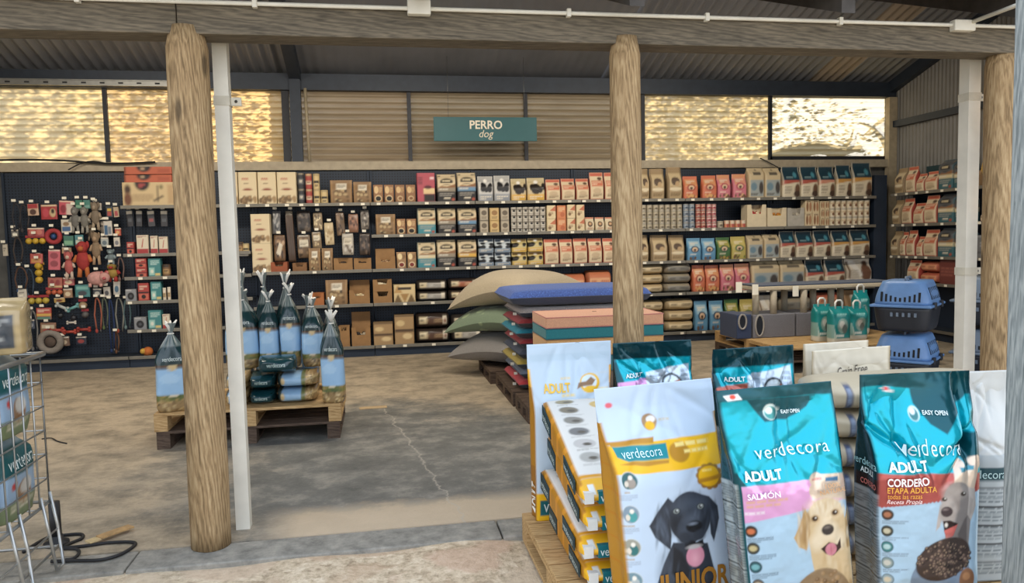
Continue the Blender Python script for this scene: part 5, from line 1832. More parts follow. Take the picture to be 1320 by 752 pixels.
def seed_px(a, b_, yt, yb, Y, seed, label, D=None, rot=0.0, zb=None):
    x0, x1, z0, z1 = px_box(a, b_, yt, yb, Y)
    if zb is not None:
        z0 = zb
    W = x1 - x0
    D = D or W * .62
    return tied_bag(W, z1 - z0, D, seed, label, ((x0 + x1) / 2, Y + D / 2, z0), rot)


def lying_bag(a, b_, yt, yb, Y, zb, label, kind, L=.5):
    x0, x1, z0, z1 = px_box(a, b_, yt, yb, Y)
    W, H = x1 - x0, (z1 - z0)

    def f(u, v, asp, sm):
        ar = Art(u, v, (20, 58, 64) if kind != 'blue' else (142, 176, 204), asp, soft=.03)
        if kind == 'blue':
            ar.rect(.72, 1.1, -.1, 1.1, (150, 124, 84))
            rg = random.Random(a)
            for _ in range(40):
                ar.ell(rg.uniform(.74, 1), rg.uniform(0, 1), .02, .05, rg.choice([(110, 84, 54), (200, 172, 116), (216, 192, 140)]))
            ar.rect(.62, .72, -.1, 1.1, (112, 116, 70))
            ar.rect(-.1, .1, -.1, 1.1, (60, 70, 66))
            ar.ell(.14, .5, .07, .25, (200, 176, 130))
        return ar.c
    me, sf = pack('seed_bag', W, H, L, f, nx=30, nz=16, e=4, style='pillow', mat=FILM, seed=int(a), crump=.012)
    o = link('seed_bag', me, None, ((x0 + x1) / 2, Y + L / 2, zb))
    tag(o, label, 'seed bag', 'seed bags lying on the pallet')
    if kind != 'blue':
        letter('verdecora', sf, (.25, .75, .4, .66), (200, 222, 216), o)
    return H


ya = LY0 + .06
h1 = lying_bag(288, 318, 504, 524, ya, ZP + .001, 'blue labelled bag lying in the bottom layer half behind the downpipe', 'blue')
h2 = lying_bag(319, 353, 504, 522, ya, ZP + .001, 'dark teal bag lying in the bottom layer', 'teal')
h3 = lying_bag(355, 408, 502, 521, ya, ZP + .001, 'blue labelled bag lying in the bottom layer beside the corner bag', 'blue')
hh_ = max(h1, h2, h3)
lying_bag(288, 318, 481, 503, ya, ZP + hh_ + .002, 'blue labelled bag lying in the second layer half behind the downpipe', 'blue')
lying_bag(319, 353, 483, 502, ya, ZP + hh_ + .002, 'dark teal bag lying in the second layer', 'teal')
lying_bag(355, 408, 482, 501, ya, ZP + hh_ + .002, 'blue labelled bag lying in the second layer beside the corner bag', 'blue')
zt = ZP + hh_ * 2 + .01
lying_bag(331, 380, 463, 484, ya - .02, zt, 'dark teal bag with white lettering lying alone on top of the layers', 'teal', L=.26)
seed_px(197, 240, 418, 530, LY0 + .03, 3, 'large blue labelled seed bag standing beside the thick post at the pallet end', rot=.25, zb=ZP + .001)
seed_px(413, 443, 404, 519, LY0 + .02, 5, 'blue labelled seed bag standing at the outer front corner of the pallet', zb=ZP + .001, rot=-.15)
yb_ = LY0 + .36
seed_px(288, 331, 376, 478, yb_, 7, 'widest upper seed bag, standing behind the downpipe', zb=zt, D=.2)
seed_px(332, 358, 378, 466, yb_, 9, 'upper seed bag standing just right of the downpipe', zb=zt, D=.17)
seed_px(359, 386, 368, 466, yb_, 11, 'tallest upper seed bag in the middle of the pallet', zb=zt, D=.17)
seed_px(388, 416, 386, 484, yb_ - .06, 13, 'upper seed bag beside the corner bag', zb=zt, D=.18)
yc_ = LY0 + .64
for k_, (a, b_, yt, lb) in enumerate(((296, 322, 352, 'rear seed bag rising behind the downpipe'), (326, 350, 352, 'rear seed bag showing its tied neck beside the downpipe'), (354, 380, 354, 'rear seed bag with its tied neck above the tallest one'), (386, 408, 382, 'rear seed bag seen between the upper bags'), (414, 438, 388, 'rear seed bag behind the corner bag'))):
    seed_px(a, b_, yt, 470, yc_, 20 + k_, lb, zb=ZP + .001, D=.22)

# ---- cushions and pet beds
TOPZ = .1445
pallet(1.20, 2.55, 6.95, 8.05, 0, 'dark pallet under the tall stack of flat cushions', PALD)
pallet(1.21, 2.50, 6.25, 6.90, 0, 'dark pallet under the salmon and teal pet beds', PALD)
pallet(1.15, 2.55, 8.1, 9.1, 0, 'dark pallet under the plump pillows', PALD)


def fabric(name, rgb, scale=220.0, dots=None, rough=.9):
    key = ('fabric', name)
    if key in MATS:
        return MATS[key]
    m, nt, out = new_mat(name)
    b = N(nt, 'ShaderNodeBsdfPrincipled', inp={'Roughness': rough, 'Sheen Weight': .15})
    tc = N(nt, 'ShaderNodeTexCoord')
    nz = N(nt, 'ShaderNodeTexNoise', inp={'Scale': scale, 'Detail': 2.0})
    nt.links.new(tc.outputs['Object'], nz.inputs['Vector'])
    c = lin(rgb)
    r = ramp(nt, [(.35, tuple(x * .8 for x in c)), (.65, tuple(min(1, x * 1.15) for x in c))])
    nt.links.new(nz.outputs['Fac'], r.inputs[0])
    col = r.outputs[0]
    if dots:
        vo = N(nt, 'ShaderNodeTexVoronoi', feature='F1', inp={'Scale': dots[1]})
        nt.links.new(tc.outputs['Object'], vo.inputs['Vector'])
        rr_ = ramp(nt, [(dots[2], (1, 1, 1)), (dots[2] + .06, (0, 0, 0))])
        nt.links.new(vo.outputs['Distance'], rr_.inputs[0])
        col = mix_col(nt, rr_.outputs[0], col, lin(dots[0]))
    bp = N(nt, 'ShaderNodeBump', inp={'Strength': .3, 'Distance': .004})
    nt.links.new(nz.outputs['Fac'], bp.inputs['Height'])
    nt.links.new(col, b.inputs['Base Color'])
    nt.links.new(bp.outputs[0], b.inputs['Normal'])
    nt.links.new(b.outputs[0], out.inputs[0])
    MATS[key] = m
    return m


def cushion_mesh(name, W, L, H, mats, e=4.0, sag=.006, droop=None, seed=1, puff=.6, n=30, band=None, pinch=0.0):
    """soft rectangular cushion lying flat: seam round its middle; mats = (top, under)"""
    vs, fs, mi = [], [], []
    rg = np.random.RandomState(seed)
    ph = rg.uniform(0, 6, 6)
    for side in (1, -1):
        base = len(vs)
        for j in range(n + 1):
            for i in range(n + 1):
                u, v = -1 + 2 * i / n, -1 + 2 * j / n
                rr_ = max(abs(u), abs(v))
                q = (1 - abs(u) ** e) * (1 - abs(v) ** e)
                hgt = max(q, 0) ** puff
                pu = 1 - pinch * (1 - abs(u) ** 2) if pinch else 1
                pv = 1 - pinch * (1 - abs(v) ** 2) if pinch else 1
                x = u * W / 2 * (1 - pinch * .6 * (1 - v * v) * abs(u) ** 3 if pinch else 1)
                y = v * L / 2 * (1 - pinch * .6 * (1 - u * u) * abs(v) ** 3 if pinch else 1)
                z = side * H / 2 * hgt + sag * math.sin(5 * u + ph[0]) * math.sin(4 * v + ph[1])
                if droop:
                    s_ = -x * math.cos(droop[1]) + y * math.sin(droop[1])
                    z -= droop[0] * max(0, s_ - .18) ** 2
                vs.append((x, y, z))
        for j in range(n):
            for i in range(n):
                a, b_ = base + j * (n + 1) + i, base + j * (n + 1) + i + 1
                c, d = b_ + n + 1, a + n + 1
                fs.append((a, b_, c, d) if side > 0 else (a, d, c, b_))
                mi.append(0 if side > 0 else 1)
    return mesh_from(name, vs, fs, None, True, mats=list(mats), mi=mi)


def dz_cushion(W, L, H, top, under, label, loc, rot=0.0, name='flat_cushion', group='flat cushions in the tall stack', tagc=True, e=10):
    t = thing(name, label, 'cushion', loc, (0, 0, rot), group)
    link('cover', cushion_mesh('cover', W, L, H, (top, under), e=e, seed=len(label), puff=.22, sag=.0015), t)
    pts = [(s * W / 2 * .992, q * L / 2 * .992, 0) for s, q in ((-1, -1), (1, -1), (1, 1), (-1, 1))]
    MB().tube(pts, .006, 6, closed=True).build('piping', under, t)
    if tagc:
        MB().box(-W / 2 - .03, -W / 2 + .001, -L * .3, -L * .3 + .02, -.03, -.006).build('care_label', TAGW, t)
    return t


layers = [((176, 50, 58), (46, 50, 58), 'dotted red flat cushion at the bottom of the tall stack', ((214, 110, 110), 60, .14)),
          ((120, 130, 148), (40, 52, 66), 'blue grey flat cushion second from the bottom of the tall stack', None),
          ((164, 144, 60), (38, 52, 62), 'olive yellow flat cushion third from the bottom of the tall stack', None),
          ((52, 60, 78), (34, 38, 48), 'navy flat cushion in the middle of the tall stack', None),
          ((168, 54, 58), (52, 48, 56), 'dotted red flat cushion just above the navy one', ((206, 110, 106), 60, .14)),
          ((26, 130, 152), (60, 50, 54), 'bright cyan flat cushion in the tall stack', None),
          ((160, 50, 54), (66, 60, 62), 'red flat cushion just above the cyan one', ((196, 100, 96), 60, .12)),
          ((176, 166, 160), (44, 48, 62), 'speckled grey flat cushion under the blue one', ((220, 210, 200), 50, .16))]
zz = TOPZ + .001
total = .93 - TOPZ
hl = total / len(layers)
for i, (c0, c1_, lb, dots) in enumerate(layers):
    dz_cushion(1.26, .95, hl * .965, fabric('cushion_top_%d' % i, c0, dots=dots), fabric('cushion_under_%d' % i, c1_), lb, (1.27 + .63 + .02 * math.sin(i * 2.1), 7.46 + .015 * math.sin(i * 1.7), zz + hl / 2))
    zz += hl
dz_cushion(1.42, .98, .17, fabric('blue_weave', (56, 84, 150), 60, ((74, 110, 186), 45, .2)), fabric('blue_under', (58, 66, 84)), 'thick blue cushion on top of the tall stack', (1.19 + .71, 7.46, zz + .096), 0, 'thick_cushion', 'large cushions', False, e=5)


# pet beds: crisp foam slabs
def pet_bed(W, L, H, mat, mat2, label, loc, rot):
    t = thing('pet_bed', label, 'pet bed', loc, (0, 0, rot), 'foam pet beds in the front stack')
    MB().box(-W / 2, W / 2, -L / 2, L / 2, 0.001, H - .001, ch=.012).build('foam_slab', mat, t)
    for z in (.004, H - .004):
        MB().tube([(s * W / 2 * .996, q * L / 2 * .996, z) for s, q in ((-1, -1), (1, -1), (1, 1), (-1, 1))], .005, 6, closed=True).build('piping', mat2, t)
    return t


FX, FY = 1.385 + .53, 6.30 + .28
zb = TOPZ + .001
beds = [((150, 116, 84), (120, 92, 66), .13, 'brown pet bed at the bottom of the front stack'), ((112, 96, 84), (90, 78, 70), .13, 'grey brown pet bed second from the bottom of the front stack'), ((60, 110, 116), (44, 86, 92), .13, 'blue green pet bed in the lower half of the front stack'),
        ((206, 160, 104), (176, 130, 82), .14, 'tan pet bed under the teal one'), ((42, 120, 126), (34, 92, 100), .09, 'teal pet bed under the salmon one'), ((216, 162, 128), (196, 126, 116), .09, 'salmon pet bed on top of the front stack')]
tot = sum(b_[2] for b_ in beds)
sc_ = (.909 - TOPZ) / tot
for c0, c1_, h_, lb in beds:
    h_ *= sc_
    t = pet_bed(1.06, .62, h_, fabric(lb, c0), fabric(lb + 'p', c1_), lb, (FX, FY, zb), -.01)
    zb += h_ + .0005
MB().box(-.02, .02, .05, .055, h_ + .0005, h_ + .003).build('sewn_mark', M('mark_dark', (50, 40, 40), .7), t)

# plump pillows behind
PILG = fabric('pillow_beige', (168, 154, 128), 150)


def pillow(W, L, H, mat, label, loc, rot, droop=.75):
    t = thing('plump_pillow', label, 'pillow', loc, rot, 'plump pillows behind the tall stack')
    link('cover', cushion_mesh('cover', W, L, H, (mat, mat), e=2.6, puff=.5, seed=len(label), pinch=.10, droop=(droop, rot[2])), t)
    return t


pillow(1.15, 1.05, .36, fabric('pillow_grey', (134, 130, 126), 150), 'grey pillow at the bottom, its corner hanging over the pallet', (1.50, 8.78, .335), (0, 0, .70), .35)
pillow(1.15, 1.05, .30, fabric('pillow_green', (112, 128, 104), 150, ((150, 168, 130), 6, .3)), 'grey green pillow between the grey and the beige ones', (1.47, 8.78, .67), (0, 0, .70), .5)
pillow(1.25, 1.12, .40, PILG, 'large beige pillow on top of the other pillows', (1.58, 8.78, 1.025), (0, 0, .70), .6)

# ---- cat tree, litter bags, carriers
pallet(4.45, 6.40, 7.75, 9.55, 0, 'lower pallet under the cat tree', PALD)
pallet(4.45, 6.40, 7.75, 9.55, .1445, 'upper pallet under the cat tree', PALW)
YC = 8.85
GREYPL = fabric('cat_plush_grey', (112, 112, 118), 160)
GREYP2 = fabric('cat_plush_light', (150, 146, 140), 160)
BEIGEP = fabric('cat_platform_beige', (190, 176, 150), 160)
SISAL = M('sisal_post', (176, 166, 146), .9, var=.2, scale=70, stretch=(1, 1, 12), bump=.4)
CX0, CX1 = onY(966, 366, YC)[0], onY(1141, 362, YC)[0]
zpl = onY(1050, 366, YC)[2]
ct = thing('cat_tree', 'wide grey cat tree with a long platform on round posts', 'cat tree', ((CX0 + CX1) / 2, YC, ZP))
w_ = (CX1 - CX0) / 2
zr = zpl - ZP
MB().box(-w_, w_, -.22, .28, zr - .05, zr, ch=.012).build('platform', BEIGEP, ct)
MB().box(-w_, w_, -.20, .27, zr + .0005, zr + .02, ch=.006).build('platform_cover', fabric('cat_cover_navy', (70, 80, 98), 160), ct)


def cat_house(xa, xb_, z1, mat, hole, name, dy0=-.22, dy1=.26):
    x0, x1 = onY(xa, 410, YC - .2)[0] - (CX0 + CX1) / 2, onY(xb_, 410, YC - .2)[0] - (CX0 + CX1) / 2
    zt_ = z1 - ZP
    h = MB().box(x0, x1, dy0, dy1, 0.002, zt_, ch=.01).build(name, mat, ct)
    if hole:
        hx = onY(hole[0], hole[1], YC - .22)
        n_ = 24
        rx, rz = hole[2], hole[3]
        cxh, czh = hx[0] - (CX0 + CX1) / 2, hx[2] - ZP
        MB().add([(cxh + rx * math.cos(2 * PI * i / n_), dy0 - .003, czh + rz * math.sin(2 * PI * i / n_)) for i in range(n_)] + [(cxh + rx * math.cos(2 * PI * i / n_), dy0 + .0, czh + rz * math.sin(2 * PI * i / n_)) for i in range(n_)],
                 [tuple(range(n_))[::-1]] + [(i, (i + 1) % n_, n_ + (i + 1) % n_, n_ + i) for i in range(n_)]).build('opening', M('hole_dark', (26, 32, 42), .9), h)
        MB().tube([(cxh + rx * math.cos(2 * PI * i / n_), dy0 - .004, czh + rz * math.sin(2 * PI * i / n_)) for i in range(n_)], .012, 6, closed=True).build('opening_rim', GREYP2, h)
    return h


zbx = onY(1000, 405, YC - .2)[2]
cat_house(949, 968, zbx + .01, fabric('cat_navy', (44, 58, 88), 160), (957, 415, .05, .09), 'navy_house')
cat_house(970, 1024, zbx, GREYPL, (979, 420, .055, .13), 'grey_house')
cat_house(1026, 1053, zbx, GREYPL, None, 'grey_house')
cat_house(1056, 1130, zbx - .02, fabric('cat_dark', (90, 92, 100), 160), None, 'grey_house', -.05, .26)
for px, dy, zb_ in ((974, -.15, zbx), (997, -.17, zbx), (1011, .15, zbx), (1036, -.17, zbx), (1048, .15, zbx), (1071, -.02, zbx - .02), (1083, .18, zbx - .02), (1108, -.02, zbx - .02)):
    x = onY(px, 385, YC + dy)[0] - (CX0 + CX1) / 2
    MB().tube([(x, dy, zb_ - ZP + .001), (x, dy, zr - .051)], .042, 14).build('post', SISAL, ct)
for px, py, lb in ((952, 370, 'price card hanging at the end of the cat tree platform'), (973, 373, 'white price card on the first cat tree post'), (1025, 375, 'white price card in the middle of the cat tree')):
    p = onY(px, py, YC - .24)
    o = MB().box(-.04, .04, -.002, .002, -.07, .06).build('hanging_price_card', TAGW, None, (p[0], YC - .25, p[2]))
    tag(o, lb, 'price card', 'price cards on the cat tree')
    MB().tube([(0, 0, .06), (0, .0, zpl - .05 - p[2])], .002, 5).build('string', WIRE, o)


def litter_art(u, v, asp, sm):
    a = Art(u, v, (20, 128, 128), asp, soft=.03)
    a.rect(-1, 2, -.1, .14, (206, 204, 190))
    a.ell(.5, .48, .26, .2, (140, 168, 158))
    a.ell(.46, .52, .13, .1, (206, 206, 196))
    a.ell(.6, .4, .12, .13, (100, 110, 104))
    a.words(.15, .85, .15, .26, 1, (226, 230, 222), 4)
    a.words(.25, .75, .72, .82, 2, (150, 206, 200), 5)
    a.poly([(0, .14), (0, .5), (.2, .14)], (176, 196, 186))
    return a.c


YLt = 8.1
for i, (a, b_, yt, dy, lb) in enumerate(((1054, 1076, 393, 0.0, 'teal litter bag with white handle, nearest to the grey cat house'), (1075, 1100, 396, -.22, 'teal litter bag with white handle, in the middle of four'), (1099, 1122, 396, .0, 'teal litter bag with white handle beside the pet carriers'), (1106, 1124, 375, .38, 'teal litter bag with white handle, raised behind the other three'))):
    x0, x1, z0, z1 = px_box(a, b_, yt, 450, YLt + dy)
    zb_ = ZP + .001
    me, _ = pack('litter_bag', x1 - x0, z1 - zb_, .17, litter_art, nx=20, nz=30, e=4, style='fat', mat=GLOSS, seed=i + 3, crump=.02)
    t = thing('litter_bag', lb, 'litter bag', ((x0 + x1) / 2, YLt + dy + .1, zb_), group='teal litter bags with handles')
    link('bag', me, t)
    H_ = z1 - zb_
    q = .045
    MB().tube([(-q, 0, H_ - .03), (-q, 0, H_ + .045), (-q * .5, 0, H_ + .07), (q * .5, 0, H_ + .07), (q, 0, H_ + .045), (q, 0, H_ - .03)], .012, 8).build('handle', TIE, t)

CB = M('carrier_blue', (98, 136, 186), .4, var=.06)
CGY = M('carrier_grey', (108, 122, 138), .4, var=.06)
CBK = M('carrier_black', (34, 38, 46), .45, var=.1)
VENT = M('vent_dark', (14, 18, 24), .8)


def carrier(loc, rot, top, label):
    """two-shell pet carrier, long axis x; ribs and vent slots on both visible faces"""
    L, W, H = .62, .50, .46
    t = thing('pet_carrier', label, 'pet carrier', loc, (0, 0, rot), 'plastic pet carriers')

    def shell(z0, z1, s0, s1, mat, name, cap):
        vs, fs = [], []
        n, k_ = 40, 8
        for j in range(k_ + 1):
            q = j / k_
            s = s0 + (s1 - s0) * (q ** (1.6 if s1 < s0 else .7))
            for i in range(n):
                a = 2 * PI * i / n
                x, y = math.cos(a), math.sin(a)
                e = 6
                kk = (abs(x) ** e + abs(y) ** e) ** (-1 / e)
                vs.append((x * kk * L / 2 * (1 - (1 - s) * .7), y * kk * W / 2 * s, z0 + (z1 - z0) * q))
        for j in range(k_):
            for i in range(n):
                fs.append((j * n + i, j * n + (i + 1) % n, (j + 1) * n + (i + 1) % n, (j + 1) * n + i))
        fs.append(tuple(range(n))[::-1])
        fs.append(tuple(k_ * n + i for i in range(n)))
        return link(name, mesh_from(name, vs, fs, mat, True), t)
    lo = shell(0, H * .48, .86, 1.0, CBK, 'lower_shell', 0)
    MB().box(-L / 2 - .012, L / 2 + .012, -W / 2 - .012, W / 2 + .012, H * .48, H * .535, ch=.01).build('rim', top, t)
    up = shell(H * .536, H, .98, .74, top, 'upper_shell', 1)

    def slot(x, y, z0, z1, face, nm, par):
        # leaning slot following the shell
        def sy(z):
            q = (z - H * .536) / (H * .464)
            return .98 + (.74 - .98) * (max(q, 0) ** 1.6)
        vs = []
        wd = .009
        for z in (z0, z1):
            s = sy(z)
            if face == 'front':
                vs += [(x - wd, -W / 2 * s - .002, z), (x + wd, -W / 2 * s - .002, z), (x + wd, -W / 2 * s + .01, z), (x - wd, -W / 2 * s + .01, z)]
            else:
                xe = L / 2 * (1 - (1 - s) * .7)
                vs += [(-xe - .002, y - wd, z), (-xe - .002, y + wd, z), (-xe + .01, y + wd, z), (-xe + .01, y - wd, z)]
        MB().add(vs, [(0, 1, 2, 3), (4, 7, 6, 5), (0, 4, 5, 1), (1, 5, 6, 2), (2, 6, 7, 3), (3, 7, 4, 0)]).build(nm, VENT, par)
    for i in range(8):
        slot(-.17 + i * .048, 0, H * .64, H * .88, 'front', 'vent_slot', up)
    for i in range(9):
        slot(0, -.16 + i * .04, H * .60, H * (.68 + .014 * abs(i - 4) ** 1.5), 'end', 'vent_slot', up)
    for i in range(5):
        MB().box(-L / 2 - .006, -L / 2 + .03, -.14 + i * .05, -.12 + i * .05, H * .30, H * .38).build('lower_slot', CGY, lo)
    for x in (-.14, .16):
        MB().box(x - .03, x + .03, -W / 2 - .022, -W / 2 + .005, H * .44, H * .58, ch=.006).build('latch', CBK, t)
    MB().tube([(-.1, 0, H - .005), (-.09, 0, H + .03), (.09, 0, H + .03), (.1, 0, H - .005)], .012, 8).build('handle', CGY, t)
    return t


YCa = 6.35
c0 = onY(1172, 400, YCa)
pallet(4.35, 6.35, YCa - .32, YCa + .5, 0, 'dark pallet under the stacked pet carriers', PALD)
for j in range(2):
    z = .1455 + j * .512
    nm = ('lower', 'upper')[j]
    carrier((c0[0] + .03, YCa + .06, z), .70, CB, '%s blue topped pet carrier beside the teal litter bags' % nm)
    carrier((c0[0] + 1.0, YCa + .18, z), .66, CGY, '%s grey topped pet carrier behind the white downpipe' % nm)
# wooden giraffe on the side wall shelf
GW = wood('giraffe_wood', (170, 124, 56), (206, 164, 84), (226, 190, 116), stretch=(9, 9, 2), knots=False)
p0, p1 = onX(1262, 241, XS + .2), onX(1279, 241, XS + .2)
yc = (p0[1] + p1[1]) / 2
zg = SIDEZ[1] + .0095
hg = onX(1268, 188, XS + .2)[2] - zg
g = thing('wooden_giraffe', 'pale wooden giraffe figure on the top side wall shelf', 'wooden figure', (XS + .2, yc, zg))
wg = abs(p1[1] - p0[1])
prof = [(.45, 0), (.30, 0), (.16, .26), (-.02, .40), (-.2, .26), (-.34, 0), (-.5, 0), (-.36, .3), (-.2, .55), (.02, .9), (.0, .96), (-.1, .97), (.02, 1.0), (.14, .98), (.12, .9), (.16, .6), (.42, .36)]
vs = [(-.02, -x * wg, z * hg) for x, z in prof] + [(.02, -x * wg, z * hg) for x, z in prof]
n_ = len(prof)
MB().add(vs, [tuple(range(n_)), tuple(range(n_, 2 * n_))[::-1]] + [(i, i + n_, (i + 1) % n_ + n_, (i + 1) % n_) for i in range(n_)]).build('body', GW, g)
MB().tube([(0, -.02 * wg, hg * .99), (0, -.02 * wg, hg * 1.04)], .006, 6).build('horn', GW, g)

# ---- hanging sign
YS = 10.6
x0, x1, z0, z1 = px_box(559, 692, 151, 182, YS)
sg = thing('hanging_sign', 'teal hanging sign reading PERRO dog in white', 'sign', ((x0 + x1) / 2, YS, (z0 + z1) / 2))
W_, H_ = x1 - x0, z1 - z0
bd = MB().box(-W_ / 2, W_ / 2, 0, .02, -H_ / 2, H_ / 2, ch=.003).build('board', M('sign_teal', (38, 92, 98), .5, var=.08, scale=2), sg)


def sgs(U, V, off=.002):
    return np.stack([(U - .5) * W_, 0 * U - off, (V - .5) * H_], -1)


letter('PERRO', sgs, (.345, .66, .50, .86), (232, 224, 206), bd, bold=.02)
letter('dog', sgs, (.435, .575, .06, .46), (222, 212, 190), bd, shear=.25)
for px in (578, 676):
    x = onY(px, 150, YS)[0] - (x0 + x1) / 2
    MB().tube([(x, .01, H_ / 2), (x, .01, roof_z(YS) - (z0 + z1) / 2)], .003, 6).build('wire', WIRE, sg)
# cables along the sill
BLK = M('cable_black', (26, 26, 28), .6)


def cable(pts, r, label, name='cable', group=None):
    P = [Vector(p) for p in pts]
    out = []
    for i in range(len(P) - 1):
        p0_, p1_, p2_, p3_ = P[max(i - 1, 0)], P[i], P[i + 1], P[min(i + 2, len(P) - 1)]
        for k_ in range(8):
            t_ = k_ / 8
            out.append(.5 * ((2 * p1_) + (-p0_ + p2_) * t_ + (2 * p0_ - 5 * p1_ + 4 * p2_ - p3_) * t_ ** 2 + (-p0_ + 3 * p1_ - 3 * p2_ + p3_) * t_ ** 3))
    out.append(P[-1])
    o = MB().tube(out, r, 8).build(name, BLK)
    return tag(o, label, 'cable', group)


cable([onY(-20, 207, 10.95), onY(30, 206, 10.95), onY(80, 207, 10.95), onY(140, 211, 10.95), onY(200, 209, 10.95)], .013, 'thick black cable along the sill above the pegboard')
cable([onY(88, 219, 10.93), onY(104, 211, 10.93), onY(120, 208, 10.93), onY(138, 211, 10.93)], .008, 'thin black cable looping up from the pegboard')
cable([onY(980, 204, 10.95), onY(992, 210, 10.95), onY(1003, 216, 10.92)], .008, 'thin black cable dropping from the sill behind the beige bags')

# ---- wire basket at the left front
GWIRE = M('basket_wire', (176, 178, 176), .3, .75, var=.05)
bx1, by1 = -1.665, 4.02
bx0, by0 = -2.55, 2.95
bk = thing('wire_basket', 'chrome wire basket cage full of printed bags at the slab edge', 'wire basket', ((bx0 + bx1) / 2, (by0 + by1) / 2, 0))
hx, hy = (bx1 - bx0) / 2, (by1 - by0) / 2
zt_, zb_ = 1.08, .34


def fr(z, gx_=0.0):
    return [(-hx - gx_, -hy - gx_, z), (hx + gx_, -hy - gx_, z), (hx + gx_, hy + gx_, z), (-hx - gx_, hy + gx_, z)]


MB().tube(fr(zt_, .012), .012, 8, closed=True).build('rim', GWIRE, bk)
MB().tube(fr(zb_), .009, 8, closed=True).build('bottom_frame', GWIRE, bk)
n_ = 11
for side in range(4):
    mb = MB()
    for i in range(n_):
        f_ = -1 + 2 * i / (n_ - 1)
        p = {0: (hx, f_ * hy), 1: (-hx, f_ * hy), 2: (f_ * hx, hy), 3: (f_ * hx, -hy)}[side]
        mb.tube([(p[0], p[1], zb_), (p[0], p[1], zt_ - .012)], .0042, 6)
    for z in np.linspace(zb_ + .12, zt_ - .14, 5):
        a, c = {0: ((hx, -hy), (hx, hy)), 1: ((-hx, -hy), (-hx, hy)), 2: ((-hx, hy), (hx, hy)), 3: ((-hx, -hy), (hx, -hy))}[side]
        mb.tube([(a[0], a[1], z), (c[0], c[1], z)], .0042, 6)
    mb.build('wire_side', GWIRE, bk)
mb = MB()
for f_ in np.linspace(-1, 1, 9):
    mb.tube([(-hx, f_ * hy, zb_), (hx, f_ * hy, zb_)], .004, 6)
mb.build('wire_floor', GWIRE, bk)
# lower skirt: looped legs
for sx_ in (-1, 1):
    for y in np.linspace(-hy + .05, hy - .05, 4):
        MB().tube([(sx_ * (hx + .004), y - .05, zb_ + .05), (sx_ * (hx + .03), y - .05, zb_ - .12), (sx_ * (hx + .05), y - .04, .02), (sx_ * (hx + .05), y + .04, .02), (sx_ * (hx + .03), y + .05, zb_ - .12), (sx_ * (hx + .004), y + .05, zb_ + .05)], .008, 8).build('leg_loop', GWIRE, bk)
    MB().tube([(sx_ * (hx + .03), -hy, zb_ - .14), (sx_ * (hx + .03), hy, zb_ - .14)], .005, 6).build('skirt_rail', GWIRE, bk)
MB().tube(fr(.10, .02), .008, 8, closed=True).build('foot_frame', GWIRE, bk)


# printed bags inside the basket, faces towards +x
def chick_art(k_):
    def f(u, v, asp, sm):
        a = Art(u, v, (150, 176, 200), asp, soft=.03)
        a.rect(-1, 2, -.1, .22, (116, 128, 92))
        a.rect(-1, 2, .55, .88, (22, 84, 88))
        a.rect(-1, 2, .88, 1.1, (160, 180, 190))
        a.ell(.35 + .1 * k_, .3, .2, .16, (146, 110, 76))
        a.ell(.6, .36, .16, .1, (200, 196, 186))
        a.ell(.25, .42, .08, .05, (190, 60, 50))
        a.words(.15, .85, .08, .18, 2, (214, 206, 180), k_)
        return a.c
    return f


# a teal topped bag per slot, standing upright in two layers
floor_z = zb_ + .006
k_ = 0
for lay in range(2):
    for i in range(3):
        Wd, Hh, Dd = .32, .38, .2
        y = by0 + .185 + i * .347
        x = bx1 - .13
        me, sf = pack('feed_bag', Wd, Hh, Dd, chick_art(k_ % 3), nx=26, nz=34, e=5, style='fat', mat=GLOSS, seed=k_ + 40, crump=.02)
        o = link('feed_bag', me, None, (x, y, floor_z + lay * .385), (0, 0, PI / 2))
        tag(o, '%s printed feed bag in the wire basket, %s layer' % (('front', 'middle', 'rear')[i], ('lower', 'upper')[lay]), 'feed bag', 'printed feed bags in the wire basket')
        letter('verdecora', sf, (.12, .9, .62, .78), (224, 232, 226), o)
        k_ += 1
for lay in range(2):
    me, sf = pack('feed_bag', .5, .38, .28, chick_art(1), nx=20, nz=24, e=5, style='fat', mat=GLOSS, seed=60 + lay, crump=.02)
    tag(link('feed_bag', me, None, (bx0 + .27, by0 + .5, floor_z + lay * .385), (0, 0, PI / 2)), 'wide printed feed bag on the far side of the wire basket, %s layer' % ('lower', 'upper')[lay], 'feed bag')


# wrapped tan package resting on the bags
def wrap_art(u, v, asp, sm):
    a = Art(u, v, (168, 146, 104), asp, soft=.03)
    a.rect(.5, .86, .12, .72, (58, 62, 66))
    a.words(.55, .8, .5, .64, 2, (150, 150, 146), 3)
    a.words(.58, .76, .24, .32, 1, (170, 168, 160), 4)
    a.rect(.38, .46, .56, .68, (214, 206, 186))
    a.grain(.08, 40, 40, 3)
    return a.c


p = onY(17, 425, 3.9)
xc_ = onY(18, 425, 3.75)[0]
me, _ = pack('wrapped_package', .27, .255, .24, wrap_art, nx=30, nz=30, e=7, style='fat', mat=FILM, seed=9, crump=.014)
o = link('wrapped_package', me, None, (-1.775, 3.84, floor_z + .772), (0, 0, .25))
tag(o, 'tan plastic wrapped package with a dark label lying on the wire basket', 'package')

c = onZ(481, 526, 0)
tag(MB().box(-.13, .13, -.05, .05, .001, .005).build('cardboard_scrap', M('cardboard_tan', (176, 152, 116), .9), None, (c[0], c[1], 0), (0, 0, .06)), 'flat tan cardboard scrap on the floor right of the seed bag pallet', 'cardboard')
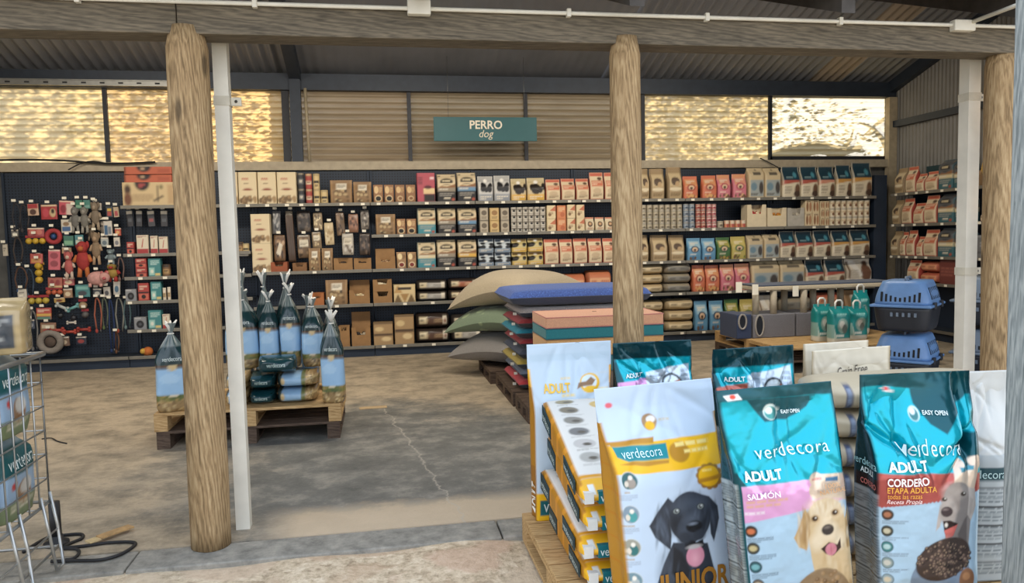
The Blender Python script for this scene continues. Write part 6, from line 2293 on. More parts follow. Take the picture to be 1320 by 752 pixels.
# ---- hose, stub pipe, scrap, twig
HOSE = M('hose_black', (30, 31, 34), .5)
pb = onZ(73, 702, 0)
st = thing('stub_pipe', 'black plastic stub pipe on a foot plate beside the hose', 'pipe', (pb[0], pb[1], 0))
MB().tube([(0, 0, .018), (0, 0, .235)], .028, 16).build('pipe', HOSE, st)
MB().lathe([(.062, 0), (.062, .014), (.034, .018), (.034, .05)], 18).build('foot', HOSE, st)


def ground_cable(pxs_, r, label, name):
    pts = [Vector(onZ(x, y, r)) for x, y in pxs_]
    o = cable(pts, r, label, name)
    return o


o = ground_cable([(30, 712), (60, 694), (85, 690), (104, 689), (106, 694), (90, 701), (84, 706), (110, 704), (140, 700), (168, 699), (174, 703), (155, 715), (130, 722), (100, 723), (66, 724)], .009, 'black garden hose looped on the slab beside the stub pipe', 'hose')
o['category'] = 'hose'
o = ground_cable([(80, 708), (98, 708), (102, 713), (95, 720), (84, 722)], .008, 'short inner loop of black hose by the pipe foot', 'hose')
o['category'] = 'hose'
c = onZ(148, 692, 0)
sc = thing('wood_scrap', 'broken piece of pale plywood lying on the hose', 'scrap', (c[0], c[1], .021), (0.04, .02, .9))
MB().box(-.09, .10, -.028, .028, 0, .01, ch=.002).build('board', M('scrap_wood', (176, 142, 96), .8, var=.2, scale=30), sc)
MB().box(-.15, -.085, -.02, .03, -.006, .003, ch=.001).build('splinter', M('scrap_pale', (200, 176, 130), .8, var=.2, scale=30), sc)
cable([onZ(54, 566, .006), onZ(66, 565, .012), onZ(74, 569, .006), onZ(86, 572, .006)], .005, 'thin dark twig lying on the slab near the basket', 'twig')['category'] = 'twig'
# =================================================================== BAGS ON THE FRONT PALLETS
PZ = .164
pallet(.70, 1.50, 2.55, 3.87, PZ - .144 - .03, 'pale pallet at the slab edge under the white and gold bags', PALW)
pallet(1.53, 2.55, 2.30, 3.70, PZ - .144 - .03, 'pale pallet under the teal bags and kraft sacks', PALW)
PZ = PZ - .03 + .0012
TEAL, TEALD, WHITEB = (2, 166, 184), (8, 76, 86), (188, 206, 224)
GOLD, GOLDD = (232, 180, 22), (178, 128, 30)


INV = [None]


class PX:
    """turns marks seen on the photographed bag front into that bag's own u, v"""

    def __init__(self, a=None):
        self.a, self.inv = a, INV[0]

    def uv(self, x, y):
        return self.inv(x, y)

    def sc(self, x, y):
        u, v = self.uv(x, y)
        u1, _ = self.uv(x + 2, y)
        _, v1 = self.uv(x, y - 2)
        return u, v, abs(u1 - u) / 2, abs(v1 - v) / 2

    def ell(self, x, y, rx, ry, c, al=1, rot=0, soft=None):
        u, v, a, b = self.sc(x, y)
        self.a.ell(u, v, rx * a, ry * b, c, al, rot, soft)
        return self

    def poly(self, pts, c, al=1):
        self.a.poly([self.uv(*p) for p in pts], c, al)
        return self

    def words(self, x0, x1, y0, y1, n, c, seed=1, al=.8):
        u0, u1, v0, v1 = self.box(x0, x1, y0, y1)
        self.a.words(u0, u1, v0, v1, n, c, seed, al)
        return self

    def box(self, x0, x1, y0, y1):
        xm, ym = (x0 + x1) / 2, (y0 + y1) / 2
        u, v, a, b = self.sc(xm, ym)
        h = (x1 - x0) / 2 * a
        k = (y1 - y0) / 2 * b
        return (u - h, u + h, v - k, v + k)


def big_bag(W, H, D, art, loc, rot, label, mat, seed, crump=.012, nx=110, nz=190, name='dog_food_bag', flare=.07, tilt=0.0, lean=0.0, group='large dog food bags on the front pallets', hf=0.0):
    """tall gusseted bag: gussets open below, pressed flat and wider at the crimped top"""
    rg = np.random.RandomState(seed)
    wav = [(rg.uniform(-7, 7), rg.uniform(-9, 9), rg.uniform(0, 6.3), 1.0) for _ in range(6)]
    wav += [(rg.uniform(-22, 22), rg.uniform(-20, 20), rg.uniform(0, 6.3), .38) for _ in range(9)]
    fol = [(rg.uniform(.1, .9), rg.uniform(.62, .95), rg.uniform(-1.2, 1.2), rg.uniform(.5, 1)) for _ in range(9)]

    def disp(u, v):
        s = 0
        for a, b, p, m in wav:
            s = s + m * np.sin(a * u + b * v + p)
        s = s * .22
        for cu, cv, an, m in fol:
            du, dv = u - cu, (v - cv) * H / W
            q = du * math.cos(an) + dv * math.sin(an)
            r = -du * math.sin(an) + dv * math.cos(an)
            s = s + m * 1.5 * np.exp(-(q / .035) ** 2) * np.exp(-(r / .3) ** 2) * hf
        am = .35 + .65 * sstep(.5, .72, v)
        am = am * (1 - .75 * sstep(.95, 1.0, v)) * sstep(0, .06, v)
        return crump * s * am

    def warp(x, y, v, cf=1.0):
        e = 9.0
        k = (np.abs(x) ** e + np.abs(y) ** e) ** (-1.0 / e)
        d = .015 + .985 * (1 - sstep(.56, .94, v)) * (.9 + .1 * sstep(0, .15, v))
        w = (1 - flare) + flare * sstep(.6, .9, v)
        X = x * k * W / 2 * w
        Y = y * k * D / 2 * d
        u = (x + 1) / 2
        dd = disp(u, v) * cf
        # the middle of each face bulges, gusset folds inwards
        bul = .018 * (1 - np.abs(x) ** 2) * np.sin(PI * np.clip(v / .9, 0, 1)) * np.where(np.abs(y) > .5, np.sign(y), 0)
        gus = np.where(np.abs(x) > .999, 1 - np.abs(y), 0) * -.02 * np.sign(x) * d
        Y = Y + np.where(y < -.5, dd, np.where(y > .5, dd * .3, 0)) + bul
        return X + gus + tilt * v * H, Y + lean * v * v * H

    cr, sr = math.cos(rot), math.sin(rot)

    def px_of(u, v):
        x, y = warp(np.array([2 * u - 1.0]), np.array([-1.0]), np.array([v]), 0.0)
        q = np.array([loc[0] + x[0] * cr - y[0] * sr, loc[1] + x[0] * sr + y[0] * cr, loc[2] + v * H]) - CAMP
        d = q @ FW
        return np.array([660 + FPX * (q @ RT) / d, 376 - FPX * (q @ UP) / d])

    def inv(px, py):
        w = np.array([.5, .5])
        for _ in range(6):
            e_ = np.clip(w, .02, .97)
            f0 = px_of(*e_)
            J = np.stack([(px_of(e_[0] + .01, e_[1]) - f0) / .01, (px_of(e_[0], e_[1] + .01) - f0) / .01], 1)
            w = w + np.linalg.solve(J, np.array([px, py]) - f0 - J @ (w - e_))
            w = np.clip(w, -3, 4)
        return float(w[0]), float(w[1])
    INV[0] = inv
    ns, nb = 10, 24
    ring = [(-1 + 2 * i / nx, -1.0) for i in range(nx + 1)] + [(1.0, -1 + 2 * i / ns) for i in range(1, ns)] + [(1 - 2 * i / nb, 1.0) for i in range(nb + 1)] + [(-1.0, 1 - 2 * i / ns) for i in range(1, ns)]
    ring = np.array(ring)
    n = len(ring)
    vv = np.linspace(0, 1, nz + 1)
    V = np.repeat(vv, n)
    XX, YY = np.tile(ring[:, 0], nz + 1), np.tile(ring[:, 1], nz + 1)
    X, Y = warp(XX, YY, V)
    faces = []
    for j in range(nz):
        for i in range(n):
            a, b = j * n + i, j * n + (i + 1) % n
            faces.append((a, b, b + n, a + n))
    faces.append(tuple(range(n))[::-1])
    faces.append(tuple(nz * n + i for i in range(n)))
    side = np.abs(YY) < .999
    back = YY > .999
    U = np.where(side, (YY + 1) / 2, (XX + 1) / 2)
    ink = art(U, V, H / W, side, back)
    t = thing(name, label, 'dog food bag', loc, (0, 0, rot), group)
    link('bag', mesh_from('bag', np.stack([X, Y, V * H], 1), faces, mat, True, ink), t)

    def sf(u, v, off=.002):
        off = max(off, .010 if mat is FOIL else .0045)
        x, y = warp(2 * u - 1.0, -1.0 + 0 * u, v)
        return np.stack([x, y - off, np.asarray(v) * H], -1)

    def ss(u, v, off=.002):
        """left gusset: u runs from the back seam to the front edge"""
        y = 1 - 2 * u
        x, yy = warp(-1.0 + 0 * u, y, v)
        return np.stack([x - off, yy, np.asarray(v) * H], -1)
    return t, sf, ss


def side_text(a, side, base, top, vt, seed, mid=None):
    """gusset print: plain top, columns of small print below"""
    keep = a.c.copy()
    a.c = np.tile(np.array(lin(base)), (len(a.u), 1))
    a.rect(-1, 2, vt, 2, top)
    for i in range(7):
        v1 = vt - .02 - i * .088
        a.words(.08, .92, v1 - .066, v1, 6, tuple(int(x * .55) for x in base), seed + i, .75)
        a.rect(.04, .96, v1 - .078, v1 - .072, (40, 44, 48))
    a.c[~side] = keep[~side]


BLKD = [(42, 44, 50), (30, 32, 38), (58, 60, 68)]

# ---- white and gold bag with the black puppy


def junior_art(u, v, asp, side, back):
    a = Art(u, v, WHITEB, asp, soft=.012)
    p = PX(a)
    # gold band
    p.poly([(700, 582), (980, 543), (980, 581), (700, 611)], GOLD)
    p.poly([(783, 571), (842, 563), (842, 571), (788, 577)], GOLDD)
    p.poly([(800, 600), (835, 601), (862, 597), (862, 593), (815, 596)], GOLDD)
    p.ell(876, 583, 14, 14, GOLDD, .75)
    p.words(870, 925, 567, 576, 1, (240, 214, 130), 5, .9)
    p.words(882, 918, 577, 585, 1, (240, 214, 130), 6, .8)
    p.poly([(789, 577), (858, 571), (862, 591), (811, 596), (797, 591)], (6, 132, 144))
    # top flap marks
    p.ell(784, 523, 5, 3.5, (214, 96, 110))
    p.ell(837, 544, 10.5, 11, (160, 128, 92))
    p.ell(839, 541, 6, 5, (232, 236, 238))
    p.ell(838, 549, 7, 6, GOLD)
    p.words(849, 872, 538, 544, 1, (196, 190, 170), 3)
    # badge
    for q in range(12):
        an = q / 12 * 2 * PI
        p.ell(915 + 13 * math.cos(an), 614 + 13.5 * math.sin(an), 4, 4, (150, 110, 40))
    p.ell(915, 614, 15, 15.5, (150, 110, 40))
    p.ell(915, 614, 13.2, 13.6, GOLD)
    p.poly([(902, 618), (928, 610), (928, 616), (902, 624)], GOLDD, .8)
    p.words(906, 924, 604, 609, 1, (250, 220, 120), 4)
    # four round pictures with captions
    for i, (y, c0, c1_) in enumerate(((621, (44, 92, 96), (150, 140, 128)), (664, (126, 146, 160), (70, 150, 150)), (707, (150, 150, 136), (50, 110, 110)), (750, (110, 140, 150), (170, 180, 180)))):
        x = 811 + i * 1.6
        p.ell(x, y, 11.5, 12, (206, 214, 216))
        p.ell(x, y, 10.8, 11.2, c0)
        p.ell(x + 3, y + 3, 6, 7, c1_)
        p.ell(x - 3, y + 4, 3, 4, (214, 206, 190))
        p.ell(x + 2, y - 4, 3, 3, (230, 226, 214))
        p.words(x - 6 if i != 1 else x - 14, x + 7 if i != 1 else x + 18, y + 14, y + 17, 1, (170, 140, 90), 3 + i)
        p.words(x - 11, x + 11, y + 18, y + 26, 3, (150, 164, 178), 9 + i, .7)
    # puppy
    B0, B1, B2, B3 = (46, 52, 62), (26, 30, 38), (72, 82, 96), (96, 108, 124)
    p.poly([(868, 700), (856, 728), (848, 752), (846, 800), (925, 800), (922, 740), (912, 700)], B0)
    p.ell(862, 742, 12, 26, B2, .5, soft=.1)
    p.poly([(868, 704), (880, 712), (890, 735), (884, 760), (866, 740)], B1, .6)
    p.ell(890, 667, 27, 33, B0)
    p.poly([(861, 642), (848, 660), (837, 679), (845, 694), (865, 710), (866, 690), (863, 668), (870, 650)], B0)
    p.poly([(852, 662), (842, 680), (860, 700), (861, 680)], B2, .45)
    p.poly([(898, 636), (914, 640), (925, 652), (927, 668), (920, 698), (916, 688), (914, 664), (904, 645)], B0)
    p.poly([(914, 648), (922, 660), (920, 682), (916, 668)], B2, .45)
    for q in range(70):
        rg = random.Random(500 + q)
        x, y = rg.choice([(rg.uniform(845, 862), rg.uniform(655, 700)), (rg.uniform(915, 925), rg.uniform(650, 690)), (rg.uniform(852, 915), rg.uniform(712, 760)), (rg.uniform(868, 912), rg.uniform(640, 700))])
        p.ell(x, y, 1.2, rg.uniform(4, 9), rg.choice([B1, B2, B3, B0]), .4, rot=rg.uniform(-.4, .4), soft=.02)
    p.ell(889, 648, 17, 11, B2, .55, soft=.08)
    p.ell(876, 655, 10, 8, B2, .5, soft=.06)
    p.ell(903, 650, 9, 7, B2, .5, soft=.06)
    p.ell(870, 676, 9, 14, B1, .7, soft=.06)
    p.ell(908, 672, 6, 14, B1, .6, soft=.06)
    p.ell(889, 683, 15, 19, B0)
    p.ell(884, 686, 9, 13, B2, .5, soft=.06)
    p.ell(893, 668, 9, 6, B3, .5, soft=.06)
    for ex, ey in ((872, 659.5), (903, 653)):
        p.ell(ex, ey, 5.2, 4, B1)
        p.ell(ex, ey, 3.6, 3, (150, 160, 156))
        p.ell(ex, ey, 2.0, 2.2, (26, 24, 26))
        p.ell(ex + 1, ey - 1, .8, .8, (236, 240, 240))
    p.ell(895, 679, 10.5, 7.5, (18, 20, 26))
    p.ell(893, 675.5, 6, 2.2, (116, 126, 140), .8)
    p.ell(890, 681, 2, 1.6, (6, 6, 8))
    p.ell(900, 681, 2, 1.6, (6, 6, 8))
    p.poly([(882, 700), (890, 696), (898, 699), (906, 695), (908, 704), (898, 712), (886, 710)], (16, 16, 22))
    p.ell(883, 694, 9, 8, B0, soft=.03)
    p.ell(902, 690, 7, 7, B0, soft=.03)
    p.ell(896.5, 717, 11.5, 14, (206, 140, 160))
    p.ell(897, 720, 6, 9, (224, 164, 180), .7, soft=.04)
    p.ell(895, 705, 10, 3.2, (180, 178, 178), .8)
    p.words(800, 940, 772, 800, 5, (176, 150, 100), 21, .6)
    a.c[side] = np.array(lin((176, 126, 32)))
    k = side & ((v * 9) % 1 > .9)
    a.c[k] = np.array(lin((178, 118, 20)))
    a.c[side & (v > .85)] = np.array(lin(WHITEB))
    return a.c


JL = onY(797, 700, 2.70)
JR = onY(942, 700, 2.70)
t, sf, ss = big_bag(.522, .885, .17, junior_art, ((JL[0] + JR[0]) / 2 + .030, 2.70 + .09, PZ), .17, 'white and gold bag with a black puppy, standing before the gold pile', SATIN, 5, .010, 150, 240, tilt=-.095, hf=.5)
p = PX()
lb = letter('verdecora', sf, p.box(800, 853, 577, 590), (206, 232, 234), t, bold=-.004)
b_ = p.box(849, 941, 734, 770)
letter('JUNIOR', sf, b_, (156, 108, 34), t, bold=.03, off=.003)

# ---- teal bag, salmon


def adult_common(a, p, strip, xl, xr, ys, cir, seed):
    pass


def salmon_art(u, v, asp, side, back):
    a = Art(u, v, (176, 210, 236), asp, soft=.012)
    p = PX(a)
    p.poly([(800, 660), (800, 400), (1200, 400), (1200, 600), (1115, 609), (1045, 620), (949, 629)], TEAL)
    p.poly([(900, 636), (949, 628), (1045, 619), (1115, 608), (1140, 604), (1140, 610), (1115, 624), (1034, 659), (956, 676), (900, 690)], (222, 166, 214))
    p.poly([(900, 560), (935, 590), (962, 627), (900, 634)], TEALD)
    p.poly([(800, 535), (924, 519), (1077, 507), (1200, 498), (1200, 400), (800, 400)], TEALD, .85)
    p.poly([(960, 515), (1050, 509), (1040, 524), (1015, 541), (985, 544), (972, 530)], TEALD, .9)
    p.poly([(931, 511), (950, 508), (955, 515), (936, 517)], (226, 232, 232))
    p.ell(943, 512, 4.5, 3, (206, 70, 50))
    p.ell(993, 531, 10.5, 10.5, (206, 222, 220))
    p.ell(993, 532, 8.8, 8.6, (60, 140, 140))
    p.ell(990, 529, 5, 4.5, (214, 226, 224))
    p.words(961, 1018, 645, 656, 2, (224, 178, 150), 6)
    p.words(958, 1002, 660, 666, 1, (236, 224, 238), 7)
    # bone
    for bx, by in ((1053, 619), (1094, 614)):
        p.ell(bx, by, 9, 9.5, (214, 196, 178))
    for bx, by in ((1052, 634), (1092, 634)):
        p.ell(bx, by, 8, 10, (214, 196, 178))
    p.poly([(1053, 612), (1096, 608), (1094, 642), (1056, 642)], (214, 198, 180))
    p.poly([(1064, 616), (1080, 614), (1080, 620), (1064, 621)], (60, 110, 150))
    p.words(1047, 1060, 617, 621, 1, (190, 110, 110), 2)
    for i, (x, y, c0, c1_) in enumerate(((968, 686, (70, 56, 46), (206, 120, 80)), (971, 708, (70, 70, 60), (196, 186, 140)), (974, 732, (50, 90, 100), (120, 180, 190)), (977, 755, (110, 100, 90), (200, 190, 170)), (979, 778, (110, 100, 90), (200, 170, 140)))):
        p.ell(x, y, 8.3, 7.8, (60, 74, 84))
        p.ell(x, y, 7.2, 6.8, c0)
        p.ell(x, y, 5.2, 3.6, c1_)
        p.words(x - 6, x + 30, y + 8, y + 15, 3, (96, 116, 132), 11 + i, .75)
    # golden dog
    G0, G1, G2, G3 = (214, 192, 152), (232, 218, 190), (176, 142, 96), (196, 168, 122)
    p.poly([(1042, 690), (1046, 720), (1052, 752), (1056, 800), (1118, 800), (1112, 720), (1104, 690), (1096, 660)], G0)
    for q in range(26):
        rg = random.Random(q)
        x, y = rg.uniform(1050, 1106), rg.uniform(712, 770)
        p.ell(x, y, 2.4, rg.uniform(7, 13), rg.choice([G1, G3, G2, G0]), .6, rot=rg.uniform(-.3, .3), soft=.03)
    p.ell(1066, 676, 27, 34, G0)
    p.ell(1064, 655, 22, 15, G1, .8, soft=.08)
    p.poly([(1038, 656), (1030, 680), (1023, 694), (1030, 706), (1040, 710), (1044, 690), (1044, 668)], G3)
    p.poly([(1036, 668), (1028, 692), (1036, 704), (1041, 684)], G2, .35)
    p.poly([(1092, 650), (1098, 660), (1101, 680), (1098, 700), (1092, 706), (1090, 690), (1089, 668)], G3)
    p.poly([(1093, 664), (1098, 680), (1095, 698), (1091, 684)], G2, .45)
    for q in range(60):
        rg = random.Random(100 + q)
        if q % 2:
            x, y = rg.uniform(1029, 1043), rg.uniform(664, 706)
        else:
            x, y = rg.uniform(1091, 1099), rg.uniform(658, 704)
        p.ell(x, y, 1.3, rg.uniform(4, 9), rg.choice([G1, G2, G3, (150, 118, 76)]), .55, rot=rg.uniform(-.25, .25), soft=.02)
    for q in range(50):
        rg = random.Random(300 + q)
        x, y = rg.uniform(1046, 1090), rg.uniform(648, 664)
        p.ell(x, y, 1.2, rg.uniform(3, 6), rg.choice([G1, (240, 230, 206), G0]), .6, rot=rg.uniform(-.5, .5), soft=.02)
    p.ell(1066, 685, 15, 14, G1, soft=.04)
    p.ell(1054, 700, 10, 12, G1, .8, soft=.05)
    p.ell(1082, 696, 9, 12, G1, .8, soft=.05)
    p.ell(1064, 674, 5, 9, G1, .9, soft=.04)
    for ex, ey in ((1050.5, 669), (1076.5, 661)):
        p.ell(ex, ey, 5.5, 4.6, G2, .8, soft=.02)
        p.ell(ex, ey, 3.7, 3.3, (62, 46, 36))
        p.ell(ex + 1, ey - 1, .9, .9, (240, 236, 226))
    p.ell(1067, 683, 8, 7, (62, 56, 54))
    p.ell(1066, 680, 5, 2.2, (120, 112, 106), .8)
    p.poly([(1058, 708), (1068, 699), (1079, 702), (1083, 694), (1084, 706), (1074, 716), (1064, 714)], (58, 38, 36))
    p.ell(1071, 708, 7.2, 8, (214, 140, 158))
    p.ell(1071, 709, 1.0, 6, (190, 110, 130), .7)
    # bowl of kibble
    p.ell(1060, 790, 44, 56, (150, 128, 100))
    u0, v0, sa, sb = p.sc(1060, 790)
    pebbles(a, u0, v0, 43 * sa, 54 * sb, [(150, 122, 88), (120, 96, 70), (176, 148, 110), (92, 74, 56)], 170, 4)
    a.rect(-1, .022, -1, .64, TEALD)
    side_text(a, side, (170, 184, 188), (12, 70, 80), .62, 4)
    return a.c


SL, SR = onY(950, 680, 2.5), onY(1106, 680, 2.5)
t, sf, ss = big_bag(.497, .895, .13, salmon_art, ((SL[0] + SR[0]) / 2 + .030, 2.5 + .07, PZ), .11, 'teal and pink dog food bag with a golden dog, beside the black puppy bag', FOIL, 12, .014, 150, 240, tilt=-.105, hf=.6, flare=.03)
p = PX()
letter('verdecora', sf, p.box(971, 1068, 569, 587), (222, 236, 236), t, bold=-.006, spacing=1.15)
letter('ADULT', sf, p.box(956, 1008, 606, 620), (230, 240, 240), t, bold=.035)
letter('SALMÓN', sf, p.box(960, 1005, 633, 643), (240, 230, 242), t, bold=.015)
letter('EASY OPEN', sf, p.box(1006, 1028, 527, 532), (222, 236, 236), t, bold=.02)
letter('100%', sf, p.box(1062, 1082, 622, 628), (196, 150, 104), t)
letter('NATURAL', sf, p.box(1056, 1092, 629, 635), (190, 144, 98), t, bold=.01)

# ---- teal bag, red strip


def cordero_art(u, v, asp, side, back):
    a = Art(u, v, (176, 208, 232), asp, soft=.012)
    p = PX(a)
    p.poly([(1050, 613), (1050, 380), (1350, 380), (1350, 606)], TEAL)
    p.poly([(1050, 613), (1133, 611), (1262, 608), (1350, 606), (1350, 616), (1262, 630), (1213, 647), (1132, 655), (1050, 662)], (172, 84, 78))
    for q in range(26):
        p.ell(1128 + q * 5.2, 655.4 - q * .52 if q < 17 else 646.6 - (q - 17) * 1.9, 1.9, 1.9, (172, 84, 78))
    p.poly([(1050, 505), (1133, 498), (1270, 512), (1350, 515), (1350, 380), (1050, 380)], TEALD, .8)
    p.poly([(1172, 500), (1244, 504), (1232, 525), (1214, 558), (1196, 546), (1176, 520)], TEALD, .8)
    p.poly([(1228, 566), (1262, 548), (1262, 590), (1244, 604)], TEALD, .75)
    p.poly([(1137, 501), (1146, 499), (1154, 507), (1143, 506)], (226, 232, 232))
    p.ell(1143, 502, 3, 2.5, (206, 60, 60))
    p.ell(1177, 533, 6.5, 10, (206, 222, 220))
    p.ell(1177, 534, 5.2, 8.4, (60, 120, 124))
    p.ell(1175, 530, 3.2, 4.5, (214, 226, 224))
    for bx, by in ((1236, 600), (1256, 594)):
        p.ell(bx, by, 6, 9, (214, 196, 178))
    p.poly([(1231, 604), (1258, 598), (1255, 632), (1230, 630)], (214, 198, 180))
    p.poly([(1237, 603), (1253, 599), (1253, 605), (1238, 609)], (60, 130, 150))
    for i, (y, c0, c1_) in enumerate(((665, (80, 60, 50), (176, 120, 90)), (686, (64, 64, 56), (200, 196, 170)), (706, (60, 120, 124), (170, 200, 200)), (726, (140, 160, 160), (206, 206, 196)), (747, (150, 170, 176), (206, 196, 170)), (768, (140, 160, 166), (196, 186, 160)))):
        x = 1145.5 - i * .6
        p.ell(x, y, 8.2, 7.2, (70, 84, 88))
        p.ell(x, y, 7.2, 6.2, c0)
        p.ell(x, y, 4.8, 3.4, c1_)
        p.words(x - 8, x + 27, y + 8, y + 13, 2, (120, 136, 148), 31 + i, .75)
    W0, W1, W2, W3 = (140, 134, 132), (172, 166, 162), (104, 98, 98), (190, 184, 180)
    p.poly([(1218, 700), (1222, 680), (1240, 668), (1250, 640), (1253, 660), (1250, 720), (1252, 800), (1205, 800)], W0)
    p.poly([(1236, 690), (1248, 660), (1250, 730), (1240, 720)], W2, .6)
    p.ell(1236, 648, 18, 26, W0)
    p.ell(1232, 634, 14, 10, W1, .8, soft=.06)
    p.poly([(1248, 628), (1256, 630), (1258, 652), (1253, 672), (1248, 664), (1249, 644)], W3)
    p.poly([(1250, 640), (1255, 644), (1252, 666), (1249, 656)], W1, .7)
    p.poly([(1214, 652), (1210, 668), (1207, 686), (1213, 680), (1217, 664)], W3, .9)
    p.ell(1224, 661, 11, 19, W1, soft=.03)
    p.ell(1222, 650, 6, 12, W3, .6, soft=.05)
    p.ell(1219, 645, 3.2, 2.6, (60, 52, 46))
    p.ell(1242, 637, 3.4, 2.8, (60, 52, 46))
    p.ell(1220, 644, .9, .8, (236, 236, 230))
    p.ell(1243, 636, .9, .8, (236, 236, 230))
    p.ell(1222, 661, 7.4, 6.6, (70, 60, 64))
    p.ell(1220, 658, 4, 1.8, (130, 118, 118), .8)
    p.poly([(1217, 673), (1226, 672), (1236, 676), (1230, 692), (1222, 696), (1218, 686)], (40, 26, 28))
    p.poly([(1218, 685), (1230, 680), (1236, 677), (1230, 692), (1221, 697)], (206, 110, 104))
    p.ell(1221, 678, 2.2, 3, (226, 222, 214), .8)
    p.ell(1222, 706, 9, 12, W1, .7, soft=.05)
    # bowl
    p.ell(1214, 748, 40, 32, (128, 148, 172))
    p.ell(1218, 722, 37, 26, (70, 58, 54), rot=.25)
    u0, v0, sa, sb = p.sc(1219, 722)
    pebbles(a, u0, v0, 36 * sa, 23 * sb, [(78, 64, 60), (58, 48, 46), (104, 86, 80), (44, 38, 38)], 130, 6)
    p.ell(1248, 748, 10, 14, (150, 108, 80), .9)
    p.ell(1247, 744, 5, 5, (190, 140, 100), .8)
    side_text(a, side, (166, 176, 182), (10, 62, 72), .50, 14)
    a.c[side & (v > .50) & (v < .56)] = np.array(lin((44, 40, 44)))
    return a.c


CL, CRr = onY(1131, 690, 2.5), onY(1258, 690, 2.5)
t, sf, ss = big_bag(.455, .905, .20, cordero_art, ((CL[0] + CRr[0]) / 2 + .033, 2.5 + .10, PZ), -.08, 'crumpled teal and red bag with a grey dog, closest to the grey timber post', FOIL, 23, .026, 150, 240, tilt=-.02, hf=.9, flare=.06)
p = PX()
letter('verdecora', sf, p.box(1163, 1236, 564, 588), (222, 236, 236), t, bold=-.006, spacing=1.15)
letter('ADULT', sf, p.box(1144, 1197, 595, 609), (230, 240, 240), t, bold=.035)
letter('CORDERO', sf, p.box(1143, 1198, 617, 627.5), (244, 240, 236), t, bold=.02)
letter('ETAPA ADULTA', sf, p.box(1143, 1208, 628.5, 636), (226, 168, 60), t, bold=.01)
letter('todas las razas', sf, p.box(1143, 1188, 637, 643.5), (222, 160, 56), t)
letter('Receta Propia', sf, p.box(1142, 1188, 644.5, 651.5), (240, 220, 216), t, shear=.35)
letter('EASY OPEN', sf, p.box(1185, 1212, 527, 533), (216, 230, 230), t, bold=.02)
letter('verdecora', ss, (.06, .94, .60, .635), (150, 196, 200), t)
letter('ADULT', ss, (.3, .8, .565, .59), (214, 226, 226), t, bold=.02)
letter('CORDERO', ss, (.3, .9, .515, .54), (190, 110, 100), t, bold=.02)

# ---- white and gold bag at the back of the pallet


def white_art(u, v, asp, side, back):
    a = Art(u, v, (182, 200, 214), asp, soft=.014)
    p = PX(a)
    a.rect(-1, 2, .90, .94, (176, 196, 210))
    p.ell(761, 494, 13, 13, (226, 178, 40))
    p.ell(760, 493, 10, 10, (206, 220, 228))
    p.ell(762, 502, 9, 4.5, (226, 178, 40))
    p.poly([(746, 494), (756, 492), (762, 486), (768, 490), (764, 497), (750, 499), (744, 502)], (134, 104, 76))
    p.words(722, 744, 486, 491, 1, (214, 196, 150), 3)
    p.words(776, 790, 499, 505, 1, (216, 200, 150), 4)
    p.words(724, 746, 508, 514, 1, (216, 196, 140), 5)
    p.words(770, 786, 479, 483, 1, (190, 200, 206), 6)
    a.rect(-1, 2, -1, .16, GOLD)
    a.rect(.05, .45, .03, .12, (10, 96, 104))
    a.c[side] = np.array(lin((170, 118, 30)))
    a.c[side & (v > .86)] = np.array(lin((182, 200, 214)))
    a.c[side & (v > .76) & (v < .86)] = np.array(lin((226, 170, 40)))
    a.c[side & (v < .3)] = np.array(lin((150, 100, 30)))
    return a.c


WL, WR = onY(690, 560, 3.72), onY(793, 560, 3.72)
t, sf, ss = big_bag(.455, .915, .13, white_art, ((WL[0] + WR[0]) / 2 - .01, 3.72 + .065, PZ), .03, 'white dog food bag with a gold ring emblem, standing behind the lying gold bags', SATIN, 31, .012, 100, 170, hf=.5, flare=.06)
p = PX()
letter('ADULT', sf, p.box(700, 735, 494, 507), (226, 182, 62), t, bold=.03)
letter('ver', sf, (.1, .32, .05, .10), (210, 226, 226), t)
letter('ADULT', lambda U, V, off=.002: ss(1 - V, U * .92 + .0, off), (.04, .22, .25, .8), (226, 222, 210), t, bold=.02)


# ---- two teal bags at the back
def rear_art(strip, q):
    def f(u, v, asp, side, back):
        a = Art(u, v, (180, 206, 226), asp, soft=.014)
        a.rect(-1, 2, .58, 2, TEAL)
        a.rect(-1, 2, .90, 2, (12, 60, 68), .9)
        a.poly([(-.1, .6), (.06, .62), (.1, .78), (.0, .9), (-.1, .9)], TEALD, .7)
        a.poly([(-.1, .66 + q), (-.1, .765 + q), (.42, .785 + q), (.42, .68 + q)], strip)
        a.rect(.10, .40, .69 + q, .715 + q, (214, 178, 150), .8)
        a.poly([(.40, .60 + q), (.40, .82 + q), (.98, .86 + q), (.98, .62 + q)], (196, 212, 226))
        a.words(.44, .62, .77 + q, .80 + q, 2, (140, 156, 170), 3)
        a.words(.84, .96, .75 + q, .83 + q, 3, (140, 156, 170), 4)
        a.ell(.72, .745 + q, .13, .06, (44, 52, 58))
        a.ell(.72, .745 + q, .105, .048, (200, 214, 222))
        a.poly([(.6, .72 + q), (.7, .745 + q), (.82, .77 + q), (.84, .74 + q), (.72, .72 + q)], (150, 96, 72))
        side_text(a, side, (150, 164, 168), (10, 56, 64), .6, 24)
        return a.c
    return f


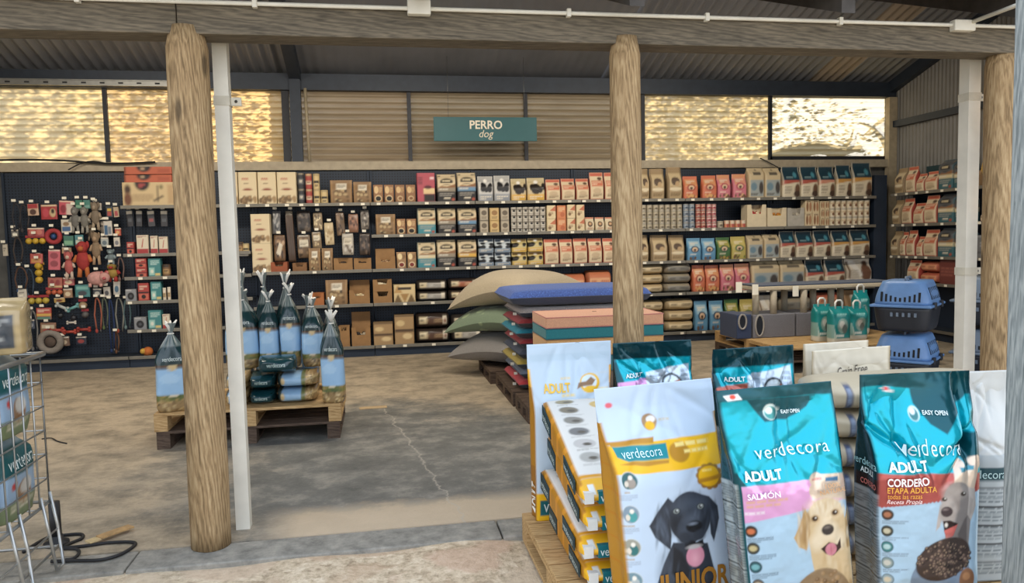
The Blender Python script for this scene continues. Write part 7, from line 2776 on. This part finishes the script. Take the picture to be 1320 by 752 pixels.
for (xl, xr, yt, Y, strip, word, lb, seed, rot) in ((796, 899, 440, 3.74, (212, 156, 204), 'SALMÓN', 'teal bag with pink strip at the back, beside the white bag', 41, .02), (927, 1036, 447, 3.22, (172, 96, 84), 'CORDERO', 'teal bag with red strip at the back, behind the golden dog bag', 47, .06)):
    L_, R_ = onY(xl, 500, Y), onY(xr, 500, Y)
    zt_ = onY((xl + xr) / 2, yt, Y + .08)[2]
    t, sf, ss = big_bag(R_[0] - L_[0], zt_ - PZ, .15, rear_art(strip, .0 if word != 'CORDERO' else .035), ((L_[0] + R_[0]) / 2, Y + .08, PZ), rot, lb, FOIL, seed, .018, 90, 160, hf=.8, flare=.03)
    q = .0 if word != 'CORDERO' else .035
    letter('ADULT', sf, (.12, .36, .795 + q, .82 + q), (226, 236, 236), t, bold=.03)
    letter(word, sf, (.12, .36, .735 + q, .755 + q), (236, 224, 228), t, bold=.02)

# ---- pile of gold bags lying flat
PILE = [('top', .0, .0), ('second', .012, -.015), ('third', -.01, .012), ('bottom', .008, -.02)]


def gold_art(u, v, asp, side, back):
    a = Art(u, v, (216, 214, 206), asp, soft=.014)
    for i in range(6):
        q = .88 - i * .125
        a.ell(.24, q, .13, .045, (186, 184, 176))
        a.ell(.24, q, .115, .039, ((150, 140, 110), (130, 120, 100), (140, 136, 126), (120, 120, 118), (190, 186, 180), (170, 168, 160))[i])
        a.ell(.27, q - .008, .05, .014, (96, 90, 80))
        a.words(.12, .4, q - .068, q - .05, 2, (176, 172, 164), 3 + i)
    a.ell(.70, .82, .17, .06, (206, 176, 110))
    a.ell(.70, .82, .11, .04, (222, 196, 130))
    a.poly([(.62, .3), (.75, .36), (.9, .2), (.7, .1)], (206, 150, 60), .8)
    a.rect(-1, 2, -1, .10, (226, 172, 34))
    a.poly([(-.1, .1), (1.1, .1), (1.1, .14), (.5, .115), (-.1, .13)], (206, 146, 30))
    a.rect(.05, .14, .0, .06, (220, 222, 218))
    a.c[side] = np.array(lin((178, 122, 26)))
    k = side & (np.sin(v * 40 + u * 3) > .55)
    a.c[k] = np.array(lin((206, 140, 40)))
    k = side & (v < .06)
    a.c[k] = np.array(lin((230, 176, 30)))
    return a.c


PH = .150


def pz(y, i, f=0.0):
    return (i + .5 + f) * PH * (.74 + .44 * y / .80)


for i, (nm, dx, rr) in enumerate(reversed(PILE)):
    me, _ = pack('dog_food_bag', .42, .765, PH, lambda u, v, asp, s: gold_art(u, v, asp, s, None), nx=70, nz=110, e=6, style='pillow', mat=SATIN, seed=70 + i, crump=.008, ns=14)
    x_, y_, z_ = .985 + dx, 2.91 + .008 * i, PZ
    cc = np.empty(len(me.vertices) * 3, dtype=np.float32)
    me.vertices.foreach_get('co', cc)
    cc = cc.reshape(-1, 3)
    sv = .74 + .44 * cc[:, 2] / .80
    cc[:, 1] = cc[:, 1] * sv * .94 - (i + .5) * PH * sv
    me.vertices.foreach_set('co', cc.ravel())
    me.update()
    t = thing('dog_food_bag', '%s of the four white and gold bags lying flat in a pile' % nm, 'dog food bag', (x_, y_, z_), (0, 0, rr), 'gold bags lying in a pile')
    o = link('bag', me, t, (0, 0, 0), (-PI / 2, 0, 0))
    # labels on the long gold side and on the near end

    def lsf(U, V, off=.002):
        y = (1 - U) * .74 + .03
        return np.stack([-.2105 - off + 0 * U, y, pz(y, i, V - .5)], -1)

    def esf(U, V, off=.002):
        return np.stack([(U - .5) * .42, -off - .002 + 0 * U, pz(0, i) + (V - .5) * .1], -1)
    for q, (u0, u1) in enumerate(((.68, .94), (.1, .34))):
        ya_, yb2 = (1 - u1) * .74 + .03, (1 - u0) * .74 + .03
        pl = MB().add([(x, y, pz(y, i, s)) for x in (-.2135, -.209) for y in (ya_, yb2) for s in (-.24, .24)], [(0, 1, 3, 2), (4, 6, 7, 5), (0, 4, 5, 1), (2, 3, 7, 6), (0, 2, 6, 4), (1, 5, 7, 3)]).build('side_label', M('label_dark_teal', (16, 52, 60), .5), t)
        letter('verdecora', lambda U, V, off=.004: lsf(U, V, .005), (u0 + .02, u1 - .02, .38, .62), (206, 222, 218), pl)
    pl = MB().box(-.13, .06, -.004, .03, pz(0, i) - .026, pz(0, i) + .026).build('end_label', M('label_teal', (8, 108, 118), .45), t)
    letter('verdecora', lambda U, V, off=.004: esf(U, V, .004), (.21, .62, .32, .68), (222, 236, 234), pl)
    MB().box(-.19, -.15, -.003, .03, pz(0, i) - .024, pz(0, i) + .024).build('barcode_label', M('barcode_white', (220, 222, 218), .5), t)

# ---- kraft bags: two standing, a pile lying
KRF = M('kraft_white', (206, 196, 172), .7)


def kraft_art(u, v, asp, side, back):
    a = Art(u, v, (204, 194, 170), asp, soft=.014)
    a.rect(-1, 2, .90, 2, (214, 206, 186))
    a.rect(-1, 2, -1, .80, (198, 184, 154))
    a.words(.1, .9, .785, .80, 1, (110, 104, 90), 3)
    a.poly([(.7, .80), (1.1, .86), (1.1, .80)], (176, 140, 90), .8)
    for i in range(5):
        a.words(.12, .88, .1 + i * .12, .18 + i * .12, 3, (140, 124, 96), 5 + i, .5)
    a.grain(.04, 60, 20, 3)
    a.c[side] = np.array(lin((176, 160, 130)))
    return a.c


for (xl, xr, yt, Y, lb, seed, rot, txt) in ((1051, 1160, 449, 3.38, 'kraft dog food bag with script lettering, standing behind the lying kraft bags', 53, .09, True), (1040, 1130, 441, 3.58, 'kraft bag mostly hidden, standing at the very back of the pallet', 57, .08, False)):
    L_, R_ = onY(xl, 500, Y), onY(xr, 500, Y)
    zt_ = onY((xl + xr) / 2, yt, Y + .05)[2]
    t, sf, ss = big_bag(R_[0] - L_[0], zt_ - PZ, .11, kraft_art, ((L_[0] + R_[0]) / 2, Y + .055, PZ), rot, lb, SATIN, seed, .010, 80, 140, hf=.4, flare=.03)
    if txt:
        letter('Grain Free', sf, (.30, .70, .84, .892), (70, 62, 52), t, shear=.3, skew=.03)
        letter('SIN CEREALES', sf, (.38, .62, .818, .832), (90, 82, 70), t, skew=.03)


def klie_art(u, v, asp, s):
    a = Art(u, v, (190, 176, 148), asp, soft=.014)
    a.ell(.36, .5, .24, .40, (150, 140, 118))
    a.ell(.36, .5, .225, .375, (178, 168, 146))
    for i in range(6):
        a.words(.2, .52, .24 + i * .09, .31 + i * .09, 1, (110, 104, 90), 5 + i, .7)
    a.rect(.03, .085, .1, .9, (28, 58, 104))
    a.words(.04, .075, .2, .8, 7, (200, 210, 220), 2, .35)
    a.ell(.62, .5, .05, .2, (190, 80, 60))
    return a.c


kx0, kx1 = onY(1078, 520, 2.92)[0], onY(1290, 520, 2.92)[0]
kh = (onY(1150, 491, 2.95)[2] - PZ) / 6
for i, nm in enumerate(('lowest', 'second lowest', 'third lowest', 'third highest', 'second highest', 'topmost')):
    me, _ = pack('dog_food_bag', kx1 - kx0, kh * .985, .40, klie_art, nx=60, nz=24, e=4, style='pillow', mat=SATIN, seed=90 + i, crump=.008)
    tag(link('dog_food_bag', me, None, ((kx0 + kx1) / 2 + .012 * math.sin(i * 2), 2.92 + .20, PZ + i * kh)), '%s kraft bag in the lying pile between the two teal bags' % nm, 'dog food bag', 'kraft bags lying in a pile')


def decora_art(u, v, asp, side, back):
    a = Art(u, v, (176, 184, 186), asp, soft=.014)
    a.rect(-1, 2, .62, 2, (206, 208, 204))
    a.rect(-1, 2, .50, .565, (12, 66, 76))
    for i in range(5):
        a.words(.1, .9, .03 + i * .09, .1 + i * .09, 5, (110, 120, 124), 5 + i, .6)
        a.rect(.1, .9, .1 + i * .09, .107 + i * .09, (50, 54, 58))
    a.c[side] = np.array(lin((196, 200, 198)))
    return a.c


L_, R_ = onY(1262, 600, 2.62), onY(1300, 600, 2.62)
t, sf, ss = big_bag(.20, .87, .16, decora_art, (L_[0] + .105, 2.62 + .1, PZ), -.1, 'pale grey bag with a narrow teal label, squeezed behind the grey timber post', SATIN, 61, .012, 50, 120, hf=.8, flare=-.1)
letter('decora', sf, (.08, .62, .512, .552), (190, 220, 220), t)
# =================================================================== TREES BEHIND THE SHED
LEAFM = M('leaf_olive', (70, 74, 40), .6, var=.3, scale=4)
BARK = M('bark', (58, 46, 34), .9, var=.25)


def tree(cx, cy, cz, rx, ry, rz, n, trunk, label, seed, size=.06, branches=()):
    rg = random.Random(seed)
    t = thing('tree', label, 'tree', (cx, cy, -.12), group='trees behind the shed')
    vs, fs = [], []
    for i in range(n):
        while True:
            p = Vector((rg.uniform(-1, 1), rg.uniform(-1, 1), rg.uniform(-1, 1)))
            if p.length < 1:
                break
        c = Vector((p.x * rx, p.y * ry, cz + .12 + p.z * rz))
        m = Matrix.Rotation(rg.uniform(0, 6.3), 3, 'Z') @ Matrix.Rotation(rg.uniform(-1.2, 1.2), 3, 'X')
        s = size * rg.uniform(.6, 1.3)
        b = len(vs)
        for q in ((-s, 0, 0), (0, -s * .45, s * .1), (s, 0, 0), (0, s * .45, s * .1)):
            vs.append(tuple(c + m @ Vector(q)))
        fs.append((b, b + 1, b + 2, b + 3))
    link('foliage', mesh_from('foliage', vs, fs, LEAFM), t)
    mb = MB().tube([(0, 0, 0), (trunk * .5, 0, cz * .5), (trunk, 0, cz)], [.16, .12, .07], 10)
    mb.build('trunk', BARK, t)
    for pts, r in branches:
        MB().tube([(p[0] - cx, p[1] - cy, p[2] + .12) for p in pts], r, 8).build('branch', BARK, t)
    return t


def bp_(px, py, Y):
    return tuple(onY(px, py, Y))


tree(-3.0, 14.2, 3.9, 2.4, .8, 1.7, 7600, .2, 'loose leafy tree behind the far pair of lit windows', 4, .06)
tree(-1.6, 12.5, 3.4, 1.1, .4, 1.4, 2300, .1, 'small leafy tree behind the lit window next to the thick post', 5, .055)
tree(6.2, 13.6, 3.9, 1.5, .7, 1.5, 6200, -.2, 'leafy tree behind the lit window right of the middle post', 6, .06)
tree(7.7, 12.4, 3.1, 1.4, .4, 1.0, 900, .3, 'tree with a thick low limb behind the clearest window', 8, .06,
     [([bp_(975, 208, 12.4), bp_(1020, 196, 12.4), bp_(1055, 190, 12.4), bp_(1085, 196, 12.4), bp_(1110, 190, 12.4)], [.07, .13, .12, .09, .04]),
      ([bp_(1150, 205, 12.3), bp_(1138, 180, 12.3), bp_(1125, 165, 12.3), bp_(1108, 158, 12.3)], [.06, .045, .03, .012]),
      ([bp_(1146, 150, 12.3), bp_(1130, 160, 12.3), bp_(1112, 176, 12.3)], [.04, .028, .01]),
      ([bp_(1085, 196, 12.4), bp_(1096, 182, 12.4), bp_(1100, 168, 12.4)], [.04, .025, .01])])
# added wall, put here only to keep the middle windows in shade
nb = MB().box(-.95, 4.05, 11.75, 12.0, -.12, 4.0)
tag(nb.build('wall_shade_blocker', M('shade_blocker', (150, 140, 122), .8)), 'added wall blocking the light behind the shaded windows', kind='structure')
finish_labels()

_seen = {}
for _o in bpy.data.objects:
    if _o.parent is None and 'label' in _o and _o.get('kind') is None:
        if len(_o['label'].split()) > 16:
            print('LONG', _o.name, _o['label'])
        if _o['label'] in _seen:
            print('DUP', _o.name, _seen[_o['label']], _o['label'])
        _seen[_o['label']] = _o.name
SKY_STRENGTH, SUN_ENERGY, EXPOSURE = 2.35, 9.0, 0.12
FILL_LIGHTS = [(x, 7.2, 95, 2.2, 0.5, 28) for x in (-3.4, .4, 4.2)]  # unseen area lights, added under the roof to brighten the interior
# =================================================================== LIGHT
w = bpy.data.worlds.new('sky')
SC.world = w
w.use_nodes = True
nt = w.node_tree
nt.nodes.clear()
wo = nt.nodes.new('ShaderNodeOutputWorld')
bg = nt.nodes.new('ShaderNodeBackground')
tc = nt.nodes.new('ShaderNodeTexCoord')
sp = nt.nodes.new('ShaderNodeSeparateXYZ')
rp = ramp(nt, [(0.40, lin((150, 140, 120))), (0.5, lin((236, 238, 240))), (0.62, lin((222, 230, 243))), (1.0, lin((204, 220, 243)))])
mm = math_node(nt, 'MULTIPLY_ADD', sp.outputs[2], 0.5, 0.5)
nt.links.new(tc.outputs['Generated'], sp.inputs[0])
nt.links.new(mm, rp.inputs[0])
nt.links.new(rp.outputs[0], bg.inputs[0])
bg.inputs[1].default_value = SKY_STRENGTH
nt.links.new(bg.outputs[0], wo.inputs[0])

sun = bpy.data.lights.new('sun', 'SUN')
sun.energy = SUN_ENERGY
sun.angle = math.radians(0.6)
sun.color = (1.0, 0.86, 0.62)
so = bpy.data.objects.new('sun', sun)
COL.objects.link(so)
to_sun = Vector(onY(1050, 150, 11.1) - CAMP).normalized()
so.rotation_euler = to_sun.to_track_quat('Z', 'Y').to_euler()

for x, y, e, sx, sy, tilt in FILL_LIGHTS:
    a = bpy.data.lights.new('unseen_fill', 'AREA')
    a.shape = 'RECTANGLE'
    a.size, a.size_y = sx, sy
    a.energy = e
    a.color = (1.0, 0.90, 0.76)
    ao = bpy.data.objects.new('unseen_fill', a)
    COL.objects.link(ao)
    ao.location = (x, y, roof_z(y) - .25)
    ao.rotation_euler = (math.radians(tilt), 0, 0)

vs_ = SC.view_settings
vs_.view_transform = 'Standard'
vs_.look = 'None'
vs_.exposure = EXPOSURE
vs_.gamma = 1.0
vs_.use_curve_mapping = False
SC.cycles.max_bounces = 6
SC.cycles.diffuse_bounces = 4
SC.cycles.glossy_bounces = 3
SC.cycles.transmission_bounces = 4
SC.cycles.transparent_max_bounces = 12
SC.cycles.sample_clamp_indirect = 6.0
SC.cycles.caustics_reflective = False
SC.cycles.caustics_refractive = False
